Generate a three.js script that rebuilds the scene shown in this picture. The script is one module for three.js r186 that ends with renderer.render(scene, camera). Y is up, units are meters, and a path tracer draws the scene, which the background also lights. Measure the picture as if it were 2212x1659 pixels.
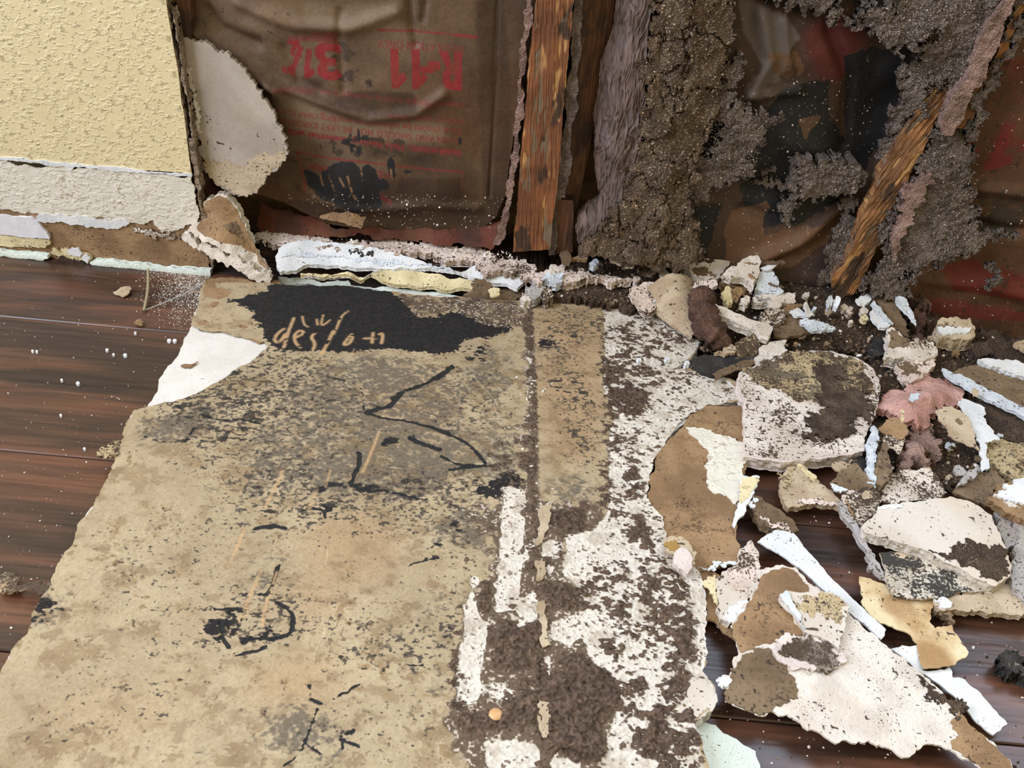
import * as THREE from 'three';
import { mergeGeometries } from 'three/addons/utils/BufferGeometryUtils.js';
import { RectAreaLightUniformsLib } from 'three/addons/lights/RectAreaLightUniformsLib.js';

/* ------------------------------------------------------------------ camera, sky, light, exposure */
const scene = new THREE.Scene();
const FOCAL = 1850, CX = 1106, CY = 829.5;                       // focal length in pixels of a 2212 x 1659 frame
const camera = new THREE.PerspectiveCamera(2 * Math.atan(CY / FOCAL) * 180 / Math.PI, 2212 / 1659, 0.02, 30);
camera.position.set(0, 0.49, 0.786);
camera.rotation.set(-37.5 * Math.PI / 180, 0, 5.3 * Math.PI / 180, 'YXZ');
scene.add(camera);
camera.updateMatrixWorld(true);

scene.background = new THREE.Color(0.62, 0.74, 0.95);            // overcast sky outside the windows
const renderer = new THREE.WebGLRenderer();
renderer.toneMapping = THREE.LinearToneMapping;
renderer.toneMappingExposure = 0.77;
renderer.shadowMap.enabled = true;
RectAreaLightUniformsLib.init();
// daylight of the two windows: a tall one in the wall on the left, a wider one above the damaged wall on the right
function windowLight(x, y, z, w, h, tx, ty, tz, color, power) {
  const l = new THREE.RectAreaLight(color, power, w, h);
  l.position.set(x, y, z); l.lookAt(tx, ty, tz); l.castShadow = true; scene.add(l);
  return l;
}
windowLight(-1.57, 1.35, 0.95, 1.3, 1.4, 0, 1.15, 0.95, 0xe6edff, 16);
windowLight(0.62, 1.02, 0.03, 1.0, 1.0, 0.62, 1.02, 1, 0xd8e6ff, 7);

/* ------------------------------------------------------------------ survey: photo points on planes of the room, in metres */
function ray(px, py) {
  return new THREE.Vector3((px - CX) / FOCAL, (CY - py) / FOCAL, -1).applyQuaternion(camera.quaternion);
}
const floorPt = (px, py, h = 0) => { const d = ray(px, py), t = (h - camera.position.y) / d.y; return [camera.position.x + d.x * t, camera.position.z + d.z * t]; };
const wallPt = (px, py, z = 0) => { const d = ray(px, py), t = (z - camera.position.z) / d.z; return [camera.position.x + d.x * t, camera.position.y + d.y * t]; };

/* ------------------------------------------------------------------ numbers and noise */
let seed = 12345;
const rnd = () => { seed = (seed * 1664525 + 1013904223) >>> 0; return seed / 4294967296; };
const rr = (a, b) => a + (b - a) * rnd();
const TAB = new Float32Array(65536); for (let i = 0; i < 65536; i++) TAB[i] = rnd();
const sm = (a, b, x) => { const t = Math.min(1, Math.max(0, (x - a) / (b - a))); return t * t * (3 - 2 * t); };
const cl = (x, a = 0, b = 1) => x < a ? a : x > b ? b : x;
function vn(x, y, p = 256) {                                       // value noise, repeats after p cells
  let xi = x >= 0 ? x | 0 : Math.floor(x), yi = y >= 0 ? y | 0 : Math.floor(y), fx = x - xi, fy = y - yi;
  fx = fx * fx * (3 - 2 * fx); fy = fy * fy * (3 - 2 * fy);
  let x1, y1;
  if ((p & (p - 1)) === 0) { const m = p - 1; x1 = (xi + 1) & m; y1 = (yi + 1) & m; xi &= m; yi &= m; }
  else { if (xi < 0) xi += p * 4096; if (yi < 0) yi += p * 4096; xi %= p; yi %= p; x1 = xi + 1 === p ? 0 : xi + 1; y1 = yi + 1 === p ? 0 : yi + 1; }
  yi <<= 8; y1 <<= 8;
  const a = TAB[yi + xi], b = TAB[yi + x1], c = TAB[y1 + xi], d = TAB[y1 + x1];
  return a + (b - a) * fx + (c - a + (a - b - c + d) * fx) * fy;
}
function fbm(x, y, o = 4, p = 256) {
  let s = 0, a = 0.5, n = 0; const free = p === 256;                // octaves of the endless kind are shifted against each other
  for (let i = 0; i < o; i++) { s += a * (free ? vn(x + i * 17.3, y + i * 9.7, 256) : vn(x, y, p)); n += a; a *= 0.5; x *= 2; y *= 2; if (p < 256) { p *= 2; if (p > 256) p = 256; } }
  return s / n;
}

/* ------------------------------------------------------------------ textures (colour and fine relief of the stuff things are made of) */
function texture(w, h, data, srgb) {
  const t = new THREE.DataTexture(data, w, h, THREE.RGBAFormat);
  t.wrapS = t.wrapT = THREE.RepeatWrapping; t.magFilter = THREE.LinearFilter; t.minFilter = THREE.LinearMipmapLinearFilter; t.generateMipmaps = true;
  if (srgb) t.colorSpace = THREE.SRGBColorSpace;
  t.needsUpdate = true; return t;
}
// fn(u, v, out): out = [r, g, b (sRGB 0..255), height 0..1]
function paint(w, h, fn, relief = true) {
  const c = new Uint8Array(w * h * 4), hw = w >> 1, hh = h >> 1, b = relief ? new Uint8Array(hw * hh * 4) : null, o = [0, 0, 0, 0.5];   // relief at half the resolution
  for (let y = 0; y < h; y++) for (let x = 0; x < w; x++) {
    fn(x / w, y / h, o, x, y); const i = (y * w + x) * 4;
    c[i] = cl(o[0], 0, 255); c[i + 1] = cl(o[1], 0, 255); c[i + 2] = cl(o[2], 0, 255); c[i + 3] = 255;
    if (b && !(x & 1) && !(y & 1) && (x >> 1) < hw && (y >> 1) < hh) { const k = ((y >> 1) * hw + (x >> 1)) * 4; b[k] = b[k + 1] = b[k + 2] = cl(o[3]) * 255; b[k + 3] = 255; }
  }
  return [texture(w, h, c, true), b ? texture(hw, hh, b, false) : null];
}
function material(maps, tile, bump, extra = {}) {
  const [c, b] = maps;
  for (const t of [c, b]) if (t) t.repeat.set(1 / tile[0], 1 / tile[1]);
  return new THREE.MeshStandardMaterial({ map: c, bumpMap: b, bumpScale: bump, roughness: 0.9, metalness: 0, ...extra });
}
const mix = (o, r, g, b, a) => { o[0] += (r - o[0]) * a; o[1] += (g - o[1]) * a; o[2] += (b - o[2]) * a; };

// fields of noise shared by all stuffs, 1024 x 1024, tiling
const field = fn => { const a = new Float32Array(1048576); for (let y = 0; y < 1024; y++) for (let x = 0; x < 1024; x++) a[y * 1024 + x] = fn(x / 1024, y / 1024); return a; };
const N8 = field((u, v) => fbm(u * 8, v * 8, 5, 8)), N4 = field((u, v) => fbm(u * 4, v * 4, 5, 4)), F128 = field((u, v) => vn(u * 128, v * 128, 128)), F256 = field((u, v) => vn(u * 256, v * 256, 256));
const FIB = field((u, v) => fbm(u * 8 + N8[0], v * 64, 3, 8) - .5 + (vn(u * 32, v * 200, 8) - .5) * .5), S90 = field((u, v) => vn(u * 90, v * 90, 90)), S220 = field((u, v) => vn(u * 220, v * 220, 220));
const B32 = field((u, v) => fbm(u * 32, v * 32, 4, 32)), B64 = field((u, v) => fbm(u * 64, v * 64, 2, 64));
const look = (F, cells, x, y) => F[((y * 1024 / cells) & 1023) * 1024 + ((x * 1024 / cells) & 1023)];   // x, y in cells of that field
// a generic torn-paper / plaster stuff: base colours, dirt specks, stains
function stuff(size, A, B, { speck = 0, speckCol = [58, 46, 36], stain = 0, stainCol = [120, 95, 66], fibre = 0, grain = 6, dirt = 0, dirtCol = [74, 58, 45], mould = 0, pit = 0.3, off = 0 } = {}) {
  const st = size > 800 ? 1 : 2; size = 1024 / st;
  const at = (F, x, y, dx = 0, dy = 0) => F[((y * st + dy + off * 131) & 1023) * 1024 + ((x * st + dx + off * 97) & 1023)];
  return paint(size, size, (u, v, o, x, y) => {
    const n = at(N8, x, y), f = at(F128, x, y), g = at(F256, x, y), k = sm(0.3, 0.7, n);
    o[0] = A[0] + (B[0] - A[0]) * k; o[1] = A[1] + (B[1] - A[1]) * k; o[2] = A[2] + (B[2] - A[2]) * k;
    let hgt = 0.5 + (n - 0.5) * 0.4 + (f - 0.5) * pit + (g - 0.5) * pit * 0.6;
    const j = (g - 0.5) * grain * 2; o[0] += j; o[1] += j; o[2] += j;
    if (fibre) { const w = at(FIB, x, y); o[0] += w * fibre; o[1] += w * fibre; o[2] += w * fibre; hgt += w * 0.3; }
    if (stain) mix(o, ...stainCol, sm(0.5, 0.62, at(N4, x, y, 300, 77)) * stain);
    if (mould) mix(o, 38, 38, 36, sm(0.52, 0.6, at(N8, x, y, 500, 210) * 0.75 + at(F128, x, y, 40) * .2 + at(F256, x, y, 9, 77) * .1) * mould);
    if (dirt) { const s = sm(1 - dirt - .05, 1 - dirt + .05, at(N8, x, y, 222, 640) * 0.7 + f * 0.2 + g * 0.2); mix(o, dirtCol[0] + j, dirtCol[1] + j, dirtCol[2] + j, s); hgt += s * .3; }
    if (speck) { const d = at(N8, x, y, 700, 150) * .25, s = Math.max(sm(1.16 - speck * .42, 1.2 - speck * .42, at(S90, x, y) + d), sm(1.17 - speck * .42, 1.21 - speck * .42, at(S220, x, y, 33) + d)); mix(o, ...speckCol, s * .9); hgt -= s * .15; }
    o[3] = hgt;
  });
}
const M = {};
M.core = material(stuff(768, [224, 221, 216], [214, 210, 204], { speck: .12, grain: 4, pit: .25, off: 5 }), [.16, .16], .0006);
M.gypsum = material(stuff(768, [222, 213, 203], [200, 190, 178], { speck: .34, stain: .3, stainCol: [196, 178, 158] }), [.16, .16], .0012);
M.gypsum_pink = material(stuff(768, [222, 205, 195], [200, 182, 170], { speck: .5, dirt: .34, off: 3 }), [.18, .18], .0015);
M.gypsum_dirty = material(stuff(1024, [222, 210, 197], [190, 176, 160], { speck: .6, dirt: .44, off: 7 }), [.2, .2], .0018);
M.gypsum_mid = material(stuff(1024, [220, 211, 202], [196, 184, 172], { speck: .5, dirt: .34, off: 11 }), [.22, .22], .0016);
M.white = material(stuff(768, [228, 230, 232], [212, 215, 218], { speck: .25, grain: 3, pit: .25 }), [.14, .14], .0007, { roughness: .75 });
M.bluewhite = material(stuff(512, [214, 222, 230], [192, 199, 208], { speck: .4, grain: 4 }), [.14, .14], .0010);
M.greenwhite = material(stuff(512, [218, 226, 218], [204, 214, 204], { speck: .2, grain: 3, pit: .4 }), [.16, .16], .0009);
M.grey = material(stuff(512, [176, 172, 170], [150, 146, 144], { speck: .45, stain: .2, off: 2 }), [.16, .16], .0009);
M.smooth = material(stuff(1024, [212, 204, 193], [198, 187, 173], { speck: .35, stain: .35, stainCol: [205, 180, 152], grain: 3, pit: .12 }), [.3, .3], .0006, { roughness: .7 });
M.tan = material(stuff(768, [192, 174, 148], [168, 148, 122], { speck: .36, stain: .35, fibre: 12, off: 1 }), [.2, .2], .0008);
M.tan_dirty = material(stuff(1024, [186, 166, 130], [160, 138, 104], { speck: .55, dirt: .42, mould: .5, fibre: 10, off: 5 }), [.2, .2], .0014);
M.moulded = material(stuff(768, [206, 198, 184], [176, 168, 152], { speck: .5, mould: .9, stain: .5, stainCol: [196, 160, 118], off: 9 }), [.16, .16], .0008);
M.blackened = material(stuff(512, [62, 58, 54], [34, 33, 32], { speck: .3, speckCol: [150, 140, 120], mould: .8, off: 4 }), [.12, .12], .0018);
M.kraft = material(stuff(1024, [158, 128, 94], [132, 104, 74], { speck: .34, fibre: 15, stain: .5, stainCol: [116, 90, 64], grain: 8, dirt: .28, dirtCol: [100, 78, 56], pit: .2, off: 2 }), [.2, .2], .0010);
M.kraft_grey = material(stuff(768, [128, 108, 84], [106, 86, 64], { speck: .45, fibre: 14, dirt: .3, stain: .3, stainCol: [92, 74, 56], off: 6 }), [.2, .2], .0008);
M.yellowpaper = material(stuff(512, [222, 204, 166], [178, 146, 102], { speck: .3, stain: .7, stainCol: [158, 122, 82], fibre: 8, off: 8 }), [.2, .2], .0006);
M.soil = material(stuff(1024, [92, 74, 58], [62, 48, 38], { speck: .5, speckCol: [30, 24, 20], grain: 18, pit: .7, dirt: .3, dirtCol: [118, 98, 78] }), [.12, .12], .0030);
M.fluff = material(stuff(768, [120, 107, 97], [84, 72, 64], { speck: .5, speckCol: [170, 158, 148], grain: 22, pit: .8, off: 3 }), [.10, .10], .0040, { roughness: 1 });
M.pink = material(stuff(512, [206, 164, 154], [184, 138, 127], { speck: .2, stain: .2, stainCol: [140, 100, 84], fibre: 20, off: 3 }), [.14, .14], .0030, { roughness: 1 });
M.brownfluff = material(stuff(512, [104, 76, 64], [72, 50, 42], { speck: .35, fibre: 26, grain: 12, off: 1 }), [.10, .10], .0040, { roughness: 1 });

/* ------------------------------------------------------------------ meshing: a ragged outline filled with a fine net, given thickness */
function pip(p, x, y) { let c = false; for (let i = 0, j = p.length - 1; i < p.length; j = i++) { const a = p[i], b = p[j]; if ((a[1] > y) !== (b[1] > y) && x < (b[0] - a[0]) * (y - a[1]) / (b[1] - a[1]) + a[0]) c = !c; } return c; }
function ragged(pts, step, amp) {                                   // midpoint displacement of an outline
  let p = pts;
  for (let k = 0; k < 7; k++) {
    const q = []; let split = false;
    for (let i = 0; i < p.length; i++) {
      const a = p[i], b = p[(i + 1) % p.length], L = Math.hypot(b[0] - a[0], b[1] - a[1]);
      q.push(a);
      if (L > step) { split = true; const d = rr(-1, 1) * amp * Math.min(L, .03) * (L < .012 ? 1.8 : 1), nx = -(b[1] - a[1]) / L, ny = (b[0] - a[0]) / L; q.push([(a[0] + b[0]) / 2 + nx * d, (a[1] + b[1]) / 2 + ny * d]); }
    }
    p = q; if (!split) break;
  }
  return p;
}
function clipHalf(p, ax, c, keep) {
  const out = [];
  for (let i = 0; i < p.length; i++) {
    const a = p[i], b = p[(i + 1) % p.length], da = (a[ax] - c) * keep, db = (b[ax] - c) * keep;
    if (da >= 0) out.push(a);
    if ((da > 0 && db < 0) || (da < 0 && db > 0)) { const t = (c - a[ax]) / (b[ax] - a[ax]), q = [a[0] + (b[0] - a[0]) * t, a[1] + (b[1] - a[1]) * t]; q[ax] = c; out.push(q); }
  }
  return out;
}
function meshPoly(poly, s) {
  let x0 = 1e9, x1 = -1e9, y0 = 1e9, y1 = -1e9;
  for (const [x, y] of poly) { x0 = Math.min(x0, x); x1 = Math.max(x1, x); y0 = Math.min(y0, y); y1 = Math.max(y1, y); }
  x0 -= s * .37; y0 -= s * .41;
  const nx = Math.ceil((x1 - x0) / s) + 1, ny = Math.ceil((y1 - y0) / s) + 1, mark = new Uint8Array(nx * ny);
  for (let i = 0; i < poly.length; i++) {
    const a = poly[i], b = poly[(i + 1) % poly.length];
    const i0 = Math.floor((Math.min(a[0], b[0]) - x0) / s), i1 = Math.floor((Math.max(a[0], b[0]) - x0) / s), j0 = Math.floor((Math.min(a[1], b[1]) - y0) / s), j1 = Math.floor((Math.max(a[1], b[1]) - y0) / s);
    for (let j = j0; j <= j1; j++) for (let k = i0; k <= i1; k++) mark[j * nx + k] = 1;
  }
  const V = [], key = new Map(), T = [];
  const vid = (x, y) => { const k = Math.round(x * 1e6) + ',' + Math.round(y * 1e6); let i = key.get(k); if (i === undefined) { i = V.length; V.push([x, y]); key.set(k, i); } return i; };
  for (let j = 0; j < ny; j++) {
    const ya = y0 + j * s, yb = y0 + (j + 1) * s; let rowPoly = null;
    for (let i = 0; i < nx; i++) {
      const xa = x0 + i * s, xb = x0 + (i + 1) * s;
      if (!mark[j * nx + i]) {
        if (!pip(poly, xa + s / 2, ya + s / 2)) continue;
        const a = vid(xa, ya), b = vid(xb, ya), c = vid(xb, yb), d = vid(xa, yb);
        if ((i + j) & 1) T.push(a, b, c, a, c, d); else T.push(a, b, d, b, c, d);
      } else {
        rowPoly ??= clipHalf(clipHalf(poly, 1, ya, 1), 1, yb, -1);
        let q = clipHalf(clipHalf(rowPoly, 0, xa, 1), 0, xb, -1);
        q = q.filter((p, n) => { const r = q[(n + 1) % q.length]; return Math.abs(p[0] - r[0]) + Math.abs(p[1] - r[1]) > 2e-6; });
        if (q.length < 3) continue;
        if (THREE.ShapeUtils.area(q.map(p => ({ x: p[0], y: p[1] }))) < 0) q.reverse();
        for (const [a, b, c] of THREE.ShapeUtils.triangulateShape(q.map(p => new THREE.Vector2(p[0], p[1])), [])) {
          const A = q[a], B = q[b], C = q[c], ar = (B[0] - A[0]) * (C[1] - A[1]) - (C[0] - A[0]) * (B[1] - A[1]);
          if (Math.abs(ar) < 1e-12) continue;
          const ia = vid(...A), ib = vid(...B), ic = vid(...C);
          if (ia !== ib && ib !== ic && ia !== ic) ar > 0 ? T.push(ia, ib, ic) : T.push(ia, ic, ib);
        }
      }
    }
  }
  const E = new Map();
  for (let i = 0; i < T.length; i += 3) for (let k = 0; k < 3; k++) { const a = T[i + k], b = T[i + (k + 1) % 3], f = a + '_' + b, g = b + '_' + a; if (E.has(g)) E.delete(g); else E.set(f, [a, b]); }
  return { V, T, E: [...E.values()] };
}
// solid sheet over the net: top at f(u, v), underside t below; wall pieces stand in the x-y plane, floor pieces lie in x-z
function solid({ V, T, E }, f, t, wall, under = null, turn = 0) {
  const P = (u, v, h) => wall ? [u, v, h] : [u, h, v];
  const pos = [], nor = [], uv = [], idx = [];
  const e = 4e-4, top = V.map(([u, v]) => f(u, v)), c = Math.cos(turn), s = Math.sin(turn);
  const UV = (u, v) => uv.push(u * c + v * s, (-u * s + v * c) * (wall ? -1 : 1));
  V.forEach(([u, v], i) => {
    pos.push(...P(u, v, top[i])); UV(u, v);
    const gu = (f(u + e, v) - f(u - e, v)) / (2 * e), gv = (f(u, v + e) - f(u, v - e)) / (2 * e), L = Math.hypot(gu, gv, 1); nor.push(...P(-gu / L, -gv / L, 1 / L));
  });
  for (let i = 0; i < T.length; i += 3) wall ? idx.push(T[i], T[i + 1], T[i + 2]) : idx.push(T[i], T[i + 2], T[i + 1]);
  if (t > 0) {
    const n = V.length;
    const bot = V.map(([u, v], i) => under ? Math.min(under(u, v), top[i] - 1e-4) : top[i] - t);
    V.forEach(([u, v], i) => { pos.push(...P(u, v, bot[i])); UV(u, v); nor.push(-nor[i * 3], -nor[i * 3 + 1], -nor[i * 3 + 2]); });
    for (let i = 0; i < T.length; i += 3) wall ? idx.push(n + T[i], n + T[i + 2], n + T[i + 1]) : idx.push(n + T[i], n + T[i + 1], n + T[i + 2]);
    // broken edge: a few rows between top and underside, pushed in and out unevenly so that thick pieces snap rather than look cut
    const out = new Map(), rows = t > .0028 ? 4 : 1, chip = Math.min(.0013, t * .13);
    for (const [a, b] of E) { const A = V[a], B = V[b], L = Math.hypot(B[0] - A[0], B[1] - A[1]) || 1, nu = (B[1] - A[1]) / L, nv = -(B[0] - A[0]) / L; for (const q of [a, b]) { const r = out.get(q) ?? [0, 0]; r[0] += nu; r[1] += nv; out.set(q, r); } }
    const rim = (q, k) => { const r = out.get(q), L = Math.hypot(r[0], r[1]) || 1, [u, v] = V[q], d = k && rows > 1 ? (fbm(u * 260 + 50 + k * 5.3, v * 260 + 50 - k * 3.7, 2) - .5) * 2.4 * chip - chip * .25 * k : 0; return P(u + r[0] / L * d, v + r[1] / L * d, top[q] + (bot[q] - top[q]) * k / rows); };
    for (const [a, b] of E) for (let r = 0; r < rows; r++) {
      const A = V[a], B = V[b], k = pos.length / 3, q = [rim(a, r), rim(b, r), rim(b, r + 1), rim(a, r + 1)], e1 = q[1].map((x, i) => x - q[0][i]), e2 = q[3].map((x, i) => x - q[0][i]);
      let nn = [e1[1] * e2[2] - e1[2] * e2[1], e1[2] * e2[0] - e1[0] * e2[2], e1[0] * e2[1] - e1[1] * e2[0]]; const m = out.get(a), L = Math.hypot(...nn) || 1, sg = nn[0] * P(m[0], m[1], 0)[0] + nn[1] * P(m[0], m[1], 0)[1] + nn[2] * P(m[0], m[1], 0)[2] < 0 ? -1 : 1; nn = nn.map(x => x / L * sg);
      for (const p of q) { pos.push(...p); nor.push(...nn); }
      const w = A[0] + A[1], l = Math.hypot(B[0] - A[0], B[1] - A[1]), h0 = t * r / rows, h1 = t * (r + 1) / rows; uv.push(w, h0, w + l, h0, w + l, h1, w, h1);
      wall ? idx.push(k, k + 3, k + 1, k + 1, k + 3, k + 2) : idx.push(k, k + 1, k + 3, k + 1, k + 2, k + 3);
    }
  }
  const g = new THREE.BufferGeometry();
  g.setAttribute('position', new THREE.Float32BufferAttribute(pos, 3)); g.setAttribute('normal', new THREE.Float32BufferAttribute(nor, 3)); g.setAttribute('uv', new THREE.Float32BufferAttribute(uv, 2)); g.setIndex(idx);
  return g;
}
// smooth surface through control points (u, v, h): least-squares plane plus inverse-distance remainder
function surface(C, noise) {
  let n = C.length, su = 0, sv = 0, sh = 0; for (const c of C) { su += c[0]; sv += c[1]; sh += c[2]; } su /= n; sv /= n; sh /= n;
  let a = 1e-9, b = 0, d = 1e-9, p = 0, q = 0; for (const c of C) { const u = c[0] - su, v = c[1] - sv, h = c[2] - sh; a += u * u; b += u * v; d += v * v; p += u * h; q += v * h; }
  a += n * 4e-6; d += n * 4e-6;                                      // keeps thin slivers from tipping over
  const D = a * d - b * b, gu = cl((p * d - q * b) / D, -.9, .9), gv = cl((q * a - p * b) / D, -.9, .9);
  const R = C.map(c => [c[0], c[1], c[2] - sh - gu * (c[0] - su) - gv * (c[1] - sv)]), flat = R.every(r => Math.abs(r[2]) < 1e-5);
  const rad2 = (a + d) / n * .02;
  return (u, v) => {
    let h = sh + gu * (u - su) + gv * (v - sv);
    if (!flat) { let w = 0, s = 0; for (const r of R) { const k = 1 / Math.pow((u - r[0]) ** 2 + (v - r[1]) ** 2 + rad2, 1.6); w += k; s += k * r[2]; } h += s / w; }
    return noise ? h + noise(u, v) : h;
  };
}

/* ------------------------------------------------------------------ naming and building things */
const taken = {};
function named(o, n) { const k = taken[n] = (taken[n] ?? -1) + 1; o.name = k ? n + '_' + String(k).padStart(3, '0') : n; return o; }
function tag(o, label, category, group) { o.userData.label = label; if (category) o.userData.category = category; if (group) o.userData.group = group; return o; }
function mesh(n, g, m, parent) { const o = new THREE.Mesh(g, m); o.castShadow = o.receiveShadow = true; if (parent) { o.name = n; parent.add(o); } else { named(o, n); scene.add(o); } return o; }
const structure = (o) => { o.userData.kind = 'structure'; return o; };
const roughness = (amp, freq, oct = 3, ox = 0) => (u, v) => amp * (fbm(u * freq + 40 + ox, v * freq + 40 - ox, oct) - .5) * 2;

/* piece(): one broken-off thing traced by its outline.
   o: flat outline [px, py, ...]; h: height in mm above the floor (or depth in mm in front of the wall face), one number or one per point; c: extra [px, py, mm] inside;
   t: thickness mm; rag: raggedness; amp/freq: roughness of the surface; faces: further layers on it (paper, paint), each with its own outline */
const REG = {};
function piece(n, label, category, opt) {
  const { o, h = 12, t = 2, m = M.gypsum, rag = .12, step = .003, s = 0, amp = .4, freq = 60, oct = 3, wall = false, faces = [], c = [], group, part = null, parent = null, base = null, under = null, turn = 0, ox = rnd() * 20, fn = null } = opt;
  const at = wall ? wallPt : floorPt, pts = [];
  for (let i = 0; i < o.length; i += 2) { const hh = (Array.isArray(h) ? h[(i / 2) % h.length] : h) / 1000, [u, v] = at(o[i], o[i + 1], hh); pts.push([u, v, hh]); }
  const ctl = pts.concat(c.map(([x, y, mm]) => { const [u, v] = at(x, y, mm / 1000); return [u, v, mm / 1000]; }));
  const rough = amp ? roughness(amp / 1000, freq, oct, ox) : null;
  const f = base ?? surface(ctl, fn ? (u, v) => fn(u, v) + (rough ? rough(u, v) : 0) : rough);
  let x0 = 1e9, x1 = -1e9, y0 = 1e9, y1 = -1e9; for (const [x, y] of pts) { x0 = Math.min(x0, x); x1 = Math.max(x1, x); y0 = Math.min(y0, y); y1 = Math.max(y1, y); }
  const size = Math.max(x1 - x0, y1 - y0), sp = s || cl(size / 26, .0012, .006);
  const g = solid(meshPoly(ragged(pts.map(p => [p[0], p[1]]), Math.max(step, size / 160), rag), sp), f, t / 1000, wall, under ? () => under : null, turn);
  g.computeBoundingBox(); const b = g.boundingBox, ctr = new THREE.Vector3((b.min.x + b.max.x) / 2, b.min.y, (b.min.z + b.max.z) / 2);
  if (parent) return { o: mesh(part ?? n, g.translate(-parent.position.x, -parent.position.y, -parent.position.z), m, parent), f };
  let root;
  if (!faces.length) { root = mesh(n, g.translate(-ctr.x, -ctr.y, -ctr.z), m); root.position.copy(ctr); }
  else { root = new THREE.Group(); named(root, n); root.position.copy(ctr); scene.add(root); mesh(part ?? 'gypsum_core', g.translate(-ctr.x, -ctr.y, -ctr.z), m, root); }
  tag(root, label, category, group); REG[root.name] = { f, wall, hm: ctl.reduce((q, p) => q + p[2], 0) / ctl.length };
  for (const F of faces) layer(root, f, { wall, ox, hm: ctl.reduce((q, p) => q + p[2], 0) / ctl.length, ...F });
  return { o: root, f };
}
// a layer of paper, paint, dirt ... lying on the surface f of a thing
function layer(root, f, { n = 'paper_face', o, m, t = .5, lift = 0, rag = .15, amp = 0, freq = 90, wall, hm, label, s = 0, step = .0025, ox = 0, peel = null, turn = 0 }) {
  const at = wall ? wallPt : floorPt, pts = [];
  for (let i = 0; i < o.length; i += 2) { let h = hm, uv; for (let k = 0; k < 4; k++) { uv = at(o[i], o[i + 1], h); h = f(uv[0], uv[1]); } pts.push(uv); }
  const rough = amp ? roughness(amp / 1000, freq, 3, ox + 5) : null;
  let x0 = 1e9, x1 = -1e9; for (const [x, y] of pts) { x0 = Math.min(x0, x, ); x1 = Math.max(x1, x); }
  const sp = s || cl((x1 - x0) / 22, .0012, .005);
  const F = (u, v) => f(u, v) + (t + lift) / 1000 + (rough ? Math.abs(rough(u, v)) : 0) + (peel ? peel(u, v) : 0);
  const g = solid(meshPoly(ragged(pts, step, rag), sp), F, t / 1000 + (lift ? 0 : .0002) + (amp ? amp / 1000 : 0), wall, null, turn).translate(-root.position.x, -root.position.y, -root.position.z);
  const q = mesh(n, g, m, root); if (label) q.userData.label = label; return { o: q, f: F };
}
// crumbs: many tiny angular grains strewn over places that place() returns ([x, y, z, size]); nobody could count them
const GRAIN = [0, 1, 2].map(k => { const g = new THREE.IcosahedronGeometry(1, 0), p = g.attributes.position; for (let i = 0; i < p.count; i++) { const q = [p.getX(i), p.getY(i), p.getZ(i)], w = .7 + .6 * vn(q[0] * 3 + k * 9 + 20, q[1] * 3 + q[2] * 5 + 20); p.setXYZ(i, q[0] * w, q[1] * w * .7, q[2] * w); } g.computeVertexNormals(); return g; });
function crumbs(n, label, category, count, place, m, colors, parent = null, kindG = 0) {
  const im = new THREE.InstancedMesh(GRAIN[kindG], m, count), mt = new THREE.Matrix4(), q = new THREE.Quaternion(), e = new THREE.Euler(), col = new THREE.Color();
  for (let i = 0; i < count; i++) {
    const [x, y, z, s] = place(i); e.set(rr(0, 6), rr(0, 6), rr(0, 6)); q.setFromEuler(e);
    mt.compose(new THREE.Vector3(x, y, z), q, new THREE.Vector3(s * rr(.7, 1.3), s * rr(.7, 1.2), s * rr(.7, 1.3))); im.setMatrixAt(i, mt);
    const c = colors[Math.floor(rnd() * colors.length)]; im.setColorAt(i, col.set(c));
  }
  im.castShadow = im.receiveShadow = true; im.userData.kind = 'stuff';
  if (parent) { im.name = n; parent.add(im); } else { named(im, n); scene.add(im); tag(im, label, category); }
  return im;
}
// grains strewn over a thing inside a traced outline
function strew(n, label, category, count, over, o, smin, smax, colors, keep = null, drop = .3) {
  const P = []; let x0 = 1e9, x1 = -1e9, y0 = 1e9, y1 = -1e9; for (let i = 0; i < o.length; i += 2) { P.push([o[i], o[i + 1]]); x0 = Math.min(x0, o[i]); x1 = Math.max(x1, o[i]); y0 = Math.min(y0, o[i + 1]); y1 = Math.max(y1, o[i + 1]); }
  const R = REG[over] ?? { f: () => 0, wall: false, hm: 0 }, at = R.wall ? wallPt : floorPt;
  return crumbs(n, label, category, count, () => {
    let x, y, k = 0; do { x = rr(x0, x1); y = rr(y0, y1); } while ((!pip(P, x, y) || (keep && !keep(x, y))) && k++ < 400);
    let h = R.hm, uv; for (let q = 0; q < 4; q++) { uv = at(x, y, h); h = R.f(uv[0], uv[1]); }
    const s = smin + (smax - smin) * Math.pow(rnd(), 3); return R.wall ? [uv[0], uv[1], h + s * drop, s] : [uv[0], h + s * drop, uv[1], s];
  }, M.grain, colors);
}
M.grain = new THREE.MeshStandardMaterial({ color: 0xffffff, roughness: .95 });
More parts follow.
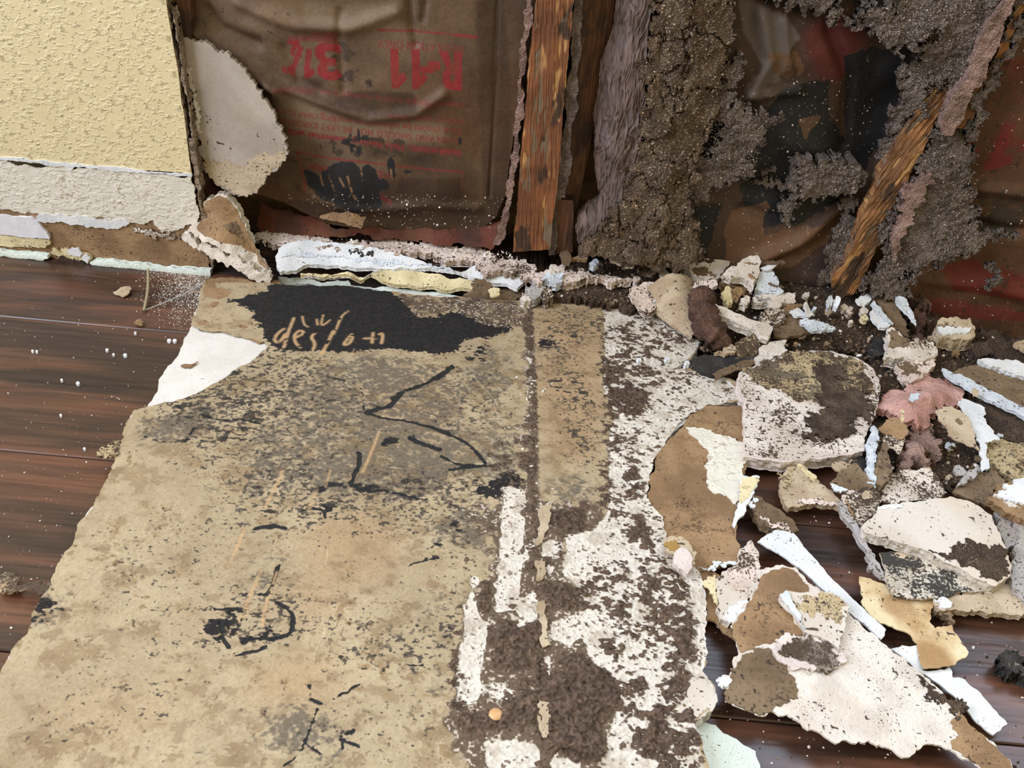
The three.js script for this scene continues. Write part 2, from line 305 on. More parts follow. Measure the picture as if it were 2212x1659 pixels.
// masks for one-off prints and stains, drawn as outlines and strokes on the flat of the thing itself
function masks(w, h, toUV, list) {
  return list.map(([draw, blur]) => {
    const c = document.createElement('canvas'); c.width = w; c.height = h; const x = c.getContext('2d'); x.fillStyle = '#000'; x.fillRect(0, 0, w, h); x.lineCap = x.lineJoin = 'round';
    const px = (p) => { const [u, v] = toUV(p[0], p[1]); return [u * w, v * h]; };
    const api = {
      x, px,
      poly(a, k = 1) { x.fillStyle = `rgb(${k * 255},0,0)`; x.beginPath(); for (let i = 0; i < a.length; i += 2) { const q = px([a[i], a[i + 1]]); i ? x.lineTo(...q) : x.moveTo(...q); } x.closePath(); x.fill(); },
      line(wd, a, k = 1) { const q0 = px([a[0], a[1]]), q1 = px([a[0] + 10, a[1]]); x.lineWidth = wd * Math.hypot(q1[0] - q0[0], q1[1] - q0[1]) / 10; x.strokeStyle = `rgb(${k * 255},0,0)`; x.beginPath(); const Q = []; for (let i = 0; i < a.length; i += 2) Q.push(px([a[i], a[i + 1]])); x.moveTo(...Q[0]); for (let i = 1; i < Q.length - 1; i++) x.quadraticCurveTo(...Q[i], (Q[i][0] + Q[i + 1][0]) / 2, (Q[i][1] + Q[i + 1][1]) / 2); x.lineTo(...Q[Q.length - 1]); x.stroke(); },
      spot(cx, cy, rx, ry, k = 1) { const a = px([cx, cy]), b = px([cx + rx, cy]), d = px([cx, cy + ry]); x.fillStyle = `rgb(${k * 255},0,0)`; x.globalCompositeOperation = 'lighten'; x.beginPath(); x.ellipse(a[0], a[1], Math.hypot(b[0] - a[0], b[1] - a[1]), Math.hypot(d[0] - a[0], d[1] - a[1]), Math.atan2(b[1] - a[1], b[0] - a[0]), 0, 7); x.fill(); x.globalCompositeOperation = 'source-over'; },
    };
    draw(api);
    const d = x.getImageData(0, 0, w, h).data; let A = new Float32Array(w * h); for (let i = 0; i < A.length; i++) A[i] = d[i * 4] / 255;
    if (blur) for (let pass = 0; pass < 2; pass++) A = boxBlur(A, w, h, blur);
    return A;
  });
}
function boxBlur(A, w, h, r) {
  const B = new Float32Array(w * h), C = new Float32Array(w * h), k = 1 / (2 * r + 1);
  for (let y = 0; y < h; y++) { let s = 0; for (let x = -r; x <= r; x++) s += A[y * w + cl(x, 0, w - 1)]; for (let x = 0; x < w; x++) { B[y * w + x] = s * k; s += A[y * w + Math.min(w - 1, x + r + 1)] - A[y * w + Math.max(0, x - r)]; } }
  for (let x = 0; x < w; x++) { let s = 0; for (let y = -r; y <= r; y++) s += B[cl(y, 0, h - 1) * w + x]; for (let y = 0; y < h; y++) { C[y * w + x] = s * k; s += B[Math.min(h - 1, y + r + 1) * w + x] - B[Math.max(0, y - r) * w + x]; } }
  return C;
}
const sample = (A, w, h, u, v) => { const x = cl(u * w - .5, 0, w - 1.001), y = cl(v * h - .5, 0, h - 1.001), i = x | 0, j = y | 0, fx = x - i, fy = y - j, p = j * w + i; return (A[p] * (1 - fx) + A[p + 1] * fx) * (1 - fy) + (A[p + w] * (1 - fx) + A[p + w + 1] * fx) * fy; };

/* ------------------------------------------------------------------ the setting: laminate floor */
M.laminate = material(paint(2048, 512, (u, v, o) => {
  const w = fbm(u * 4, v * 4, 3, 4) * .5, g = fbm(u * 8, v * 32 + w * 8, 4, 8), l = vn(u * 20 + w, v * 180, 20), l2 = vn(u * 48, v * 256, 16), b = fbm(u * 4 + 9, v * 8 + w * 4 + 3, 4, 4);
  const k = sm(.32, .68, g * .55 + b * .5);
  o[0] = 58 + 46 * k; o[1] = 42 + 26 * k; o[2] = 35 + 15 * k;
  const d = sm(.56, .72, fbm(u * 4 + 1.7, v * 8 + 6, 4, 4)); mix(o, 32, 25, 24, d * .75);
  const q = (l - .5) * 22 + (l2 - .5) * 10; o[0] += q; o[1] += q * .8; o[2] += q * .7;
  o[3] = .5 + (l - .5) * .5 + (l2 - .5) * .4;
}), [1.0, .36], .00025, { roughness: .3 });
const floor = structure(named(new THREE.Group(), 'floor')); scene.add(floor);
{
  const under = mesh('subfloor', new THREE.BoxGeometry(3.4, .03, 3.0), M.soil, floor); under.position.set(0, -.0255, 1.4);
  const seams = [.001, .115]; for (let z = .296; z < 2.8; z += .1785) seams.push(z); seams.push(2.8);
  for (let r = 0; r < seams.length - 1; r++) {
    const z0 = seams[r] + .0005, z1 = seams[r + 1] - .0005, cuts = [-1.6, -.72 - .1 * (r % 3), .68 + .12 * (r % 2), 1.6];
    for (let k = 0; k < 3; k++) {
      const L = cuts[k + 1] - cuts[k] - .0006, s = new THREE.Shape(), e = .0009;
      s.moveTo(-z0, -.0095); s.lineTo(-z0, -e); s.lineTo(-z0 - e, 0); s.lineTo(-z1 + e, 0); s.lineTo(-z1, -e); s.lineTo(-z1, -.0095); s.closePath();
      const g = new THREE.ExtrudeGeometry(s, { depth: L, bevelEnabled: false }); g.rotateY(Math.PI / 2); g.translate(cuts[k], 0, 0);
      const p = g.attributes.position, u = g.attributes.uv, ou = rnd(), ov = rnd(); for (let i = 0; i < p.count; i++) u.setXY(i, p.getX(i) + ou, p.getZ(i) + p.getY(i) + ov);
      mesh('plank', g, M.laminate, floor);
    }
  }
}
/* ------------------------------------------------------------------ the room: painted drywall, ceiling, windows */
M.yellow = material(paint(1024, 1024, (u, v, o) => {
  const a = fbm(u * 16, v * 24, 3, 8), b = fbm(u * 48 + a * 3, v * 80, 3, 16), c = vn(u * 128, v * 128, 128);
  const ridge = sm(.56, .64, a * .35 + b * .68), crack = sm(.63, .67, fbm(u * 40 + 5 + a, v * 40, 3, 8));
  o[3] = .35 + ridge * .5 + (c - .5) * .06 + (a - .5) * .2 - crack * .3; const n = (fbm(u * 8, v * 8, 4, 8) - .5) * 8;
  o[0] = 226 + n; o[1] = 210 + n; o[2] = 168 + n; mix(o, 150, 134, 100, crack * .4);
}), [.16, .16], .0007, { roughness: .55 });
M.creamband = material(paint(1024, 1024, (u, v, o) => {
  const a = fbm(u * 16, v * 24, 3, 16), b = fbm(u * 40 + a * 2, v * 56, 3, 40), c = fbm(u * 64, v * 128, 2, 64), st = fbm(u * 8 + 2, v * 8, 4, 8);
  o[3] = .35 + sm(.48, .62, a * .4 + b * .6) * .4 + (c - .5) * .2; const n = (st - .5) * 22;
  o[0] = 222 + n; o[1] = 217 + n; o[2] = 203 + n; mix(o, 172, 160, 138, sm(.62, .75, c * .55 + st * .5) * .8);
}), [.15, .15], .0010, { roughness: .8 });
M.lavender = material(stuff(512, [232, 232, 236], [216, 216, 224], { speck: .2, grain: 3, pit: .15 }), [.14, .14], .0006, { roughness: .6 });
M.cream = material(stuff(512, [226, 212, 172], [206, 192, 150], { speck: .35, grain: 4, fibre: 12, off: 1 }), [.14, .14], .0008);
M.cutedge = material(stuff(512, [168, 150, 130], [126, 108, 90], { speck: .55, dirt: .35, fibre: 10, off: 2 }), [.08, .08], .0020);
M.plainwall = new THREE.MeshStandardMaterial({ color: 0xe4d5a6, roughness: .8 });
M.plainwhite = new THREE.MeshStandardMaterial({ color: 0xe9e8e2, roughness: .85 });
const boxes = (n, list, m, parent) => { const g = mergeGeometries(list.map(([x0, x1, y0, y1, z0, z1]) => new THREE.BoxGeometry(x1 - x0, y1 - y0, z1 - z0).translate((x0 + x1) / 2, (y0 + y1) / 2, (z0 + z1) / 2))); const o = mesh(n, g, m, parent); return parent ? o : structure(o); };
const holed = (a0, a1, b0, b1, h) => [[a0, h[0], b0, b1], [h[1], a1, b0, b1], [h[0], h[1], b0, h[2]], [h[0], h[1], h[3], b1]];
boxes('ceiling', [[-1.72, 1.72, 2.4, 2.52, -.12, 2.92]], M.plainwhite);
boxes('wall_left', holed(-.12, 2.92, -.04, 2.4, [.3, 1.6, .65, 2.05]).map(([a, b, c, d]) => [-1.72, -1.6, c, d, a, b]), M.plainwall);
boxes('wall_right', [[1.6, 1.72, -.04, 2.4, -.12, 2.92]], M.plainwall);
boxes('wall_front', [[-1.6, 1.6, -.04, 2.4, 2.8, 2.92]], M.plainwall);
const wallBack = structure(named(new THREE.Group(), 'wall_back')); scene.add(wallBack);
const EDGE = [362, 0, 366, 30, 372, 62, 381, 118, 386, 140, 391, 176, 395, 220, 401, 246, 407, 300, 413, 348, 418, 380, 425, 420, 432, 452, 430, 474, 438, 505, 452, 556, 459, 588];
{
  const e = []; for (let i = 0; i < EDGE.length; i += 2) e.push(wallPt(EDGE[i], EDGE[i + 1], 0));
  e[e.length - 1][1] = .002;
  const poly = [[-1.6, .002], ...ragged(e, .004, .10).filter((p, i, a) => i < a.length - 1 || true).reverse().filter(p => p[1] >= .002).map(p => p), [e[0][0], 2.4], [-1.6, 2.4]];
  // ragged() closes the loop; drop the points it put on the closing chord
  const keep = poly.filter((p, i) => i === 0 || i >= poly.length - 2 || p[0] > e[0][0] - .003 + (e[e.length - 1][0] - e[0][0]) * cl((e[0][1] - p[1]) / (e[0][1] - .002)) * .72);
  const flat = () => 0;
  const g = solid(meshPoly(keep, .25), flat, .0127, true); mesh('drywall_panel', g, M.cutedge, wallBack);
  // the rest of this wall outside the frame: header with a window above the damage, panel on the right
  boxes('upper_wall', holed(e[0][0] + .0, 1.6, .46, 2.4, [.12, 1.12, .52, 1.52]).map(([a, b, c, d]) => [a, b, c, d, -.12, 0]), M.plainwall, wallBack);
  boxes('right_panel', [[.78, 1.6, .0, .46, -.0127, 0]], M.plainwall, wallBack);
  boxes('framing_shell', [[-1.72, -.52, -.02, 2.4, -.12, -.1], [-.52, e[0][0], .46, 2.4, -.12, -.1], [.95, 1.72, -.02, .46, -.12, -.1], ], M.plainwall, wallBack);
  boxes('cavity_floor', [[-1.6, .95, -.03, -.001, -.12, 0]], M.soil, wallBack);
  // paint and paper layers, each torn to its own outline
  const line = [-160, 328, 0, 341, 60, 345, 120, 351, 200, 357, 300, 366, 380, 371, 414, 374];
  const toW = a => { const r = []; for (let i = 0; i < a.length; i += 2) r.push(wallPt(a[i], a[i + 1], 0)); return r; };
  const lw = toW(line), ed = toW(EDGE).slice(0, 11);
  const up = [[-1.6, lw[0][1] + .03], ...lw, ...ed.slice().reverse().map(p => [p[0] - .0012, p[1]]), [ed[0][0] - .0012, .32]];
  const lay = (n, pl, m, z, t, s = .1, f = null) => mesh(n, solid(meshPoly(pl, s), f ?? (() => z), t, true), m, wallBack);
  lay('yellow_paint', [...up.slice(0, -1), [ed[0][0] - .0012, 2.4], [-1.6, 2.4]], M.yellow, .0009, .0012);
  const L = (n, a, m, z, t, rag = .1, amp = 0) => { const p = ragged(toW(a), .003, rag), w = roughness(amp, 90, 3, 3); return lay(n, p, m, z, t, amp ? .003 : .05, amp ? (u, v) => z + w(u, v) : null); };
  L('bare_kraft_paper', [-200, 420, 0, 440, 200, 460, 400, 470, 428, 478, 437, 508, 450, 556, 457, 586, 300, 570, 0, 541, -200, 522], M.kraft, .0004, .0006);
  L('texture_band', [-200, 330, 0, 346, 120, 356, 300, 371, 415, 379, 423, 420, 430, 452, 428, 474, 420, 486, 404, 484, 392, 492, 366, 499, 352, 502, 340, 488, 332, 474, 318, 480, 286, 480, 230, 470, 160, 466, 96, 460, 60, 457, 0, 450, -200, 430], M.creamband, .0014, .0014, .12, .0004);
  L('caulk_line', [-200, 322, 0, 337, 60, 342, 130, 350, 220, 358, 300, 366, 380, 372, 416, 375, 416, 380, 372, 377, 300, 372, 220, 363, 140, 357, 60, 348, 0, 344, -200, 330], M.white, .0022, .0022, .06);
  L('clean_paint_scar', [132, 349, 170, 352, 162, 360, 156, 367, 148, 364, 140, 356], M.white, .0019, .0008);
  L('torn_paint_lip', [80, 466, 96, 460, 160, 466, 230, 471, 282, 478, 276, 484, 250, 492, 232, 494, 214, 490, 190, 490, 160, 484, 120, 480, 90, 477, 82, 474], M.white, .0022, .0018, .14, .0003);
  L('old_white_paint', [-200, 446, 0, 462, 70, 466, 84, 474, 92, 486, 104, 498, 110, 514, 60, 510, 0, 503, -200, 488], M.lavender, .0035, .003, .05);
  L('cream_paint', [-200, 490, 0, 504, 70, 511, 108, 516, 112, 524, 100, 533, 40, 530, 0, 528, -200, 512], M.cream, .0030, .0026, .08);
  L('peeling_flakes', [112, 542, 124, 532, 150, 538, 170, 534, 178, 540, 196, 546, 202, 556, 190, 564, 172, 566, 150, 560, 126, 554], M.cream, .0040, .0030, .3, .0016);
  L('dark_seam', [120, 545, 140, 548, 160, 556, 180, 562, 188, 558, 186, 566, 160, 566, 132, 556], M.soil, .0046, .003, .3, .0012);
  L('paint_flake', [150, 536, 166, 531, 178, 534, 180, 545, 168, 548, 156, 545], M.lavender, .0062, .0015, .2, .0008);
  L('paint_flake', [186, 545, 194, 541, 200, 550, 196, 560, 188, 558], M.lavender, .0060, .0015, .2, .0008);
  L('plaster_scab', [286, 492, 300, 488, 324, 497, 350, 504, 392, 506, 400, 512, 372, 516, 340, 514, 316, 508, 296, 502], M.gypsum_dirty, .0022, .0018, .3, .001);
  // quarter-round bead along the floor, broken in the middle
  const bead = (n, a) => { const p = toW(a); const z0 = Math.min(...p.map(q => q[1])); mesh(n, solid(meshPoly(ragged(p, .003, .05), .003), (u, v) => .0035 + .0045 * Math.sqrt(cl(1 - ((v - z0) / .009) ** 2, 0.02, 1)), .006, true), M.greenwhite, wallBack); };
  bead('floor_bead', [-200, 522, 0, 534, 60, 541, 108, 546, 112, 551, 100, 555, 60, 551, 0, 545, -200, 528]);
  bead('floor_bead', [200, 560, 214, 554, 260, 560, 340, 569, 362, 574, 372, 571, 458, 578, 460, 590, 400, 585, 320, 577, 240, 569, 204, 564]);
}
// windows outside the frame
M.glass = new THREE.MeshPhysicalMaterial({ color: 0xffffff, transmission: 1, roughness: 0, thickness: 0, ior: 1.5 });
{
  const w1 = structure(new THREE.Group()); w1.name = 'window_1'; scene.add(w1);
  boxes('window_frame', [[-1.68, -1.62, .65, .69, .3, 1.6], [-1.68, -1.62, 2.01, 2.05, .3, 1.6], [-1.68, -1.62, .69, 2.01, .3, .34], [-1.68, -1.62, .69, 2.01, 1.56, 1.6], [-1.68, -1.62, .69, 2.01, .93, .97]], M.plainwhite, w1);
  boxes('pane', [[-1.652, -1.648, .69, 2.01, .34, .93]], M.glass, w1); boxes('pane', [[-1.652, -1.648, .69, 2.01, .97, 1.56]], M.glass, w1);
  const w2 = structure(new THREE.Group()); w2.name = 'window_2'; scene.add(w2);
  boxes('window_frame', [[.12, 1.12, .52, .56, -.09, -.03], [.12, 1.12, 1.48, 1.52, -.09, -.03], [.12, .16, .56, 1.48, -.09, -.03], [1.08, 1.12, .56, 1.48, -.09, -.03]], M.plainwhite, w2);
  boxes('pane', [[.16, 1.08, .56, 1.48, -.062, -.058]], M.glass, w2);
}

/* ------------------------------------------------------------------ the opened wall: framing */
function woodStuff(A, B, worn, offx) {                              // grain runs along v
  return paint(512, 1024, (u, v, o) => {
    const w = fbm(u * 8 + offx, v * 4, 3, 8), g = vn(u * 120 + w * 6, v * 4, 4), g2 = vn(u * 220, v * 16, 4), b = fbm(u * 8 + 3, v * 8 + offx, 4, 8), k = sm(.3, .7, b);
    o[0] = A[0] + (B[0] - A[0]) * k; o[1] = A[1] + (B[1] - A[1]) * k; o[2] = A[2] + (B[2] - A[2]) * k;
    const q = (g - .5) * 26 + (g2 - .5) * 14; o[0] += q; o[1] += q * .8; o[2] += q * .6;
    let h = .5 + (g - .5) * .3 + (g2 - .5) * .3;
    const r = fbm(u * 24 + 7 + offx, v * 8 + 2, 4, 8) * .7 + vn(u * 60, v * 20 + 8, 20) * .3, e = sm(.54, .62, r) * worn, q2 = vn(u * 16 + 3, v * 8, 8); mix(o, 190, 148, 92, cl(e * sm(.55, .3, q2)) * .8); mix(o, 112, 94, 74, cl(e * sm(.35, .6, q2))); h -= e * .35;
    const d = sm(.6, .66, fbm(u * 8 + 1, v * 8 + 5 + offx, 4, 8)); mix(o, 52, 36, 26, d * .8);
    o[3] = h;
  });
}
M.stud = material(woodStuff([138, 86, 50], [108, 66, 40], 1.15, 0), [.14, .28], .0016, { roughness: .8 });
M.studrot = material(woodStuff([164, 114, 68], [120, 84, 54], 1.5, 4), [.14, .28], .0028, { roughness: .85 });
M.darkwood = material(woodStuff([96, 60, 36], [54, 33, 22], .3, 8), [.14, .28], .0012, { roughness: .75 });
M.plate = material(woodStuff([78, 52, 36], [48, 32, 24], .2, 2), [.14, .28], .003, { roughness: .8 });
M.sheath = material(stuff(512, [150, 120, 86], [124, 96, 66], { speck: .3, grain: 8, fibre: 20, stain: .4, stainCol: [104, 80, 56] }), [.2, .2], .001);
boxes('trim_1', [[-.52, .95, -.001, .46, -.112, -.102]], M.sheath).userData.label = 'weathered plywood sheathing board at the back of the wall cavity';
const studs = 'studs of the opened wall';
piece('wall_stud', 'upright dark wood stud at the left edge of the wall opening, beside the broken drywall', 'stud', { wall: true, o: [352, -260, 405, -260, 413, 60, 420, 300, 440, 480, 390, 480, 372, 200], h: -14, t: 88, m: M.darkwood, rag: .01, amp: .3, group: studs });
piece('wall_stud', 'orange-brown wood stud with eroded yellow streaks, second upright in the opening', 'stud', { wall: true, o: [1188, -260, 1268, -260, 1248, -60, 1236, 20, 1229, 120, 1219, 220, 1213, 300, 1206, 380, 1198, 450, 1192, 505, 1188, 540, 1108, 545, 1113, 490, 1120, 400, 1129, 290, 1138, 190, 1148, 80, 1158, -20], h: -14, t: 80, m: M.stud, rag: .03, amp: .9, freq: 110, s: .0022, turn: .06, group: studs });
piece('wall_stud', 'dark brown stud half hidden behind the grey fibre strip, right of the orange stud', 'stud', { wall: true, o: [1275, -260, 1345, -260, 1332, -20, 1326, 60, 1305, 150, 1286, 250, 1270, 340, 1252, 420, 1238, 470, 1240, 545, 1203, 545, 1205, 420, 1230, 240, 1250, 60], h: [-30, -44, -44, -44, -44, -44, -44, -44, -40, -40, -30, -30, -30, -30], t: 50, m: M.darkwood, rag: .03, amp: .8, s: .003, group: studs });
piece('wood_stub', 'short dark brown wood block at the foot of the studs', 'wood', { wall: true, o: [1205, 431, 1237, 433, 1240, 470, 1236, 545, 1200, 550, 1200, 480], h: -22, t: 30, m: M.darkwood, rag: .03, amp: .4 });
piece('leaning_stud', 'leaning rotten stud with raw yellow wood, between the grey fluff masses on the right', 'stud', { wall: true, o: [2018, 190, 2048, 184, 2050, 196, 2030, 240, 2012, 285, 1985, 345, 1960, 400, 1925, 470, 1900, 530, 1868, 590, 1850, 632, 1806, 640, 1796, 600, 1820, 575, 1842, 530, 1862, 470, 1888, 415, 1915, 350, 1948, 290, 1985, 235], h: [-30, -34, -34, -32, -30, -26, -24, -20, -16, -12, -6, -2, 0, -6, -10, -16, -20, -26, -30, -30], t: 14, m: M.studrot, rag: .08, amp: 2.2, freq: 120, s: .002, turn: -.42, group: studs });
piece('sole_plate', 'dark rotten sole plate along the foot of the opened wall, black at its right end', 'wood', { wall: true, o: [560, 520, 800, 545, 1100, 570, 1200, 600, 1360, 612, 1372, 640, 1384, 664, 1300, 664, 1180, 652, 900, 620, 560, 590], h: [-20, -20, -20, -16, -12, -6, -2, -2, -6, -20, -20], t: 60, m: M.plate, rag: .04, amp: 1.4, freq: 60, s: .004, turn: Math.PI / 2 });

/* ------------------------------------------------------------------ faced insulation batts */
function printed(z, px0, py0, px1, py1, size, list, compose) {      // texture fitted to a rectangle of the wall plane, in metres
  const [xa, yb] = [Math.min(wallPt(px0, py0, z)[0], wallPt(px0, py1, z)[0]), wallPt((px0 + px1) / 2, py0, z)[1] + .05], xb = Math.max(wallPt(px1, py0, z)[0], wallPt(px1, py1, z)[0]), ya = wallPt(px0, py1, z)[1] - .06;
  const w = xb - xa, h = yb - ya, H = Math.round(size * h / w), toUV = (x, y) => { const p = wallPt(x, y, z); return [(p[0] - xa) / w, (yb - p[1]) / h]; };
  let cu = 0, cw = 0; const A = masks(size, H, toUV, list).map(a => (du = 0, dv = 0) => sample(a, size, H, cu + du, cw + dv)), maps = paint(size, H, (u, v, o) => { cu = u; cw = v; compose(u, v, o, A, u * w, v * h); });
  const m = material(maps, [w, h], .0010, { roughness: .72 }); for (const t of maps) { t.offset.set(-xa / w, yb / h); t.wrapS = t.wrapT = THREE.ClampToEdgeWrapping; }
  return m;
}
function upside(api, str, sx, sy, ex, ey, hpx, font = 'bold', k = 1) {   // lettering that runs from (sx, sy) to (ex, ey); hpx: height of capitals
  const x = api.x, a = api.px([sx, sy]), b = api.px([ex, ey]), q = api.px([sx, sy + hpx]), L = Math.hypot(b[0] - a[0], b[1] - a[1]), hh = Math.hypot(q[0] - a[0], q[1] - a[1]);
  x.save(); x.translate(...a); x.rotate(Math.atan2(b[1] - a[1], b[0] - a[0])); x.font = `${font} 100px sans-serif`; x.scale(L / x.measureText(str).width, hh / 72); x.fillStyle = `rgb(${k * 255},0,0)`; x.fillText(str, 0, 0); if (font === 'bold') { x.strokeStyle = x.fillStyle; x.lineWidth = 6; x.strokeText(str, 0, 0); } x.restore();
}
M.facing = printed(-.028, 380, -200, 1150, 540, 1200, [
  [p => {                                                            // 0 red print
    upside(p, 'R-11', 1004, 112, 836, 102, 78); p.line(13, [934, 147, 916, 145]); upside(p, '3', 737, 92, 680, 88, 74); upside(p, '1/', 690, 108, 634, 92, 62); upside(p, '2', 652, 84, 624, 83, 36); upside(p, 'in', 640, 142, 612, 138, 18);
    upside(p, 'INSULATION ONLY', 1003, 95, 820, 80, 16, 'normal', 1); upside(p, 'COMBUSTIBLE INSULATION', 732, 74, 626, 72, 10, 'bold', .9); upside(p, 'FIBER GLASS', 732, 64, 676, 62, 8, 'bold', .9);
    p.line(4, [1031, 77, 940, 66, 820, 58], .8); p.line(6, [1030, 77, 985, 72], .9);
    upside(p, 'Unfaced Fiberglas Building insulation is non combustible.', 1003, 219, 596, 178, 12, 'normal', 1);
    upside(p, 'with an open flame.', 1000, 255, 838, 236, 12, 'normal', 1); upside(p, 'Care should be taken when working close to the', 998, 275, 592, 230, 13, 'normal', 1);
    upside(p, 'BURN AND SHOULD NOT BE LEFT EXPOSED', 998, 296, 606, 252, 13, 'normal', 1); upside(p, 'WARNING: This facing material will', 998, 322, 622, 276, 12, 'bold', .9);
    p.line(4, [638, 330, 720, 338, 800, 347, 900, 358, 1000, 368], .75); p.line(4, [640, 330, 648, 378, 655, 425], .8); p.line(3, [998, 368, 996, 420], .5);
    upside(p, 'FIRE HAZARD', 846, 368, 662, 352, 14, 'bold', .7); p.line(16, [820, 425, 838, 440], .5);
  }, 1],
  [p => { p.poly([585, 180, 640, 200, 700, 224, 760, 248, 850, 262, 905, 250, 960, 258, 965, 300, 850, 300, 740, 292, 640, 292, 600, 250], .95); p.poly([600, -10, 860, 0, 870, 50, 760, 62, 640, 40, 580, 70, 500, 40], .8); p.poly([440, -60, 520, -40, 540, 60, 470, 90, 440, 40], .5); p.spot(660, 110, 60, 50, .6); p.spot(880, 90, 70, 40, .45); p.spot(700, 320, 90, 40, .5); p.spot(760, 360, 110, 25, .45); p.spot(860, 190, 120, 30, .3); }, 12],   // 1 paler grey areas
  [p => { p.poly([650, 366, 690, 380, 714, 350, 740, 340, 770, 346, 792, 372, 812, 360, 822, 400, 806, 446, 760, 454, 696, 442, 660, 414], 1); p.spot(800, 430, 18, 26); p.spot(800, 380, 16, 30); p.spot(848, 360, 9, 24, .9); p.spot(822, 395, 18, 12); p.poly([745, 285, 780, 262, 800, 290, 790, 330, 750, 330, 735, 300], .55); p.spot(992, 300, 6, 8); p.spot(880, 368, 10, 8, .7); }, 5],   // 2 black mould
  [p => { p.spot(790, 310, 110, 30, .8); p.spot(660, 350, 60, 30, .6); p.spot(740, 130, 40, 60, .7); p.spot(780, 180, 40, 40, .6); p.spot(950, 300, 60, 20, .6); p.spot(600, 60, 60, 60, .5); p.spot(470, 60, 40, 60, .5); p.spot(1060, 420, 40, 40, .4); }, 14],   // 3 specks
  [p => { for (const [a, b, c, d] of [[690, 372, 696, 408], [712, 374, 722, 412], [752, 372, 766, 432], [736, 380, 744, 398], [780, 350, 784, 384], [846, 362, 848, 396]]) p.line(5, [a, b, c, d]); }, 1],   // 4 streaks scraped clean
  [p => { p.poly([860, 380, 1000, 380, 1000, 440, 900, 450, 850, 420], .7); p.poly([440, 60, 520, 110, 600, 190, 590, 210, 520, 160, 440, 130], .8); p.poly([690, 215, 760, 235, 850, 250, 910, 235, 900, 190, 780, 185], .6); p.spot(1070, 250, 40, 300, .5); p.spot(700, 470, 220, 24, .7); p.spot(1075, 336, 9, 8, 1); }, 10],   // 5 dark stain arcs and darker areas
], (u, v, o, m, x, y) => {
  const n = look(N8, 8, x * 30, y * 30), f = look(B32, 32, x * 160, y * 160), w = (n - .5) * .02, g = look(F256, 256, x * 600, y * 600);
  const n2 = look(N4, 4, x * 12 + 1, y * 12); o[0] = 90 + (n - .5) * 50 + (n2 - .5) * 44; o[1] = 69 + (n - .5) * 42 + (n2 - .5) * 38; o[2] = 49 + (n - .5) * 30 + (n2 - .5) * 28; mix(o, 82, 50, 26, sm(.45, .62, look(N4, 4, x * 9 + 2, y * 9 + 1)) * .5);  // base brown darkened to carry the shade of the wall cavity
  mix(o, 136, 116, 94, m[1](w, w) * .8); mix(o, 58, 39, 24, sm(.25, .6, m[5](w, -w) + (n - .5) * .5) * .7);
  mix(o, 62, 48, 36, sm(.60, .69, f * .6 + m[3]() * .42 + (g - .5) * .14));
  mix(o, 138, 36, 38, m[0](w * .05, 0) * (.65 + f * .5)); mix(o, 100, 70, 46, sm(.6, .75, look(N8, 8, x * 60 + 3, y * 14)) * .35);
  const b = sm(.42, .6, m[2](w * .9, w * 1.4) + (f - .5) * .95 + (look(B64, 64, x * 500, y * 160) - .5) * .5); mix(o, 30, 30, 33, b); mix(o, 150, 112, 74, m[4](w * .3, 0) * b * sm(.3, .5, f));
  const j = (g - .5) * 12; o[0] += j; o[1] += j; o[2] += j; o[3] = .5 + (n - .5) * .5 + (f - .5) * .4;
});
const crease = (pts, w, d, z) => { const q = []; for (let i = 0; i < pts.length; i += 2) q.push(wallPt(pts[i], pts[i + 1], z)); return (u, v) => { let m = 9; for (let i = 0; i < q.length - 1; i++) { const a = q[i], b = q[i + 1], t = cl(((u - a[0]) * (b[0] - a[0]) + (v - a[1]) * (b[1] - a[1])) / ((b[0] - a[0]) ** 2 + (b[1] - a[1]) ** 2)); m = Math.min(m, Math.hypot(u - a[0] - t * (b[0] - a[0]), v - a[1] - t * (b[1] - a[1]))); } return d * Math.exp(-m * m / (w * w)); }; };
const cz = -.028, creases = [crease([430, 70, 520, 130, 600, 190], .008, .012, cz), crease([590, 175, 700, 215, 800, 250, 900, 240, 960, 200], .005, .005, cz), crease([520, 0, 640, 50, 760, 55, 860, 20], .006, .005, cz), crease([885, -40, 890, 50, 900, 90], .003, -.004, cz), crease([925, -40, 915, 40], .003, -.003, cz), crease([740, 20, 735, 90, 745, 190], .004, -.003, cz), crease([1080, -60, 1068, 200, 1056, 430], .0016, -.002, cz), crease([650, 420, 720, 455, 820, 460, 920, 445, 1030, 455], .006, .005, cz), crease([450, 20, 480, 60, 560, 90], .006, -.006, cz), crease([620, 100, 650, 170, 690, 190], .006, -.004, cz)];
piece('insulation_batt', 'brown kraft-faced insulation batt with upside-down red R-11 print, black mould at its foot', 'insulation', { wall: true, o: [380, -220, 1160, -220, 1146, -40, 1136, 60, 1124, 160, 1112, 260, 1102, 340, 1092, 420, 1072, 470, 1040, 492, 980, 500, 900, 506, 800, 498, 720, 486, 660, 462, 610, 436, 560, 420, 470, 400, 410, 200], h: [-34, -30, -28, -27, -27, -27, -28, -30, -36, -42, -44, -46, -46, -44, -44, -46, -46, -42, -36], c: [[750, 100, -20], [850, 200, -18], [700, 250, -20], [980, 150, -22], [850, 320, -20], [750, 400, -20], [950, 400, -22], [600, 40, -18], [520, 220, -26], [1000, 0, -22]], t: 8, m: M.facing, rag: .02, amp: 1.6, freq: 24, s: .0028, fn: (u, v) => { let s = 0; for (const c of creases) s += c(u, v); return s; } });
M.fibre_pink = material(stuff(512, [178, 146, 134], [140, 112, 102], { speck: .35, grain: 14, pit: .7, fibre: 16, off: 4 }), [.08, .08], .003, { roughness: 1 });
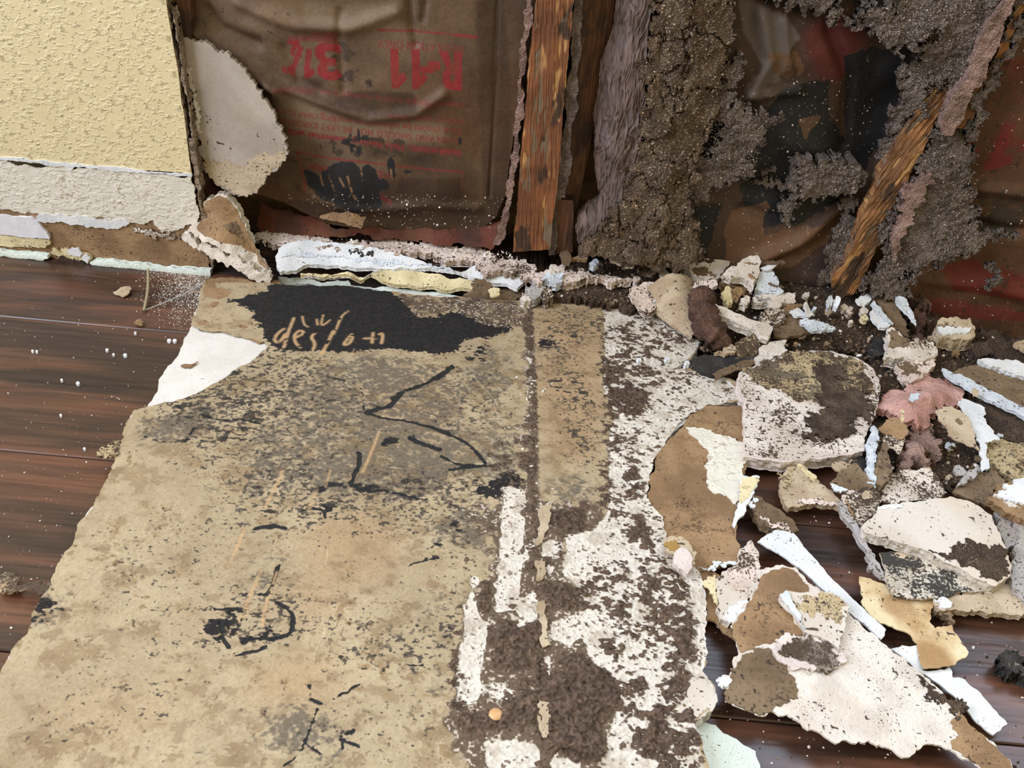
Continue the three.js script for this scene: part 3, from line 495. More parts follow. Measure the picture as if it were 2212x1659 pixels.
M.fibre_grey = material(stuff(512, [128, 112, 104], [94, 80, 74], { speck: .4, grain: 14, pit: .7, fibre: 18, off: 6 }), [.08, .08], .003, { roughness: 1 });
piece('batt_edge', 'pinkish fibreglass edge strip left of the orange stud, with a black gap beside it', 'insulation', { wall: true, o: [1160, -240, 1176, -240, 1164, -40, 1150, 0, 1143, 70, 1136, 140, 1130, 220, 1120, 300, 1114, 370, 1106, 420, 1100, 470, 1092, 500, 1080, 528, 1066, 530, 1076, 500, 1086, 460, 1094, 410, 1102, 340, 1112, 250, 1122, 160, 1134, 60, 1144, -20], h: -20, t: 8, m: M.fibre_pink, rag: .12, amp: 1.6, freq: 150, s: .0015 });
piece('batt_edge', 'grey fibre strip squeezed along the right side of the orange stud', 'insulation', { wall: true, o: [1272, -240, 1290, -240, 1270, -40, 1258, 0, 1254, 90, 1248, 180, 1240, 260, 1232, 330, 1226, 400, 1222, 425, 1206, 432, 1203, 490, 1198, 552, 1186, 552, 1190, 500, 1198, 430, 1208, 340, 1222, 230, 1234, 110, 1242, 0], h: -19, t: 8, m: M.fibre_grey, rag: .10, amp: 1.6, freq: 150, s: .0015 });
piece('paper_fold', 'dark red-brown folded foot of the kraft facing behind the white broken board', 'paper', { wall: true, o: [560, 440, 620, 452, 700, 474, 800, 488, 900, 494, 1000, 492, 1070, 478, 1096, 470, 1086, 520, 1060, 540, 960, 534, 820, 524, 700, 516, 580, 512, 556, 490], h: [-60, -56, -50, -46, -44, -44, -44, -40, -28, -22, -22, -24, -26, -30, -44], t: 1.5, m: material(stuff(512, [98, 52, 36], [66, 38, 26], { speck: .35, fibre: 14, stain: .4, stainCol: [118, 80, 52], off: 3 }), [.2, .2], .001), rag: .1, amp: 3, freq: 40 });
piece('paper_flap', 'small pale kraft flap curling at the foot of the printed facing', 'paper', { wall: true, o: [690, 470, 712, 460, 750, 456, 792, 468, 784, 482, 780, 494, 750, 486, 716, 478], h: [-30, -28, -26, -30, -20, -18, -18, -24], t: .6, m: M.kraft, rag: .08, amp: 1, freq: 60 });

/* ------------------------------------------------------------------ the rotten middle of the wall */
M.greybatt = material(paint(512, 1024, (u, v, o) => {                 // matted fibre, strands running down
  const w = fbm(u * 8, v * 8, 3, 8), w2 = fbm(u * 16 + 4, v * 8, 2, 16), s = vn(u * 40 + w * 5, v * 16 + w2 * 4, 8), s2 = vn(u * 112 + w * 9, v * 32 + w2 * 6, 16), k = s * .6 + s2 * .4, t = sm(.5, .64, fbm(u * 4, v * 8 + 2, 3, 4));
  o[0] = 104 + (k - .5) * 80; o[1] = 86 + (k - .5) * 72; o[2] = 78 + (k - .5) * 70; mix(o, 126, 118, 122, t * .35); o[3] = k;
}), [.09, .18], .006, { roughness: 1 });
const strands = (u, v) => { const w = fbm(u * 40 + 60, v * 30 + 60, 3) * 5, k = vn(u * 420 + w + 300, v * 60 + w * 2 + 300); return .0024 * (k - .5) + .006 * (fbm(u * 30 + 60, v * 26 + 60, 2) - .5); };
piece('insulation_batt', 'grey-pink matted fibreglass batt bulging out beside the dark stud', 'insulation', { wall: true, o: [1330, -260, 1420, -260, 1412, -40, 1404, 60, 1398, 150, 1392, 240, 1384, 320, 1372, 380, 1362, 420, 1340, 440, 1322, 470, 1310, 520, 1290, 545, 1256, 545, 1246, 520, 1243, 490, 1247, 468, 1264, 448, 1284, 432, 1296, 420, 1290, 392, 1284, 340, 1284, 270, 1290, 200, 1296, 130, 1312, 90, 1326, 50, 1330, 0], h: [-40, -20, -14, -14, -14, -14, -14, -14, -14, -10, -10, -8, -8, -14, -18, -22, -26, -30, -34, -34, -36, -40, -40, -40, -40, -40, -40, -40], c: [[1345, 250, -4], [1335, 340, -4], [1355, 150, -6], [1372, 40, -8], [1315, 300, -14], [1280, 500, 2]], t: 12, m: M.greybatt, rag: .06, amp: 1.5, freq: 60, s: .0016, fn: strands });
M.crust = material(stuff(1024, [112, 93, 75], [80, 64, 51], { speck: .5, speckCol: [168, 152, 134], grain: 16, pit: .7, dirt: .33, dirtCol: [128, 100, 72], stain: .4, stainCol: [86, 68, 54], off: 5 }), [.12, .12], .0035, { roughness: 1 });
const cracked = (amp, ox) => (u, v) => { const a = fbm(u * 60 + 60 + ox, v * 44 + 60, 4) - .5, b = fbm(u * 170 + 90, v * 120 + 60 + ox, 3) - .5; return amp * (a * 1.3 - 1.5 * sm(.03, 0, Math.abs(a - .02)) * .35 + b * .7); };
piece('rotten_crust', 'tall column of crumbly brown rot on the wall, right of the matted grey batt', 'rotten plaster', { wall: true, o: [1408, -260, 1610, -260, 1598, -40, 1590, 40, 1584, 90, 1574, 128, 1562, 150, 1560, 190, 1552, 226, 1542, 262, 1530, 290, 1518, 320, 1508, 345, 1512, 372, 1498, 400, 1484, 432, 1496, 450, 1512, 476, 1506, 520, 1520, 556, 1490, 580, 1440, 580, 1380, 572, 1300, 560, 1260, 556, 1250, 545, 1262, 520, 1300, 500, 1318, 470, 1334, 446, 1358, 424, 1366, 380, 1376, 330, 1384, 260, 1390, 180, 1398, 90, 1404, 0], h: [-12, -14, -12, -12, -12, -14, -16, -16, -16, -16, -16, -14, -12, -12, -10, -8, -8, -8, -4, 0, 6, 8, 10, 10, 8, 6, 4, 2, 0, -2, -6, -8, -10, -10, -10, -10, -10], c: [[1480, 100, -2], [1470, 250, 0], [1440, 380, 4], [1430, 480, 10], [1500, 0, -4]], t: 10, m: M.crust, rag: .3, amp: 0, s: .0018, fn: cracked(.0075, 0) });
M.granular = M.fluff;
const grainy = (amp, ox) => (u, v) => amp * (.42 * (fbm(u * 330 + 60 + ox, v * 330 + 60, 2) - .5) + 1.0 * (fbm(u * 40 + 60, v * 40 + 60 + ox, 3) - .5));
piece('fluff_shelf', 'ragged shelf of brown crumbly fluff reaching from the rot column toward the black paper', 'insulation', { wall: true, o: [1540, 150, 1560, 138, 1584, 128, 1604, 120, 1610, 140, 1604, 170, 1594, 190, 1580, 190, 1572, 204, 1600, 226, 1640, 242, 1668, 256, 1690, 262, 1668, 272, 1650, 268, 1654, 300, 1648, 320, 1634, 318, 1636, 370, 1620, 386, 1590, 396, 1570, 404, 1545, 398, 1530, 420, 1510, 440, 1490, 446, 1480, 430, 1505, 350, 1512, 340, 1532, 340, 1548, 318, 1556, 270, 1540, 262, 1526, 300, 1512, 330, 1520, 280, 1548, 230], h: -20, t: 8, m: M.granular, rag: .4, amp: 0, s: .0018, fn: grainy(.009, 2) });
// the black, mould-eaten paper of the middle bay, its hollow painted dark
M.mouldpaper = printed(-.05, 1480, -200, 2020, 640, 900, [
  [p => { p.poly([1590, -10, 1640, 10, 1700, 30, 1720, 60, 1700, 110, 1680, 170, 1620, 210, 1600, 190, 1640, 130, 1600, 60], .9); p.poly([1560, 200, 1700, 190, 1690, 220, 1560, 230], .5); }, 8],                    // 0 grey bloom
  [p => { p.poly([1720, 40, 1860, 30, 1880, 90, 1850, 180, 1780, 175, 1740, 120], .8); p.spot(1850, 340, 30, 50, .3); }, 14],                                                                               // 1 red print soaked through
  [p => { p.poly([1500, 250, 1640, 255, 1690, 170, 1790, 170, 1795, 250, 1840, 330, 1830, 430, 1700, 480, 1640, 460, 1600, 440, 1600, 330, 1500, 340]); p.poly([1830, 120, 1980, 110, 1960, 240, 1900, 360, 1880, 420, 1840, 420, 1840, 250]); p.poly([1480, 440, 1560, 430, 1530, 500, 1520, 560, 1480, 560], .9); p.spot(1690, 470, 50, 14, .9); p.poly([1590, 0, 1720, -60, 1900, -60, 1900, 20, 1700, 20], .4); }, 6],   // 2 black mould; the shade of the hollow is painted black too
  [p => { p.poly([1720, 252, 1776, 246, 1770, 262, 1744, 280, 1742, 292, 1730, 285, 1726, 265]); p.poly([1580, 440, 1650, 420, 1660, 440, 1640, 470, 1650, 500, 1780, 470, 1820, 440, 1830, 460, 1780, 520, 1700, 560, 1560, 560, 1560, 480]); p.poly([1640, 90, 1720, 100, 1740, 150, 1690, 165, 1660, 150], .6); }, 4],  // 3 brown paper still showing
], (u, v, o, m, x, y) => {
  const n = look(N8, 8, x * 40, y * 40), f = look(B32, 32, x * 220, y * 220), w = (n - .5) * .04;
  o[0] = 66 + (n - .5) * 40; o[1] = 47 + (n - .5) * 30; o[2] = 36 + (n - .5) * 22;
  mix(o, 104, 34, 33, m[1](w, w) * .8); mix(o, 104, 96, 94, sm(.25, .7, m[0](w, w) + (f - .5) * .4) * .8);
  mix(o, 22, 22, 25, sm(.38, .58, m[2](w, w) + (f - .5) * .8)); mix(o, 104, 72, 45, sm(.45, .58, m[3](w * .7, w * .7) + (f - .5) * .6) * .8);
  mix(o, 150, 138, 122, sm(.72, .78, f * .8 + look(F256, 256, x * 900, y * 900) * .2) * .6); o[3] = .5 + (n - .5) * .6 + (f - .5) * .3;
});
const wz = -.05, folds = [crease([1560, 210, 1640, 200, 1720, 190], .006, .006, wz), crease([1640, 20, 1660, 120, 1620, 190], .007, .008, wz), crease([1690, 40, 1700, 140], .005, .005, wz), crease([1790, 60, 1840, 180, 1830, 330], .006, -.008, wz), crease([1700, 300, 1780, 330], .01, .006, wz), crease([1620, 545, 1720, 510, 1820, 440], .008, .010, wz), crease([1600, 440, 1700, 470], .006, -.006, wz)];
piece('mould_paper', 'wrinkled kraft facing eaten black by mould, the dark of its hollow painted in, deep in the middle bay', 'paper', { wall: true, o: [1480, -240, 1990, -240, 1990, 100, 1990, 260, 1940, 380, 1900, 470, 1850, 580, 1780, 620, 1600, 600, 1470, 600, 1460, 300], h: [-56, -60, -66, -70, -64, -56, -40, -30, -26, -30, -52], c: [[1650, 100, -40], [1760, 90, -44], [1900, 250, -84], [1870, 350, -80], [1700, 320, -44], [1700, 500, -38], [1600, 520, -36]], t: 8, m: M.mouldpaper, rag: .03, amp: 2.4, freq: 30, s: .0028, fn: (u, v) => { let s = 0; for (const c of folds) s += c(u, v); return s; } });
const fluffs = 'grey fluff clinging to the wall';
const lump = (label, o, h, amp, ox, extra = {}) => piece('fibre_clump', label, 'insulation', { wall: true, o, h, t: 7, m: M.fluff, rag: .45, amp: 0, s: .0017, fn: grainy(amp, ox), group: fluffs, ...extra });
lump('grey fluff fringe hanging at the top edge above the red-stained paper', [1640, -200, 1830, -200, 1820, -40, 1796, 10, 1798, 34, 1770, 36, 1744, 26, 1720, 14, 1690, 4, 1650, -10], -30, .008, 1);
lump('thin grey fibre bridge along the top of the red-stained paper', [1790, 30, 1820, 36, 1850, 34, 1868, 22, 1874, 40, 1850, 46, 1810, 44], -34, .006, 2);
lump('rounded grey fluff overhang above the blue-black hollow', [1862, 6, 1880, 14, 1900, 20, 1930, 26, 1950, 10, 1960, -200, 2120, -200, 2060, 20, 2010, 60, 1996, 92, 1970, 112, 1940, 104, 1910, 94, 1880, 80, 1868, 50], [-30, -24, -22, -22, -26, -26, -20, -18, -14, -14, -20, -24, -24, -26, -30], .011, 3, { t: 14 });
lump('large grey fluff mass spread over the upper right of the opening', [2040, -200, 2230, -200, 2190, 0, 2170, 50, 2150, 100, 2126, 160, 2100, 200, 2080, 226, 2060, 260, 2040, 290, 2020, 300, 2040, 240, 2052, 190, 2020, 184, 1996, 210, 1976, 250, 1955, 290, 1930, 330, 1912, 360, 1900, 330, 1930, 260, 1960, 210, 1966, 150, 1990, 110, 2010, 70, 2030, 20], [-14, -14, -14, -14, -14, -14, -16, -16, -18, -20, -22, -24, -26, -28, -30, -34, -36, -36, -36, -40, -40, -36, -34, -26, -22, -18, -16], .010, 5, { t: 8 });
lump('square grey fluff chunk stuck on the black paper', [1722, 352, 1740, 346, 1770, 350, 1790, 344, 1810, 342, 1840, 352, 1860, 366, 1856, 390, 1852, 412, 1830, 418, 1800, 424, 1770, 428, 1740, 432, 1722, 440, 1726, 410, 1718, 390], -26, .010, 7, { t: 24 });
lump('thin grey fluff spur dangling from the square chunk', [1700, 400, 1714, 392, 1728, 402, 1722, 430, 1712, 450, 1706, 474, 1698, 484, 1688, 476, 1692, 440], -30, .006, 8);
lump('thin fluff ledge running from the shelf to the square chunk', [1600, 392, 1640, 392, 1700, 398, 1720, 396, 1716, 410, 1680, 408, 1620, 404], -34, .006, 9);
lump('broad grey-pink fluff apron below the leaning stud', [1990, 330, 2010, 300, 2040, 290, 2070, 270, 2096, 290, 2100, 320, 2092, 350, 2100, 380, 2094, 400, 2112, 418, 2096, 440, 2100, 470, 2114, 500, 2130, 520, 2110, 546, 2080, 550, 2056, 570, 2040, 580, 2010, 566, 1990, 580, 1975, 600, 1960, 622, 1940, 640, 1900, 640, 1866, 632, 1874, 600, 1910, 530, 1945, 450, 1970, 390], [-26, -24, -22, -22, -22, -22, -22, -22, -22, -22, -20, -18, -14, -10, -6, -4, -2, 0, 2, 4, 6, 8, 10, 12, 10, 4, -4, -12, -20], .010, 11, { t: 8 });
lump('dark grey fluff foot to the left of the leaning stud', [1820, 440, 1850, 430, 1860, 450, 1852, 500, 1836, 540, 1812, 580, 1790, 610, 1770, 600, 1790, 560, 1800, 520, 1816, 480], [-40, -40, -34, -28, -20, -12, -6, -6, -16, -24, -34], .007, 13);
piece('pink_patch', 'dusty pink fibreglass patch on the grey apron, right of the leaning stud', 'insulation', { wall: true, o: [1972, 400, 1990, 384, 2010, 372, 2012, 400, 2000, 430, 1984, 450, 1970, 470, 1960, 500, 1946, 540, 1926, 560, 1920, 530, 1940, 490, 1956, 440], h: [-12, -12, -12, -10, -8, -6, -4, 0, 6, 10, 6, -2, -8], t: 8, m: M.fibre_pink, rag: .35, amp: 3, freq: 140, s: .0016 });
piece('pink_strip', 'long dusty pink fibre strip running down beside the broken lath at upper right', 'insulation', { wall: true, o: [2194, -200, 2240, -200, 2200, -20, 2188, 10, 2170, 60, 2152, 110, 2130, 160, 2112, 190, 2098, 200, 2090, 230, 2070, 270, 2056, 292, 2040, 292, 2034, 278, 2044, 240, 2062, 200, 2084, 178, 2100, 150, 2110, 110, 2130, 60, 2156, 20, 2172, -10], h: -8, t: 12, m: M.fibre_pink, rag: .12, amp: 2, freq: 140, s: .0016 });
piece('broken_lath', 'split brown wood lath right of the long pink strip', 'wood', { wall: true, o: [2215, -200, 2270, -200, 2222, 0, 2200, 40, 2180, 100, 2150, 170, 2120, 220, 2100, 260, 2080, 276, 2060, 280, 2072, 250, 2092, 214, 2104, 196, 2130, 165, 2156, 112, 2176, 60, 2196, 10], h: -16, t: 14, m: M.studrot, rag: .08, amp: 2, freq: 130, s: .002, turn: -.42 });
M.redprint = printed(-.03, 1900, -200, 2330, 780, 640, [
  [p => { upside(p, 'R-11', 2340, 292, 2092, 262, 92); upside(p, '3', 2100, 262, 2076, 270, 60); upside(p, 'BURN AND SHOULD', 2420, 215, 2170, 160, 16, 'normal', .7); upside(p, 'care should be', 2420, 232, 2168, 185, 16, 'normal', .7); upside(p, 'with an open', 2400, 250, 2160, 206, 15, 'normal', .7); upside(p, 'Unfaced', 2300, 275, 2140, 240, 14, 'normal', .6); upside(p, 'WARN', 2340, 170, 2190, 130, 24, 'bold', .8); p.poly([2030, 580, 2100, 560, 2230, 600, 2330, 600, 2330, 660, 2200, 640, 2060, 620], .8); p.poly([1980, 630, 2060, 640, 2230, 670, 2330, 690, 2230, 690, 2040, 670, 1980, 655], .7); p.spot(2180, 310, 30, 12, .5); }, 2],
  [p => { p.poly([2090, 400, 2330, 400, 2330, 470, 2150, 480, 2100, 450], .5); p.spot(2150, 500, 60, 20, .9); }, 14],
], (u, v, o, m, x, y) => { const n = look(N8, 8, x * 36, y * 36), f = look(B32, 32, x * 180, y * 180), w = (n - .5) * .015; o[0] = 88 + (n - .5) * 40; o[1] = 57 + (n - .5) * 30; o[2] = 36 + (n - .5) * 20; mix(o, 52, 42, 28, sm(.3, .6, m[1](w, w) + (f - .5) * .4)); mix(o, 116, 26, 24, m[0](w, w * .5) * (.5 + f * .5)); mix(o, 48, 34, 26, sm(.68, .76, f) * .7); o[3] = .5 + (n - .5) * .6 + (f - .5) * .4; });
const rz = -.03, rf = [crease([2060, 410, 2150, 415, 2230, 425], .006, .006, rz), crease([2090, 490, 2160, 500, 2240, 505], .006, -.006, rz), crease([2000, 600, 2120, 610, 2240, 640], .008, .006, rz)];
piece('insulation_batt', 'dark kraft-faced batt with smeared red print at the right edge of the photo', 'insulation', { wall: true, o: [2190, -220, 2380, -220, 2380, 790, 2212, 745, 2120, 726, 2030, 712, 1985, 690, 1950, 668, 1930, 640, 1990, 570, 2080, 520, 2080, 380, 2085, 280, 2120, 200], h: [-40, -40, -28, -22, -20, -18, -18, -20, -24, -32, -38, -40, -42, -42], c: [[2200, 300, -32], [2180, 560, -28]], t: 4, m: M.redprint, rag: .03, amp: 2, freq: 26, s: .003, fn: (u, v) => { let s = 0; for (const c of rf) s += c(u, v); return s; } });
lump('grey fluff crest dripping along the right side of the broken lath', [2180, 90, 2230, 30, 2230, 80, 2200, 100, 2170, 130, 2150, 190, 2130, 240, 2110, 280, 2094, 300, 2086, 280, 2110, 240, 2134, 190, 2160, 130], -12, .007, 15, { t: 10 });
lump('small fluff tuft on the red print at the far right', [2110, 510, 2140, 500, 2170, 506, 2200, 506, 2196, 516, 2160, 516, 2130, 522], -12, .005, 17, { t: 6 });
lump('pale fluff tuft beside the red print, above the white chunk', [2130, 570, 2146, 566, 2160, 590, 2170, 610, 2150, 604, 2138, 590], -8, .004, 19, { t: 6 });

/* ------------------------------------------------------------------ what hangs on at the broken edge on the left */
M.greytan = material(stuff(1024, [176, 165, 153], [158, 146, 134], { speck: .25, stain: .3, stainCol: [150, 132, 112], grain: 4, pit: .15, off: 4 }), [.3, .3], .0006, { roughness: .85 });
piece('gypsum_flap', 'broken grey drywall flap sticking out of the yellow wall edge beside the printed paper', 'drywall', {
  wall: true, o: [402, 82, 430, 88, 452, 96, 478, 112, 505, 130, 530, 150, 548, 176, 565, 198, 578, 222, 592, 246, 606, 272, 620, 300, 621, 318, 618, 336, 606, 356, 590, 372, 574, 384, 562, 404, 545, 418, 510, 420, 492, 414, 470, 402, 450, 380, 438, 340, 430, 300, 424, 240, 414, 170], h: [-10, -10, -10, -8, -6, -4, -4, -2, -2, 0, 2, 3, 3, 2, 2, 0, -2, -4, -6, -10, -10, -11, -11, -11, -11, -11, -11], t: 5, m: M.greytan, rag: .22, amp: .6, freq: 40, s: .0025,
  faces: [{ n: 'torn_paper', m: M.tan, o: [438, 350, 470, 352, 510, 356, 548, 340, 570, 328, 612, 318, 616, 336, 604, 356, 588, 372, 572, 384, 560, 402, 545, 415, 510, 417, 492, 411, 470, 399, 452, 380], t: .4, rag: .25, label: 'tan paper left on the lower end of the flap' }, { n: 'white_ridge', m: M.gypsum, o: [403, 146, 412, 146, 420, 180, 428, 230, 436, 286, 430, 290, 420, 240, 410, 190], t: 1.2, rag: .25, amp: .8 }] });
piece('paper_tongue', 'brown paper-faced drywall tongue bent out at the wall corner, white broken edge below', 'drywall', {
  o: [], wall: true, ...(() => ({ o: [440, 436, 452, 428, 470, 420, 490, 424, 506, 442, 520, 466, 532, 492, 546, 520, 556, 546, 572, 572, 580, 592, 566, 588, 544, 580, 520, 566, 494, 548, 470, 534, 444, 524, 420, 514, 402, 502, 410, 494, 428, 482, 440, 470], h: [-2, -4, -6, -6, -6, -4, 0, 6, 12, 20, 28, 30, 30, 30, 28, 26, 24, 18, 14, 10, 4] }))(),
  t: 9, m: M.gypsum, rag: .12, amp: .6, freq: 70, s: .002, part: 'gypsum_core',
  faces: [{ n: 'kraft_face', m: M.kraft, o: [442, 438, 470, 422, 490, 426, 506, 444, 520, 468, 532, 494, 546, 522, 556, 548, 572, 574, 578, 588, 560, 578, 536, 560, 506, 540, 476, 526, 448, 514, 430, 498, 428, 486, 440, 472], t: .5, rag: .06 }, { n: 'darker_paper_scar', m: M.kraft_grey, o: [482, 484, 512, 474, 526, 500, 530, 520, 522, 528, 504, 512], t: .9, rag: .05 }] });
piece('gypsum_strip', 'white broken gypsum strip along the foot of the brown paper tongue', 'drywall', { o: [392, 510, 404, 504, 418, 516, 440, 528, 470, 538, 500, 552, 530, 570, 560, 588, 582, 598, 588, 602, 572, 608, 556, 610, 536, 598, 510, 582, 478, 566, 450, 552, 424, 536, 400, 524], wall: true, h: [12, 12, 16, 20, 24, 28, 32, 34, 35, 34, 34, 33, 33, 32, 30, 26, 22, 16], t: 7, m: M.gypsum, rag: .22, amp: 1, freq: 120, s: .0018 });
piece('kraft_scrap', 'flat brown paper scrap on the floor under the bent tongue, partly dusted white', 'paper', { o: [446, 604, 470, 600, 520, 600, 560, 612, 600, 604, 604, 616, 580, 630, 560, 640, 500, 650, 486, 656, 530, 662, 548, 690, 570, 712, 578, 738, 560, 742, 530, 728, 500, 716, 470, 712, 440, 706, 416, 694, 428, 668, 440, 636], h: 15, t: .8, m: M.kraft, rag: .1, amp: .7, freq: 60 });

/* ------------------------------------------------------------------ the big drywall sheet fallen onto the floor, paper side up */
const SHEET = [440, 612, 520, 614, 600, 617, 700, 622, 850, 632, 1000, 645, 1100, 652, 1180, 653, 1250, 662, 1300, 667, 1365, 668, 1402, 677, 1440, 705, 1480, 727, 1512, 742, 1498, 768, 1472, 790, 1450, 800, 1500, 796, 1545, 812, 1590, 828, 1600, 850, 1598, 870, 1525, 878, 1490, 895, 1450, 940, 1418, 985, 1402, 1030, 1396, 1078, 1412, 1100, 1432, 1130, 1438, 1165, 1456, 1186, 1494, 1212, 1518, 1260, 1526, 1330, 1524, 1400, 1516, 1452, 1544, 1490, 1546, 1518, 1525, 1540, 1500, 1562, 1515, 1600, 1525, 1640, 1530, 1740, 700, 1740, -170, 1740, -60, 1560, 5, 1450, 25, 1410, 62, 1372, 70, 1330, 94, 1290, 112, 1264, 150, 1190, 168, 1150, 178, 1125, 205, 1090, 235, 1030, 262, 985, 268, 950, 275, 915, 290, 890, 318, 878, 375, 780, 416, 694, 430, 650];
const SHH = SHEET.map((_, i) => i % 2 ? 0 : 13).filter((_, i) => i % 2 === 0);
const za = (X, Y) => [400 + X / 2.765, 600 + Y / 2.765], zb = (X, Y) => [900 + X / 2.443, 980 + Y / 2.443], zc = (X, Y) => [400 + X / 2.517, 1000 + Y / 2.517];
const cv = (z, a) => { const r = []; for (let i = 0; i < a.length; i += 2) r.push(...z(a[i], a[i + 1])); return r; };
const sheetBox = (() => { let x0 = 9, x1 = -9, z0 = 9, z1 = -9; for (let i = 0; i < SHEET.length; i += 2) { const [x, z] = floorPt(SHEET[i], Math.min(SHEET[i + 1], 1720), .0135); x0 = Math.min(x0, x); x1 = Math.max(x1, x); z0 = Math.min(z0, z); z1 = Math.max(z1, z); } return [x0 - .004, z0 - .004, x1 - x0 + .008, z1 - z0 + .03]; })();
const SW = 1024, SHT = Math.round(1024 * sheetBox[3] / sheetBox[2]);
const sheetUV = (px, py) => { const [x, z] = floorPt(px, py, .0135); return [(x - sheetBox[0]) / sheetBox[2], (z - sheetBox[1]) / sheetBox[3]]; };
const SM = masks(SW, SHT, sheetUV, [
  [p => {                                                            // 0 grey film of mould
    p.spot(800, 860, 190, 110, .55); p.spot(700, 980, 190, 90, .5); p.spot(860, 1000, 150, 90, .62); p.spot(380, 920, 90, 36, .7); p.spot(560, 860, 150, 60, .32); p.spot(1000, 900, 120, 120, .35); p.spot(1020, 1140, 110, 60, .55); p.spot(1080, 1000, 60, 80, .6); p.spot(560, 1070, 120, 50, .32); p.spot(580, 1250, 50, 60, .5); p.spot(640, 1580, 60, 60, .75); p.spot(720, 1600, 60, 30, .6); p.spot(490, 1590, 60, 50, .4); p.spot(930, 1480, 70, 40, .45); p.spot(100, 1320, 50, 40, .7); p.spot(1060, 800, 60, 60, .5); p.spot(1230, 1060, 60, 30, .7); p.spot(1200, 760, 50, 40, .4); p.spot(280, 1230, 50, 30, .4); p.spot(900, 1330, 120, 60, .25); p.spot(1060, 1600, 60, 60, .6);
  }, 22],
  [p => {                                                            // 1 solid black mould
    p.poly([484, 658, 520, 648, 570, 630, 590, 606, 700, 610, 780, 614, 840, 630, 880, 655, 900, 690, 950, 690, 980, 672, 1020, 690, 1060, 706, 1110, 690, 1108, 716, 1060, 730, 1000, 735, 985, 762, 940, 768, 860, 756, 780, 758, 760, 764, 700, 760, 640, 762, 600, 756, 576, 742, 560, 700, 540, 668, 510, 660]);
    p.poly([1000, 762, 1060, 745, 1050, 790, 1010, 800], .45); p.poly([860, 640, 1000, 650, 1140, 655, 1140, 700, 1060, 700, 980, 670, 900, 690], .36); p.spot(1100, 1050, 40, 26, .9); p.spot(1060, 1065, 40, 22, .7); p.spot(790, 1055, 22, 16, .9); p.spot(845, 960, 20, 7, .9); p.spot(905, 955, 26, 9, .75); p.spot(700, 1105, 26, 14, .6); p.spot(680, 1140, 24, 12, .6); p.spot(470, 1360, 34, 44, .62); p.spot(500, 1330, 46, 14, .6); p.spot(560, 1375, 70, 18, .6); p.spot(600, 1320, 16, 30, .55); p.spot(740, 1600, 22, 12, .7); p.spot(760, 1585, 16, 10, .9); p.spot(690, 1505, 10, 20, .6); p.spot(100, 1320, 26, 30, .65); p.spot(1180, 740, 26, 14, .7); p.spot(995, 1140, 20, 24, .6); p.spot(960, 1190, 40, 14, .55); p.spot(1070, 660, 60, 12, .45); p.spot(1000, 650, 70, 10, .45); p.spot(895, 1320, 40, 10, .35); p.spot(760, 1424, 26, 16, .5);
  }, 11],
  [p => {                                                            // 2 density of specks
    p.spot(480, 880, 160, 80, .95); p.spot(600, 800, 140, 60, .8); p.spot(700, 900, 160, 100, .7); p.spot(520, 1000, 160, 60, .6); p.spot(620, 1080, 140, 90, .8); p.spot(900, 1080, 200, 90, .85); p.spot(560, 1330, 120, 90, .85); p.spot(340, 1200, 160, 120, .45); p.spot(300, 1450, 200, 150, .4); p.spot(850, 1400, 170, 80, .7); p.spot(800, 1580, 200, 70, .6); p.spot(1000, 860, 120, 100, .6); p.spot(1230, 850, 60, 200, .85); p.spot(1000, 1250, 60, 200, .6); p.spot(1230, 700, 70, 50, .9); p.spot(1400, 740, 80, 60, .8); p.spot(100, 1600, 200, 80, .4); p.spot(720, 1280, 100, 120, .3);
  }, 26],
  [p => {                                                            // 3 cracks and inked outlines
    p.line(13, cv(za, [1590, 540, 1500, 610])); p.line(9, cv(za, [1500, 605, 1420, 650, 1320, 680])); p.line(14, cv(za, [1290, 690, 1260, 730, 1215, 775])); p.line(9, cv(za, [1215, 775, 1150, 795, 1085, 812])); p.line(7, cv(za, [1085, 812, 1150, 842, 1290, 856])); p.line(5, cv(za, [1290, 856, 1430, 890, 1500, 912])); p.line(9, cv(za, [1500, 912, 1580, 945])); p.line(6, cv(za, [1580, 945, 1680, 990, 1730, 1040, 1790, 1110])); p.line(9, cv(za, [1040, 1060, 1050, 1120, 1000, 1200, 990, 1240])); p.line(3, cv(za, [880, 610, 1040, 630, 1060, 720, 1070, 800]), .7); p.line(5, cv(za, [990, 1250, 1130, 1290, 1180, 1270, 1310, 1310, 1440, 1330]), .8);
    p.line(8, cv(zc, [510, 560, 490, 640, 440, 720])); p.line(8, cv(zc, [500, 765, 560, 790, 598, 860, 575, 940, 480, 968])); p.line(6, cv(zc, [480, 968, 400, 955, 320, 990])); p.line(7, cv(zc, [270, 1045, 390, 1040, 440, 1005])); p.line(4, cv(zc, [720, 1340, 690, 1420, 655, 1530, 590, 1610, 540, 1659])); p.line(4, cv(zc, [655, 1530, 740, 1590]), .8); p.line(5, cv(zc, [680, 1220, 670, 1270, 700, 1310, 770, 1320]), .8); p.line(5, cv(zc, [800, 1285, 850, 1270, 950, 1215]), .9); p.line(4, cv(zc, [840, 1510, 950, 1550]), .9); p.line(4, cv(zc, [850, 1520, 860, 1560]), .9); p.line(7, cv(zc, [880, 1480, 920, 1465]), 1); p.line(3, cv(zc, [80, 385, 240, 350, 380, 375]), .6); p.line(5, cv(zc, [380, 370, 540, 355]), .9); p.line(5, cv(zc, [1220, 1110, 1290, 1100]), .9); p.line(4, cv(zc, [1200, 575, 1260, 550, 1380, 525]), .7); p.line(3, [300, 940, 350, 965, 420, 950, 470, 960], .6); p.line(3, [380, 880, 440, 905, 400, 960], .5); p.line(3, [1100, 890, 1140, 905], .6);
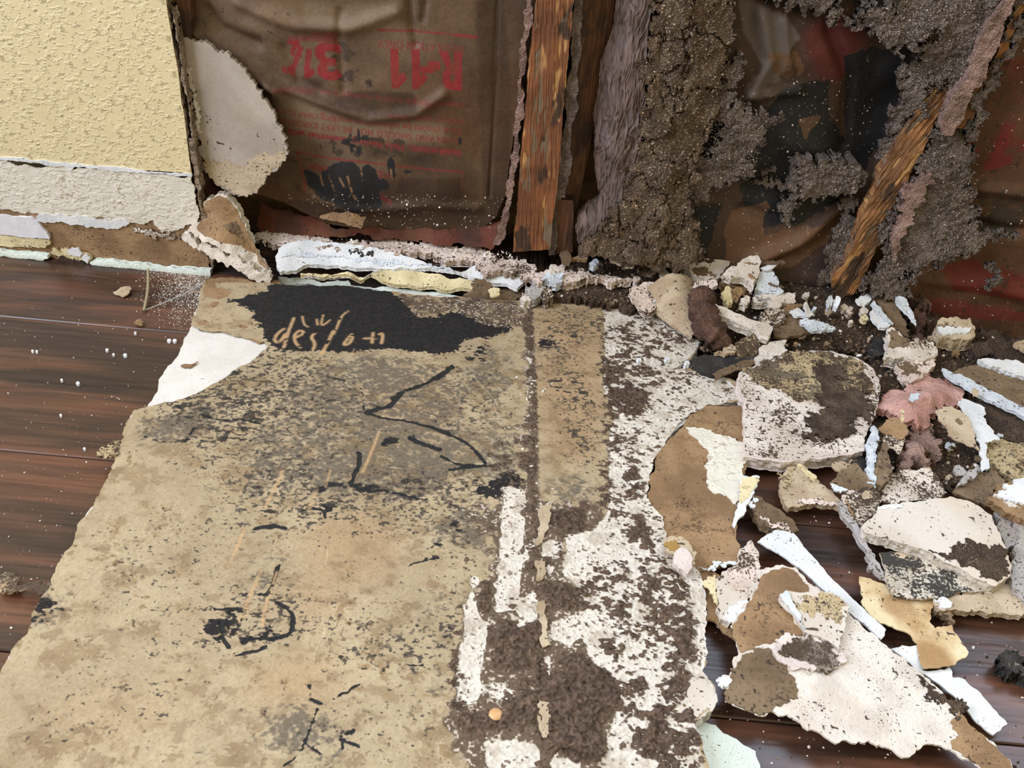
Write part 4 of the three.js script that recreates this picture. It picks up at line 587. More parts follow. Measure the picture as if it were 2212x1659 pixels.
    p.line(5, [490, 655, 530, 650, 560, 660], .9); p.line(3, [1240, 860, 1290, 870, 1280, 880], .7);
    p.line(9, cv(za, [1190, 1000, 1260, 985]), .9); p.line(11, cv(za, [1350, 970, 1420, 1000, 1520, 1035]), .9); p.line(7, cv(za, [1530, 1075, 1600, 1110, 1690, 1140, 1790, 1120]), .8); p.line(12, cv(za, [860, 1245, 930, 1240]), .9); p.line(10, cv(za, [800, 1280, 830, 1270]), .9); p.line(6, cv(za, [1580, 1155, 1720, 1140, 1860, 1130]), .7); p.line(10, cv(za, [450, 1500, 520, 1490, 600, 1505]), .7); p.line(7, cv(za, [690, 1400, 760, 1380, 840, 1400, 830, 1440]), .8); p.line(6, cv(za, [100, 830, 250, 870, 330, 850, 450, 880]), .6); p.line(8, cv(zc, [160, 800, 260, 800, 330, 810]), .8); p.line(9, cv(zc, [200, 860, 190, 940, 240, 1010]), .8); p.line(7, cv(zc, [300, 960, 380, 970]), .8); p.line(8, cv(zc, [400, 720, 450, 712]), .9);
  }, 1],
  [p => {                                                            // 4 bare gypsum
    p.poly([1300, 668, 1402, 677, 1520, 742, 1460, 800, 1560, 812, 1610, 860, 1525, 885, 1450, 945, 1405, 1035, 1400, 1085, 1440, 1130, 1440, 1165, 1500, 1205, 1525, 1260, 1532, 1400, 1520, 1450, 1550, 1500, 1500, 1562, 1530, 1720, 1275, 1720, 1330, 1520, 1260, 1400, 1235, 1260, 1205, 1240, 1222, 1200, 1212, 1156, 1270, 1156, 1300, 1120, 1312, 1090, 1308, 950, 1325, 900, 1300, 850, 1302, 760], .9);
    p.poly(cv(zb, [455, 180, 545, 185, 570, 215, 585, 298, 525, 305, 570, 345, 560, 490, 480, 570, 560, 525, 625, 430, 642, 450, 600, 545, 560, 585, 545, 690, 520, 830, 400, 850, 415, 720, 425, 560, 440, 400, 450, 300])); p.poly(cv(zb, [260, 670, 330, 655, 332, 690, 300, 712, 312, 790, 330, 870, 382, 885, 370, 1000, 350, 1070, 330, 1200, 330, 1290, 260, 1330, 210, 1380, 195, 1230, 220, 1080, 245, 950, 250, 800, 290, 712])); p.poly(cv(zb, [560, 745, 640, 715, 640, 880, 560, 930, 500, 920, 520, 860]), .8); p.poly(cv(zb, [690, 450, 760, 470, 765, 555, 650, 570, 660, 500])); p.poly(cv(zb, [690, 590, 735, 595, 700, 660, 675, 630])); p.poly(cv(zb, [690, 880, 870, 860, 880, 940, 800, 1045, 760, 1000, 700, 990]), .9); p.poly(cv(zb, [720, 350, 775, 345, 760, 395, 720, 400])); p.poly(cv(zb, [340, 1520, 500, 1505, 640, 1545, 655, 1659, 380, 1680])); p.poly(cv(zb, [655, 1050, 700, 1060, 712, 1230, 650, 1240])); p.poly(cv(zb, [345, 1200, 480, 1180, 560, 1290, 480, 1340, 380, 1300, 330, 1260]), .55); p.poly(cv(zb, [420, 900, 600, 940, 600, 1010, 420, 1000]), .4); p.poly(cv(zb, [700, 1580, 820, 1560, 880, 1659, 700, 1680]));
    p.spot(1150, 820, 7, 10); p.spot(1142, 780, 6, 14, .9); p.spot(1148, 1000, 5, 26, .8); p.spot(1075, 1545, 50, 40, .35);
  }, 4],
  [p => {                                                            // 5 brown soil and rot
    p.poly([1310, 690, 1500, 750, 1600, 850, 1450, 940, 1400, 1080, 1500, 1210, 1520, 1400, 1510, 1700, 1290, 1700, 1330, 1500, 1250, 1300, 1310, 1090], .33); 
    p.line(14, [1140, 660, 1140, 700, 1150, 800, 1156, 900, 1150, 1000, 1150, 1080, 1152, 1180, 1156, 1240, 1170, 1300, 1166, 1400, 1172, 1500, 1176, 1600, 1175, 1720], .85); p.line(12, [1296, 680, 1300, 760, 1308, 850, 1312, 900, 1306, 960, 1304, 1090], .8); p.line(14, [1310, 1096, 1200, 1100, 1195, 1150, 1215, 1190, 1180, 1220], .8);
    p.poly([1302, 850, 1360, 830, 1400, 850, 1380, 900, 1330, 900], .8); p.spot(1330, 800, 26, 30, .6); p.spot(1350, 870, 50, 22, .7); p.spot(1270, 876, 40, 8, .6);
    p.poly(cv(zb, [820, 1040, 1000, 1150, 1090, 1290, 960, 1440, 1010, 1600, 850, 1650, 700, 1570, 700, 1300, 720, 1150])); p.poly(cv(zb, [680, 680, 830, 700, 900, 740, 860, 840, 700, 830]), .95); p.poly(cv(zb, [720, 300, 880, 300, 900, 420, 770, 430, 720, 350]), .9); p.poly(cv(zb, [315, 690, 400, 700, 390, 860, 320, 860]), .9); p.poly(cv(zb, [390, 880, 640, 890, 660, 1190, 390, 1170]), .72); p.poly(cv(zb, [540, 1180, 660, 1250, 620, 1480, 500, 1480, 330, 1480, 300, 1400, 480, 1340]), .75); p.poly(cv(zb, [150, 1200, 210, 1200, 300, 1400, 350, 1480, 340, 1560, 200, 1450]), .7);
    p.line(9, cv(zb, [400, 300, 410, 500, 390, 700, 330, 660]), .8); p.line(10, cv(zb, [190, 680, 240, 720, 240, 900, 210, 1100, 180, 1250]), .85); p.line(8, cv(zb, [400, 870, 480, 840, 530, 830, 550, 700, 620, 600, 560, 500]), .85); p.line(12, cv(zb, [770, 440, 790, 540, 700, 600]), .9); p.line(9, cv(zb, [470, 570, 530, 540]), .8);
    p.line(26, cv(zb, [1290, 600, 1390, 700, 1420, 850, 1400, 1000, 1400, 1150, 1330, 1320, 1260, 1430, 1180, 1560]), .8); p.line(9, cv(zb, [1240, 470, 1260, 590, 1330, 680]), .6); p.spot(...zb(1060, 850), 20, 16, .75); p.spot(...zb(1140, 960), 20, 16, .8); p.spot(...zb(1140, 150), 14, 30, .7); p.spot(...zb(1180, 410), 22, 26, .7); p.spot(...zb(900, 720), 30, 10, .7); p.spot(...zb(1040, 1030), 26, 20, .7); p.spot(...zb(1170, 1230), 20, 20, .7); p.spot(...zb(1450, 1440), 12, 50, .9); p.spot(...zb(1280, 1500), 60, 40, .6); p.spot(...zb(1400, 1580), 60, 50, .55); p.spot(...zb(1170, 780), 90, 100, .5); p.spot(...zb(1350, 880), 40, 120, .55); p.spot(...zb(1250, 320), 20, 20, .4);
    p.spot(1180, 660, 60, 8, .5); p.spot(1000, 1480, 30, 60, .4); p.spot(1010, 1200, 30, 40, .35); p.spot(1090, 1000, 50, 60, .4); p.spot(950, 1080, 60, 14, .3); p.spot(1420, 720, 70, 40, .45); p.spot(1400, 800, 40, 40, .5); p.spot(1350, 990, 22, 60, .6); p.spot(1370, 1060, 20, 20, .6); p.spot(1350, 760, 30, 60, .55);
  }, 8],
  [p => { p.spot(760, 1180, 100, 80, .8); p.spot(640, 1480, 100, 50, .8); p.spot(680, 1300, 60, 60, .6); p.poly([1155, 660, 1296, 670, 1300, 850, 1290, 1000, 1200, 1000, 1165, 900], .9); p.spot(900, 870, 100, 60, .5); p.spot(420, 1370, 30, 14, .6); p.spot(380, 1470, 30, 10, .6); p.spot(240, 1550, 160, 60, .35); p.spot(900, 640, 200, 14, .5); }, 20],   // 6 warm brown damp
  [p => {                                                            // 7 scratched and hand-written lines that cut through the mould
    const w = 8.5, L = (...a) => p.line(w, cv(za, a)); L(590, 315, 545, 345, 530, 385, 560, 400, 600, 345); L(650, 250, 620, 320, 590, 425); L(660, 365, 715, 345, 695, 318, 650, 345, 655, 395, 690, 425); L(775, 340, 745, 362, 780, 398, 765, 435); L(885, 325, 850, 400, 818, 462); L(995, 345, 955, 385, 945, 412, 985, 402, 1000, 360); L(1070, 370, 1140, 368); L(1122, 335, 1116, 395); L(1160, 345, 1185, 330, 1172, 400);
    p.line(6, cv(za, [700, 235, 706, 285, 735, 302])); p.line(6, cv(za, [785, 255, 792, 290])); p.line(6, cv(za, [825, 230, 800, 312, 865, 258])); p.line(7, cv(za, [970, 205, 930, 235, 905, 310, 885, 345])); p.line(3, cv(za, [1010, 430, 1000, 470])); p.line(5, cv(za, [1160, 925, 1110, 1060, 1060, 1170])); p.line(4, cv(za, [870, 1155, 840, 1260])); p.line(6, cv(za, [585, 1160, 480, 1380]), .9); p.line(4, cv(za, [790, 1270, 740, 1410])); p.line(5, cv(za, [350, 1510, 310, 1640]), .9);
    p.line(4, cv(zc, [415, 590, 350, 740, 290, 870])); p.line(6, cv(zc, [500, 600, 440, 760, 420, 890])); p.line(4, cv(zc, [320, 380, 240, 560]), .9); p.line(3, cv(zc, [345, 780, 320, 850])); p.line(5, cv(zc, [720, 150, 660, 270]), .8);
  }, 1],
  [p => { for (const a of [[1720, 600, 1800, 680, 1850, 740, 1840, 790, 1880, 850], [1850, 740, 1920, 690]]) p.line(1.2, cv(za, a)); for (const a of [[775, 480, 765, 560], [750, 870, 765, 910, 735, 970, 705, 1040, 700, 1090], [765, 910, 740, 1010]]) p.line(1.2, cv(zc, a)); }, 0],   // 8 fine pale cracks
  [p => { p.poly([1085, 1050, 1165, 1040, 1180, 1300, 1184, 1720, 1030, 1720, 960, 1560, 985, 1420, 1005, 1290, 1050, 1250, 1072, 1130], .9); p.poly([1160, 1090, 1310, 1090, 1300, 1150, 1215, 1170, 1240, 1260, 1280, 1400, 1340, 1520, 1300, 1720, 1180, 1720], .85); p.line(22, [1140, 660, 1150, 900, 1150, 1080], .9); p.line(18, [1298, 680, 1308, 900, 1304, 1090], .5); p.poly([850, 636, 1140, 652, 1140, 712, 1060, 712, 980, 676, 900, 694], .62); p.spot(1060, 1120, 60, 50, .5); p.spot(1100, 960, 50, 60, .4); }, 8],   // 9 brown film of rot
]);
const SS = (k, u, v) => sample(SM[k], SW, SHT, u, v);
M.sheet = (() => {
  const W2 = 2048, H2 = Math.round(2048 * sheetBox[3] / sheetBox[2]);
  const maps = paint(W2, Math.min(2048, H2), (u, v, o) => {
    const x = u * sheetBox[2], y = v * sheetBox[3];
    const n = look(N8, 8, x * 26 + 3, y * 26), f = look(B32, 32, x * 140, y * 190 + 5), g = look(F256, 256, x * 700, y * 700), st = look(F128, 128, x * 110 + n * 3, y * 330), ff = look(B64, 64, x * 420, y * 520), w = (n - .5) * .016, w2 = (f - .5) * .014;
    o[0] = 172 + (n - .5) * 36; o[1] = 155 + (n - .5) * 36; o[2] = 125 + (n - .5) * 32; let h = .5;
    mix(o, 168, 132, 96, SS(6, u + w, v + w) * .55);
    mix(o, 150, 128, 96, sm(.58, .7, look(N8, 8, x * 60 + 5, y * 80)) * .35);
    const gr = SS(0, u + w, v + w); mix(o, 80, 74, 66, sm(.26, .62, gr + (f - .5) * .75 + (ff - .5) * .6) * .66); mix(o, 128, 106, 76, sm(.56, .64, look(B32, 32, x * 70 + 11, y * 95 + 4) * .85 + (g - .5) * .25 + .05) * .5);
    mix(o, 120, 92, 58, sm(.66, .74, f * .7 + n * .3) * .45);
    const de = .04 + SS(2, u + w, v), f2 = look(B32, 32, x * 300 + 7, y * 420 + 3); const sp = sm(.675, .72, f * .46 + st * .22 + de * .26 + (g - .5) * .06 + (ff - .5) * .12), sp2 = sm(.62, .69, f2 * .62 + st * .12 + de * .24 + (g - .5) * .12); mix(o, 52, 47, 42, sp2 * .8); mix(o, 40, 37, 34, sp * .88); mix(o, 74, 66, 56, sm(.56, .66, ff * .6 + de * .22 + (g - .5) * .25) * .6); mix(o, 120, 100, 74, sm(.55, .64, look(B32, 32, x * 90 + 9, y * 120) * .8 + (g - .5) * .2 + .06) * .4); h += sp * .05;
    const bl = sm(.42, .54, SS(1, u + w2, v + w2 * 1.3) + (f - .5) * 1.05 + (ff - .5) * .5), bt = cl((ff - .38) * .9); mix(o, 21 + bt * 48, 20 + bt * 40, 21 + bt * 30, bl); h += bl * .06;
    const ck = sm(.26, .5, SS(3, u + w2 * .4, v + w2 * .4) + (f - .5) * .8 + (ff - .5) * .5) * sm(.02, .1, SS(3, u + w2 * .4, v + w2 * .4)); mix(o, 26, 27, 29, ck * .95); h -= ck * .18;
    const sc = SS(7, u + w2 * .12, v + w2 * .12) * sm(.22, .36, f); mix(o, 196, 160, 116, sc * .92); h += sc * .05;
    const fm = sm(.38, .58, SS(9, u + w2, v + w2) + (f - .5) * .7 + (ff - .5) * .3); if (fm > 0) { const k = (ff - .5) * 40; mix(o, 92 + k, 76 + k * .9, 62 + k * .8, fm * .88); mix(o, 206, 196, 182, fm * sm(.6, .68, g * .4 + ff * .45 + n * .2) * .8); }
    mix(o, 226, 210, 180, SS(8, u + w2 * .2, v + w2 * .2) * .7);
    const gy = sm(.44, .54, SS(4, u + w2 * .6, v + w2 * .6) + (f - .5) * .5 + (ff - .5) * .16);
    if (gy > 0) { const k = (n - .5) * 22 + (g - .5) * 14; mix(o, 212 + k, 205 + k, 193 + k, gy); mix(o, 96, 78, 64, gy * sm(.65, .72, g * .42 + ff * .42 + n * .2) * .85); mix(o, 178, 166, 150, gy * sm(.5, .62, look(N8, 8, x * 90 + 2, y * 90)) * .6); h += gy * ((g - .5) * .12 + (ff - .5) * .2 - .22); }
    const so = sm(.46, .58, SS(5, u + w2, v + w2) + (f - .5) * 1.0 + (ff - .5) * .5 + (g - .5) * .16); if (so > 0) { const k = (ff - .5) * 46 + (g - .5) * 26; mix(o, 84 + k, 67 + k * .85, 54 + k * .75, so); h += so * (.18 + (ff - .5) * .5 + (g - .5) * .2); }
    const j = (g - .5) * 18; o[0] += j; o[1] += j; o[2] += j; o[3] = h + (f - .5) * .10 + (g - .5) * .05;
  });
  const m = material(maps, [sheetBox[2], sheetBox[3]], .0035, { roughness: .93 }); for (const t of maps) { t.offset.set(-sheetBox[0] / sheetBox[2], -sheetBox[1] / sheetBox[3]); t.wrapS = t.wrapT = THREE.ClampToEdgeWrapping; }
  return m;
})();
const bigSheet = piece('drywall_sheet', 'big mouldy tan drywall sheet lying flat on the floor with black stain and scratched writing', 'drywall', { o: SHEET, h: 13, t: 12.4, m: M.core, rag: .07, step: .005, s: .02, amp: 0, faces: [{ n: 'torn_edge_scrap', o: [222, 968, 240, 955, 262, 962, 272, 972, 262, 985, 240, 990, 222, 986], m: M.tan_dirty, t: .8, lift: .2, amp: 1.5, rag: .3 }] });
{
  const hump = (x, z) => { const u = (x - sheetBox[0]) / sheetBox[2], v = (z - sheetBox[1]) / sheetBox[3], d = SS(5, u, v), g = SS(4, u, v), q = fbm(x * 240 + 90, z * 240 + 90, 3); return sm(.45, .75, d + (q - .5) * .5) * (.0005 + .0030 * sm(.3, .8, q) * d) - sm(.4, .7, g) * .0005 + .0014 + .0012 * (fbm(x * 18 + 50, z * 18 + 50, 3) - .5); };
  const FACE = SHEET.slice(); const i = SHEET.indexOf(318, 60);           // leave the torn-off corner bare: white core shows there
  FACE.splice(i, 4, 320, 881, 372, 872, 404, 862, 440, 846, 472, 828, 500, 808, 530, 792, 556, 774, 578, 752, 572, 742, 540, 736, 500, 726, 470, 720, 440, 718, 412, 704);
  layer(bigSheet.o, bigSheet.f, { n: 'mouldy_paper_face', o: FACE, m: M.sheet, t: .7, rag: .09, step: .003, s: .0024, wall: false, hm: .013, peel: hump });
  // rusty nail head and remnants of joint tape
  const nail = mesh('nail_head', new THREE.LatheGeometry([[0, .004], [.0026, .0038], [.0042, .0028], [.0046, .0016], [.0044, 0]].map(p => new THREE.Vector2(...p)), 9), new THREE.MeshStandardMaterial({ color: 0xd0a576, roughness: .55, metalness: .25 }), bigSheet.o);
  const [nx, nz] = floorPt(1071, 1544, .016); nail.position.set(nx - bigSheet.o.position.x, .0142 - bigSheet.o.position.y, nz - bigSheet.o.position.z); nail.userData.label = 'rusty nail head';
  for (const o of [[1155, 1218, 1176, 1220, 1178, 1244, 1170, 1260, 1156, 1262], [1162, 1306, 1176, 1304, 1182, 1350, 1187, 1400, 1172, 1406, 1164, 1350], [1164, 1520, 1186, 1524, 1188, 1560, 1180, 1600, 1172, 1600], [1166, 1100, 1190, 1096, 1184, 1150, 1160, 1186, 1152, 1180, 1166, 1140]])
    layer(bigSheet.o, bigSheet.f, { n: 'joint_tape_scrap', o, m: M.tan, t: .6, lift: 3.2, rag: .1, wall: false, hm: .016, amp: .4 });
}
piece('paper_shred', 'grey mouldy paper shred hanging off the left edge of the big sheet onto the floor', 'paper', { o: [-60, 1240, 0, 1243, 30, 1246, 60, 1258, 92, 1252, 112, 1262, 104, 1286, 80, 1280, 40, 1276, 0, 1272, -60, 1268], h: [4, 4, 5, 8, 14, 15, 15, 12, 6, 4, 4], t: 1.2, m: M.tan_dirty, rag: .25, amp: 1.6, freq: 70 });

/* ------------------------------------------------------------------ rubble: soil heap and every broken piece on it */
const AUTO = [[-420, 60], [-310, 48], [-250, 40], [-180, 28], [-100, 20], [0, 16], [150, 13], [350, 10], [600, 8], [900, 8]];
const autoH = (px, py) => { const v = -(px - CX) * .0924 + (py - CY) * .9957; for (let i = 1; i < AUTO.length; i++) if (v <= AUTO[i][0]) { const [a, p] = AUTO[i - 1], [b, q] = AUTO[i]; return p + (q - p) * cl((v - a) / (b - a)); } return 8; };
{
  const o = [1176, 636, 1200, 600, 1240, 566, 1330, 556, 1420, 560, 1500, 566, 1600, 580, 1700, 586, 1800, 596, 1900, 620, 1980, 668, 2060, 706, 2140, 724, 2260, 742, 2260, 900, 2240, 990, 2160, 1016, 2060, 1056, 1960, 1062, 1890, 1040, 1868, 980, 1880, 900, 1880, 800, 1800, 752, 1700, 745, 1620, 760, 1560, 770, 1520, 756, 1490, 706, 1430, 678, 1390, 656, 1300, 652, 1220, 646];
  const h = []; for (let i = 0; i < o.length; i += 2) h.push(Math.max(2, autoH(o[i], o[i + 1]) - (o[i + 1] > 660 ? 14 : 8)));
  const c = []; for (let x = 1300; x < 2240; x += 100) for (const y of [620, 680, 740, 800, 880, 950]) { const yy = y + (x - 1300) * .06; if (yy < 1000) c.push([x, yy, Math.max(3, autoH(x, yy) - 7)]); }
  piece('soil_heap', 'brown heap of crumbled rot and soil along the foot of the opened wall', 'soil', { o, h, c, t: 30, under: -.0005, m: M.soil, rag: .4, amp: 2.6, freq: 90, oct: 4, s: .003 }).o.userData.kind = 'stuff';
}
// bit(): a piece whose height follows the heap, dh mm above it; dt: extra mm for each outline point (tilt)
function bit(n, label, category, o, m, { dh = 0, dt = null, t = 8, ...rest } = {}) {
  const h = []; for (let i = 0; i < o.length; i += 2) h.push(autoH(o[i], o[i + 1]) + dh + (dt ? dt[(i / 2) % dt.length] * .4 : 0));
  return piece(n, label, category, { o, h, t, m, ...rest });
}
M.rotfluff = material(stuff(512, [98, 82, 68], [68, 54, 44], { speck: .4, grain: 16, pit: .7, fibre: 20, off: 2 }), [.09, .09], .003, { roughness: 1 });
M.rotcrust = material(stuff(512, [142, 132, 120], [96, 86, 74], { speck: .5, grain: 10, dirt: .42, off: 6 }), [.1, .1], .002);
M.pinkcore = material(stuff(512, [218, 206, 200], [202, 188, 182], { speck: .2, grain: 5, pit: .35, off: 3 }), [.12, .12], .001);
const G = M.gypsum, GD = M.gypsum_dirty, GP = M.gypsum_pink, SL = 'drywall', PA = 'paper';
/* along the foot of the wall, left to right */
piece('broken_plaster', 'crumbly white plaster edge behind the split white board', 'plaster', { o: [556, 500, 590, 496, 640, 502, 700, 512, 760, 518, 820, 516, 880, 520, 930, 524, 1000, 532, 1060, 546, 1110, 562, 1156, 576, 1182, 596, 1170, 612, 1130, 600, 1080, 586, 1010, 566, 940, 554, 880, 546, 810, 536, 740, 530, 670, 524, 600, 524, 566, 518], h: [36, 36, 36, 37, 38, 40, 41, 41, 41, 41, 40, 39, 38, 36, 36, 36, 36, 36, 36, 36, 36, 35, 35], t: 7, m: GP, rag: .3, amp: 1.8, freq: 110, s: .002 });
piece('split_board', 'thick bluish-white split board lying along the wall foot, behind the black stain', 'board', {
  o: [594, 552, 602, 534, 620, 524, 673, 518, 700, 522, 747, 526, 809, 533, 855, 543, 910, 557, 960, 572, 995, 580, 1020, 574, 1064, 569, 1096, 580, 1116, 594, 1134, 604, 1124, 616, 1118, 622, 1060, 610, 1010, 600, 950, 590, 900, 586, 835, 584, 760, 580, 700, 576, 655, 577, 640, 584, 606, 588, 597, 574], h: [32, 36, 38, 38, 38, 38, 38, 37, 36, 35, 34, 33, 33, 32, 31, 29, 26, 25, 24, 24, 24, 24, 24, 23, 22, 22, 22, 22, 26], t: 4, m: M.white, rag: .07, amp: .9, freq: 50, s: .0025, part: 'plaster_board',
  faces: [{ n: 'black_spot', m: M.blackened, o: [752, 530, 775, 528, 800, 534, 806, 540, 796, 544, 780, 540, 764, 538], t: .3, rag: .4 }, { n: 'paint_crease', m: M.bluewhite, o: [606, 556, 640, 552, 720, 560, 800, 566, 900, 578, 980, 590, 980, 593, 900, 582, 800, 570, 720, 563, 640, 556, 608, 560], t: .8, rag: .15 }] });
piece('cream_moulding', 'cream painted moulding strip under the split white board', 'moulding', {
  o: [648, 584, 700, 585, 756, 590, 800, 588, 832, 580, 890, 584, 950, 590, 1010, 600, 1032, 606, 1030, 624, 1036, 636, 960, 628, 900, 620, 846, 614, 780, 606, 700, 606, 650, 600], h: [24, 24, 24, 24, 25, 25, 25, 24, 23, 15, 9, 11, 12, 13, 13, 14, 16], t: 4, m: M.cream, rag: .05, amp: .4, s: .0025, part: 'wood_strip',
  faces: [{ n: 'groove', m: M.grey, o: [660, 594, 760, 599, 850, 606, 960, 619, 1028, 628, 1028, 630, 960, 621, 850, 608, 760, 601, 660, 596], t: .3, rag: .02 }] });
piece('white_moulding', 'thin grey-white quarter moulding at floor level below the cream strip', 'moulding', { o: [600, 596, 650, 600, 740, 608, 752, 606, 758, 612, 850, 616, 950, 630, 1030, 640, 1060, 644, 1058, 652, 1000, 648, 930, 640, 860, 632, 780, 624, 700, 618, 612, 614], h: [8, 8, 8, 9, 9, 9, 8, 8, 8, 4, 3, 3, 3, 3, 3, 3], t: 6, m: M.greenwhite, rag: .06, amp: .5, s: .0025 });
bit('wood_flake', 'brown curled wood flake at the right end of the cream moulding', 'wood', [1017, 612, 1026, 602, 1044, 602, 1062, 612, 1060, 624, 1040, 632, 1022, 628], M.kraft_grey, { dh: -2, t: 2, amp: 1.5, rag: .2 });
bit('paint_chip', 'small cream paint chip below the brown wood flake', 'paint chip', [1054, 626, 1066, 620, 1080, 624, 1080, 636, 1060, 640], M.cream, { dh: -2, t: 1.5 });
bit('wood_splinter', 'brown splintered wood at the right end of the split board', 'wood', [1000, 640, 1060, 622, 1100, 620, 1140, 626, 1142, 646, 1100, 650, 1040, 652], M.kraft_grey, { dh: -16, t: 6, amp: 1.2, rag: .15 });
const heapG = 'white plaster crumbs heaped beside the orange stud';
[['upper white plaster crumb at the end of the split board', [1178, 584, 1196, 572, 1222, 574, 1226, 590, 1206, 596, 1186, 594]], ['flat white plaster crumb with a crack, below the orange stud', [1172, 596, 1192, 592, 1216, 596, 1214, 608, 1206, 612, 1188, 606, 1176, 604]], ['long whitish plaster lip on top of the dark sole plate', [1206, 602, 1222, 586, 1250, 582, 1290, 590, 1330, 594, 1382, 600, 1380, 606, 1330, 600, 1290, 602, 1262, 600, 1230, 610]], ['grey plaster crumb wedged in front of the orange stud', [1136, 616, 1148, 606, 1172, 608, 1180, 622, 1170, 640, 1146, 638]], ['pale plaster crumb at the corner of the tape joint', [1128, 634, 1140, 630, 1150, 640, 1146, 652, 1130, 650]], ['crumbly white plaster bit left of the dark plate', [1172, 626, 1192, 622, 1198, 636, 1184, 650, 1170, 646]]]
  .forEach(([l, o], i) => bit('plaster_crumb', l, 'plaster', o, [G, M.bluewhite, GP, M.grey, G, GD][i], { dh: [0, 2, 0, -2, -4, -4][i], t: 9, amp: 2, freq: 160, rag: .25, group: heapG }));
bit('white_shard', 'pointed white plaster shard on the soil behind the dark sole plate', 'plaster', [1316, 556, 1324, 546, 1338, 550, 1348, 556, 1358, 566, 1371, 570, 1366, 576, 1346, 573, 1334, 568, 1318, 562], G, { dh: 8, t: 3 });
bit('white_stick', 'thin white stick with an orange tip leaning over the pointed shard', 'stick', [1325, 532, 1332, 535, 1350, 552, 1360, 558, 1364, 564, 1356, 564, 1344, 556, 1332, 544], G, { dh: 14, t: 3, rag: .06, part: 'stick', faces: [{ n: 'orange_tip', m: new THREE.MeshStandardMaterial({ color: 0xc08a4a, roughness: .8 }), o: [1354, 557, 1361, 558, 1365, 565, 1358, 565], t: .5 }] });
bit('plaster_pebble', 'rounded white pebble of plaster behind the plate, left of the pointed shard', 'plaster', [1273, 572, 1278, 564, 1288, 556, 1293, 562, 1290, 572, 1282, 576], M.bluewhite, { dh: 5, t: 6, amp: 1.5, freq: 150 });
bit('plaster_leaf', 'leaf-shaped white chip lying behind the rolled tan cone', 'plaster', [1421, 571, 1428, 572, 1440, 584, 1446, 596, 1458, 604, 1450, 608, 1436, 604, 1424, 592], G, { dh: 6, t: 2 });
bit('wood_chip', 'flat light-brown wood chip at the foot of the dark stud', 'wood', [1234, 556, 1250, 552, 1270, 554, 1268, 562, 1236, 563], M.kraft, { dh: 6, t: 3 });
bit('bark_flake', 'upright brown paper flake stuck in the soil by the studs', PA, [1210, 545, 1226, 540, 1234, 552, 1230, 570, 1214, 566], M.kraft_grey, { dh: 8, t: 2, amp: 1.5 });
bit('plaster_bit', 'dirty white plaster bit on the soil right of the pointed shard', 'plaster', [1376, 578, 1396, 568, 1414, 572, 1420, 584, 1400, 590, 1382, 586], GD, { dh: 5, t: 5, amp: 1.5 });
/* cluster in front of the rot column */
bit('drywall_chunk', 'white chunk with a brown dirt smear, highest in the cluster before the black paper', SL, [1483, 545, 1510, 545, 1535, 549, 1560, 556, 1581, 557, 1576, 568, 1566, 580, 1550, 602, 1520, 600, 1494, 592, 1482, 580, 1473, 563], G, { dh: 6, dt: [6, 6, 6, 5, 4, 2, 0, -2, -2, 0, 2, 5], t: 12, faces: [{ n: 'dirt_smear', m: M.kraft_grey, o: [1494, 584, 1506, 580, 1530, 584, 1548, 594, 1545, 602, 1520, 599, 1498, 593], t: .5, rag: .3 }, { n: 'dirt_smear', m: M.soil, o: [1504, 556, 1530, 562, 1545, 560, 1538, 568, 1515, 566], t: .4, rag: .4 }] });
bit('drywall_chunk', 'tilted white chunk with brown paper at its peak, centre of the wall-foot cluster', SL, [1622, 552, 1642, 558, 1641, 582, 1632, 604, 1628, 622, 1618, 608, 1608, 600, 1580, 600, 1557, 596, 1568, 584, 1580, 574, 1600, 564], G, { dh: 12, dt: [16, 14, 8, 2, -4, -2, 0, 2, 0, 6, 10, 14], t: 8, amp: .8, faces: [{ n: 'brown_peak', m: M.kraft, o: [1611, 558, 1620, 546, 1634, 541, 1643, 550, 1640, 560, 1626, 556], t: .8, rag: .3 }, { n: 'torn_brown_paper', m: M.kraft, o: [1614, 600, 1620, 602, 1628, 612, 1629, 622, 1620, 612], t: .5 }] });
bit('drywall_chunk', 'grey-white chunk leaning right of the brown-peaked one', SL, [1645, 586, 1663, 581, 1674, 594, 1684, 610, 1693, 630, 1662, 632, 1630, 626, 1634, 606], M.bluewhite, { dh: 8, dt: [10, 10, 6, 0, -4, -6, -6, 4], t: 7, amp: .9, faces: [{ n: 'brown_scar', m: M.kraft_grey, o: [1656, 618, 1672, 622, 1692, 630, 1664, 632], t: .4 }] });
bit('chunk_side_slab', 'brown slab standing in for the shaded paper side of the brown-peaked chunk', SL, [1552, 600, 1580, 602, 1608, 604, 1626, 624, 1600, 622, 1560, 616], M.kraft, { dh: 2, t: 8 });  // slab stands for the chunk's own brown paper side in shadow
bit('white_flake', 'thin flat white flake behind the grey-white chunk', 'plaster', [1643, 578, 1660, 572, 1679, 571, 1668, 580, 1650, 584], M.white, { dh: 14, t: 1.5 });
bit('brown_sliver', 'brown paper sliver lying against the black paper above the white flake', PA, [1642, 564, 1668, 562, 1690, 561, 1697, 569, 1670, 572, 1644, 572], M.kraft_grey, { dh: 14, t: 1.5 });
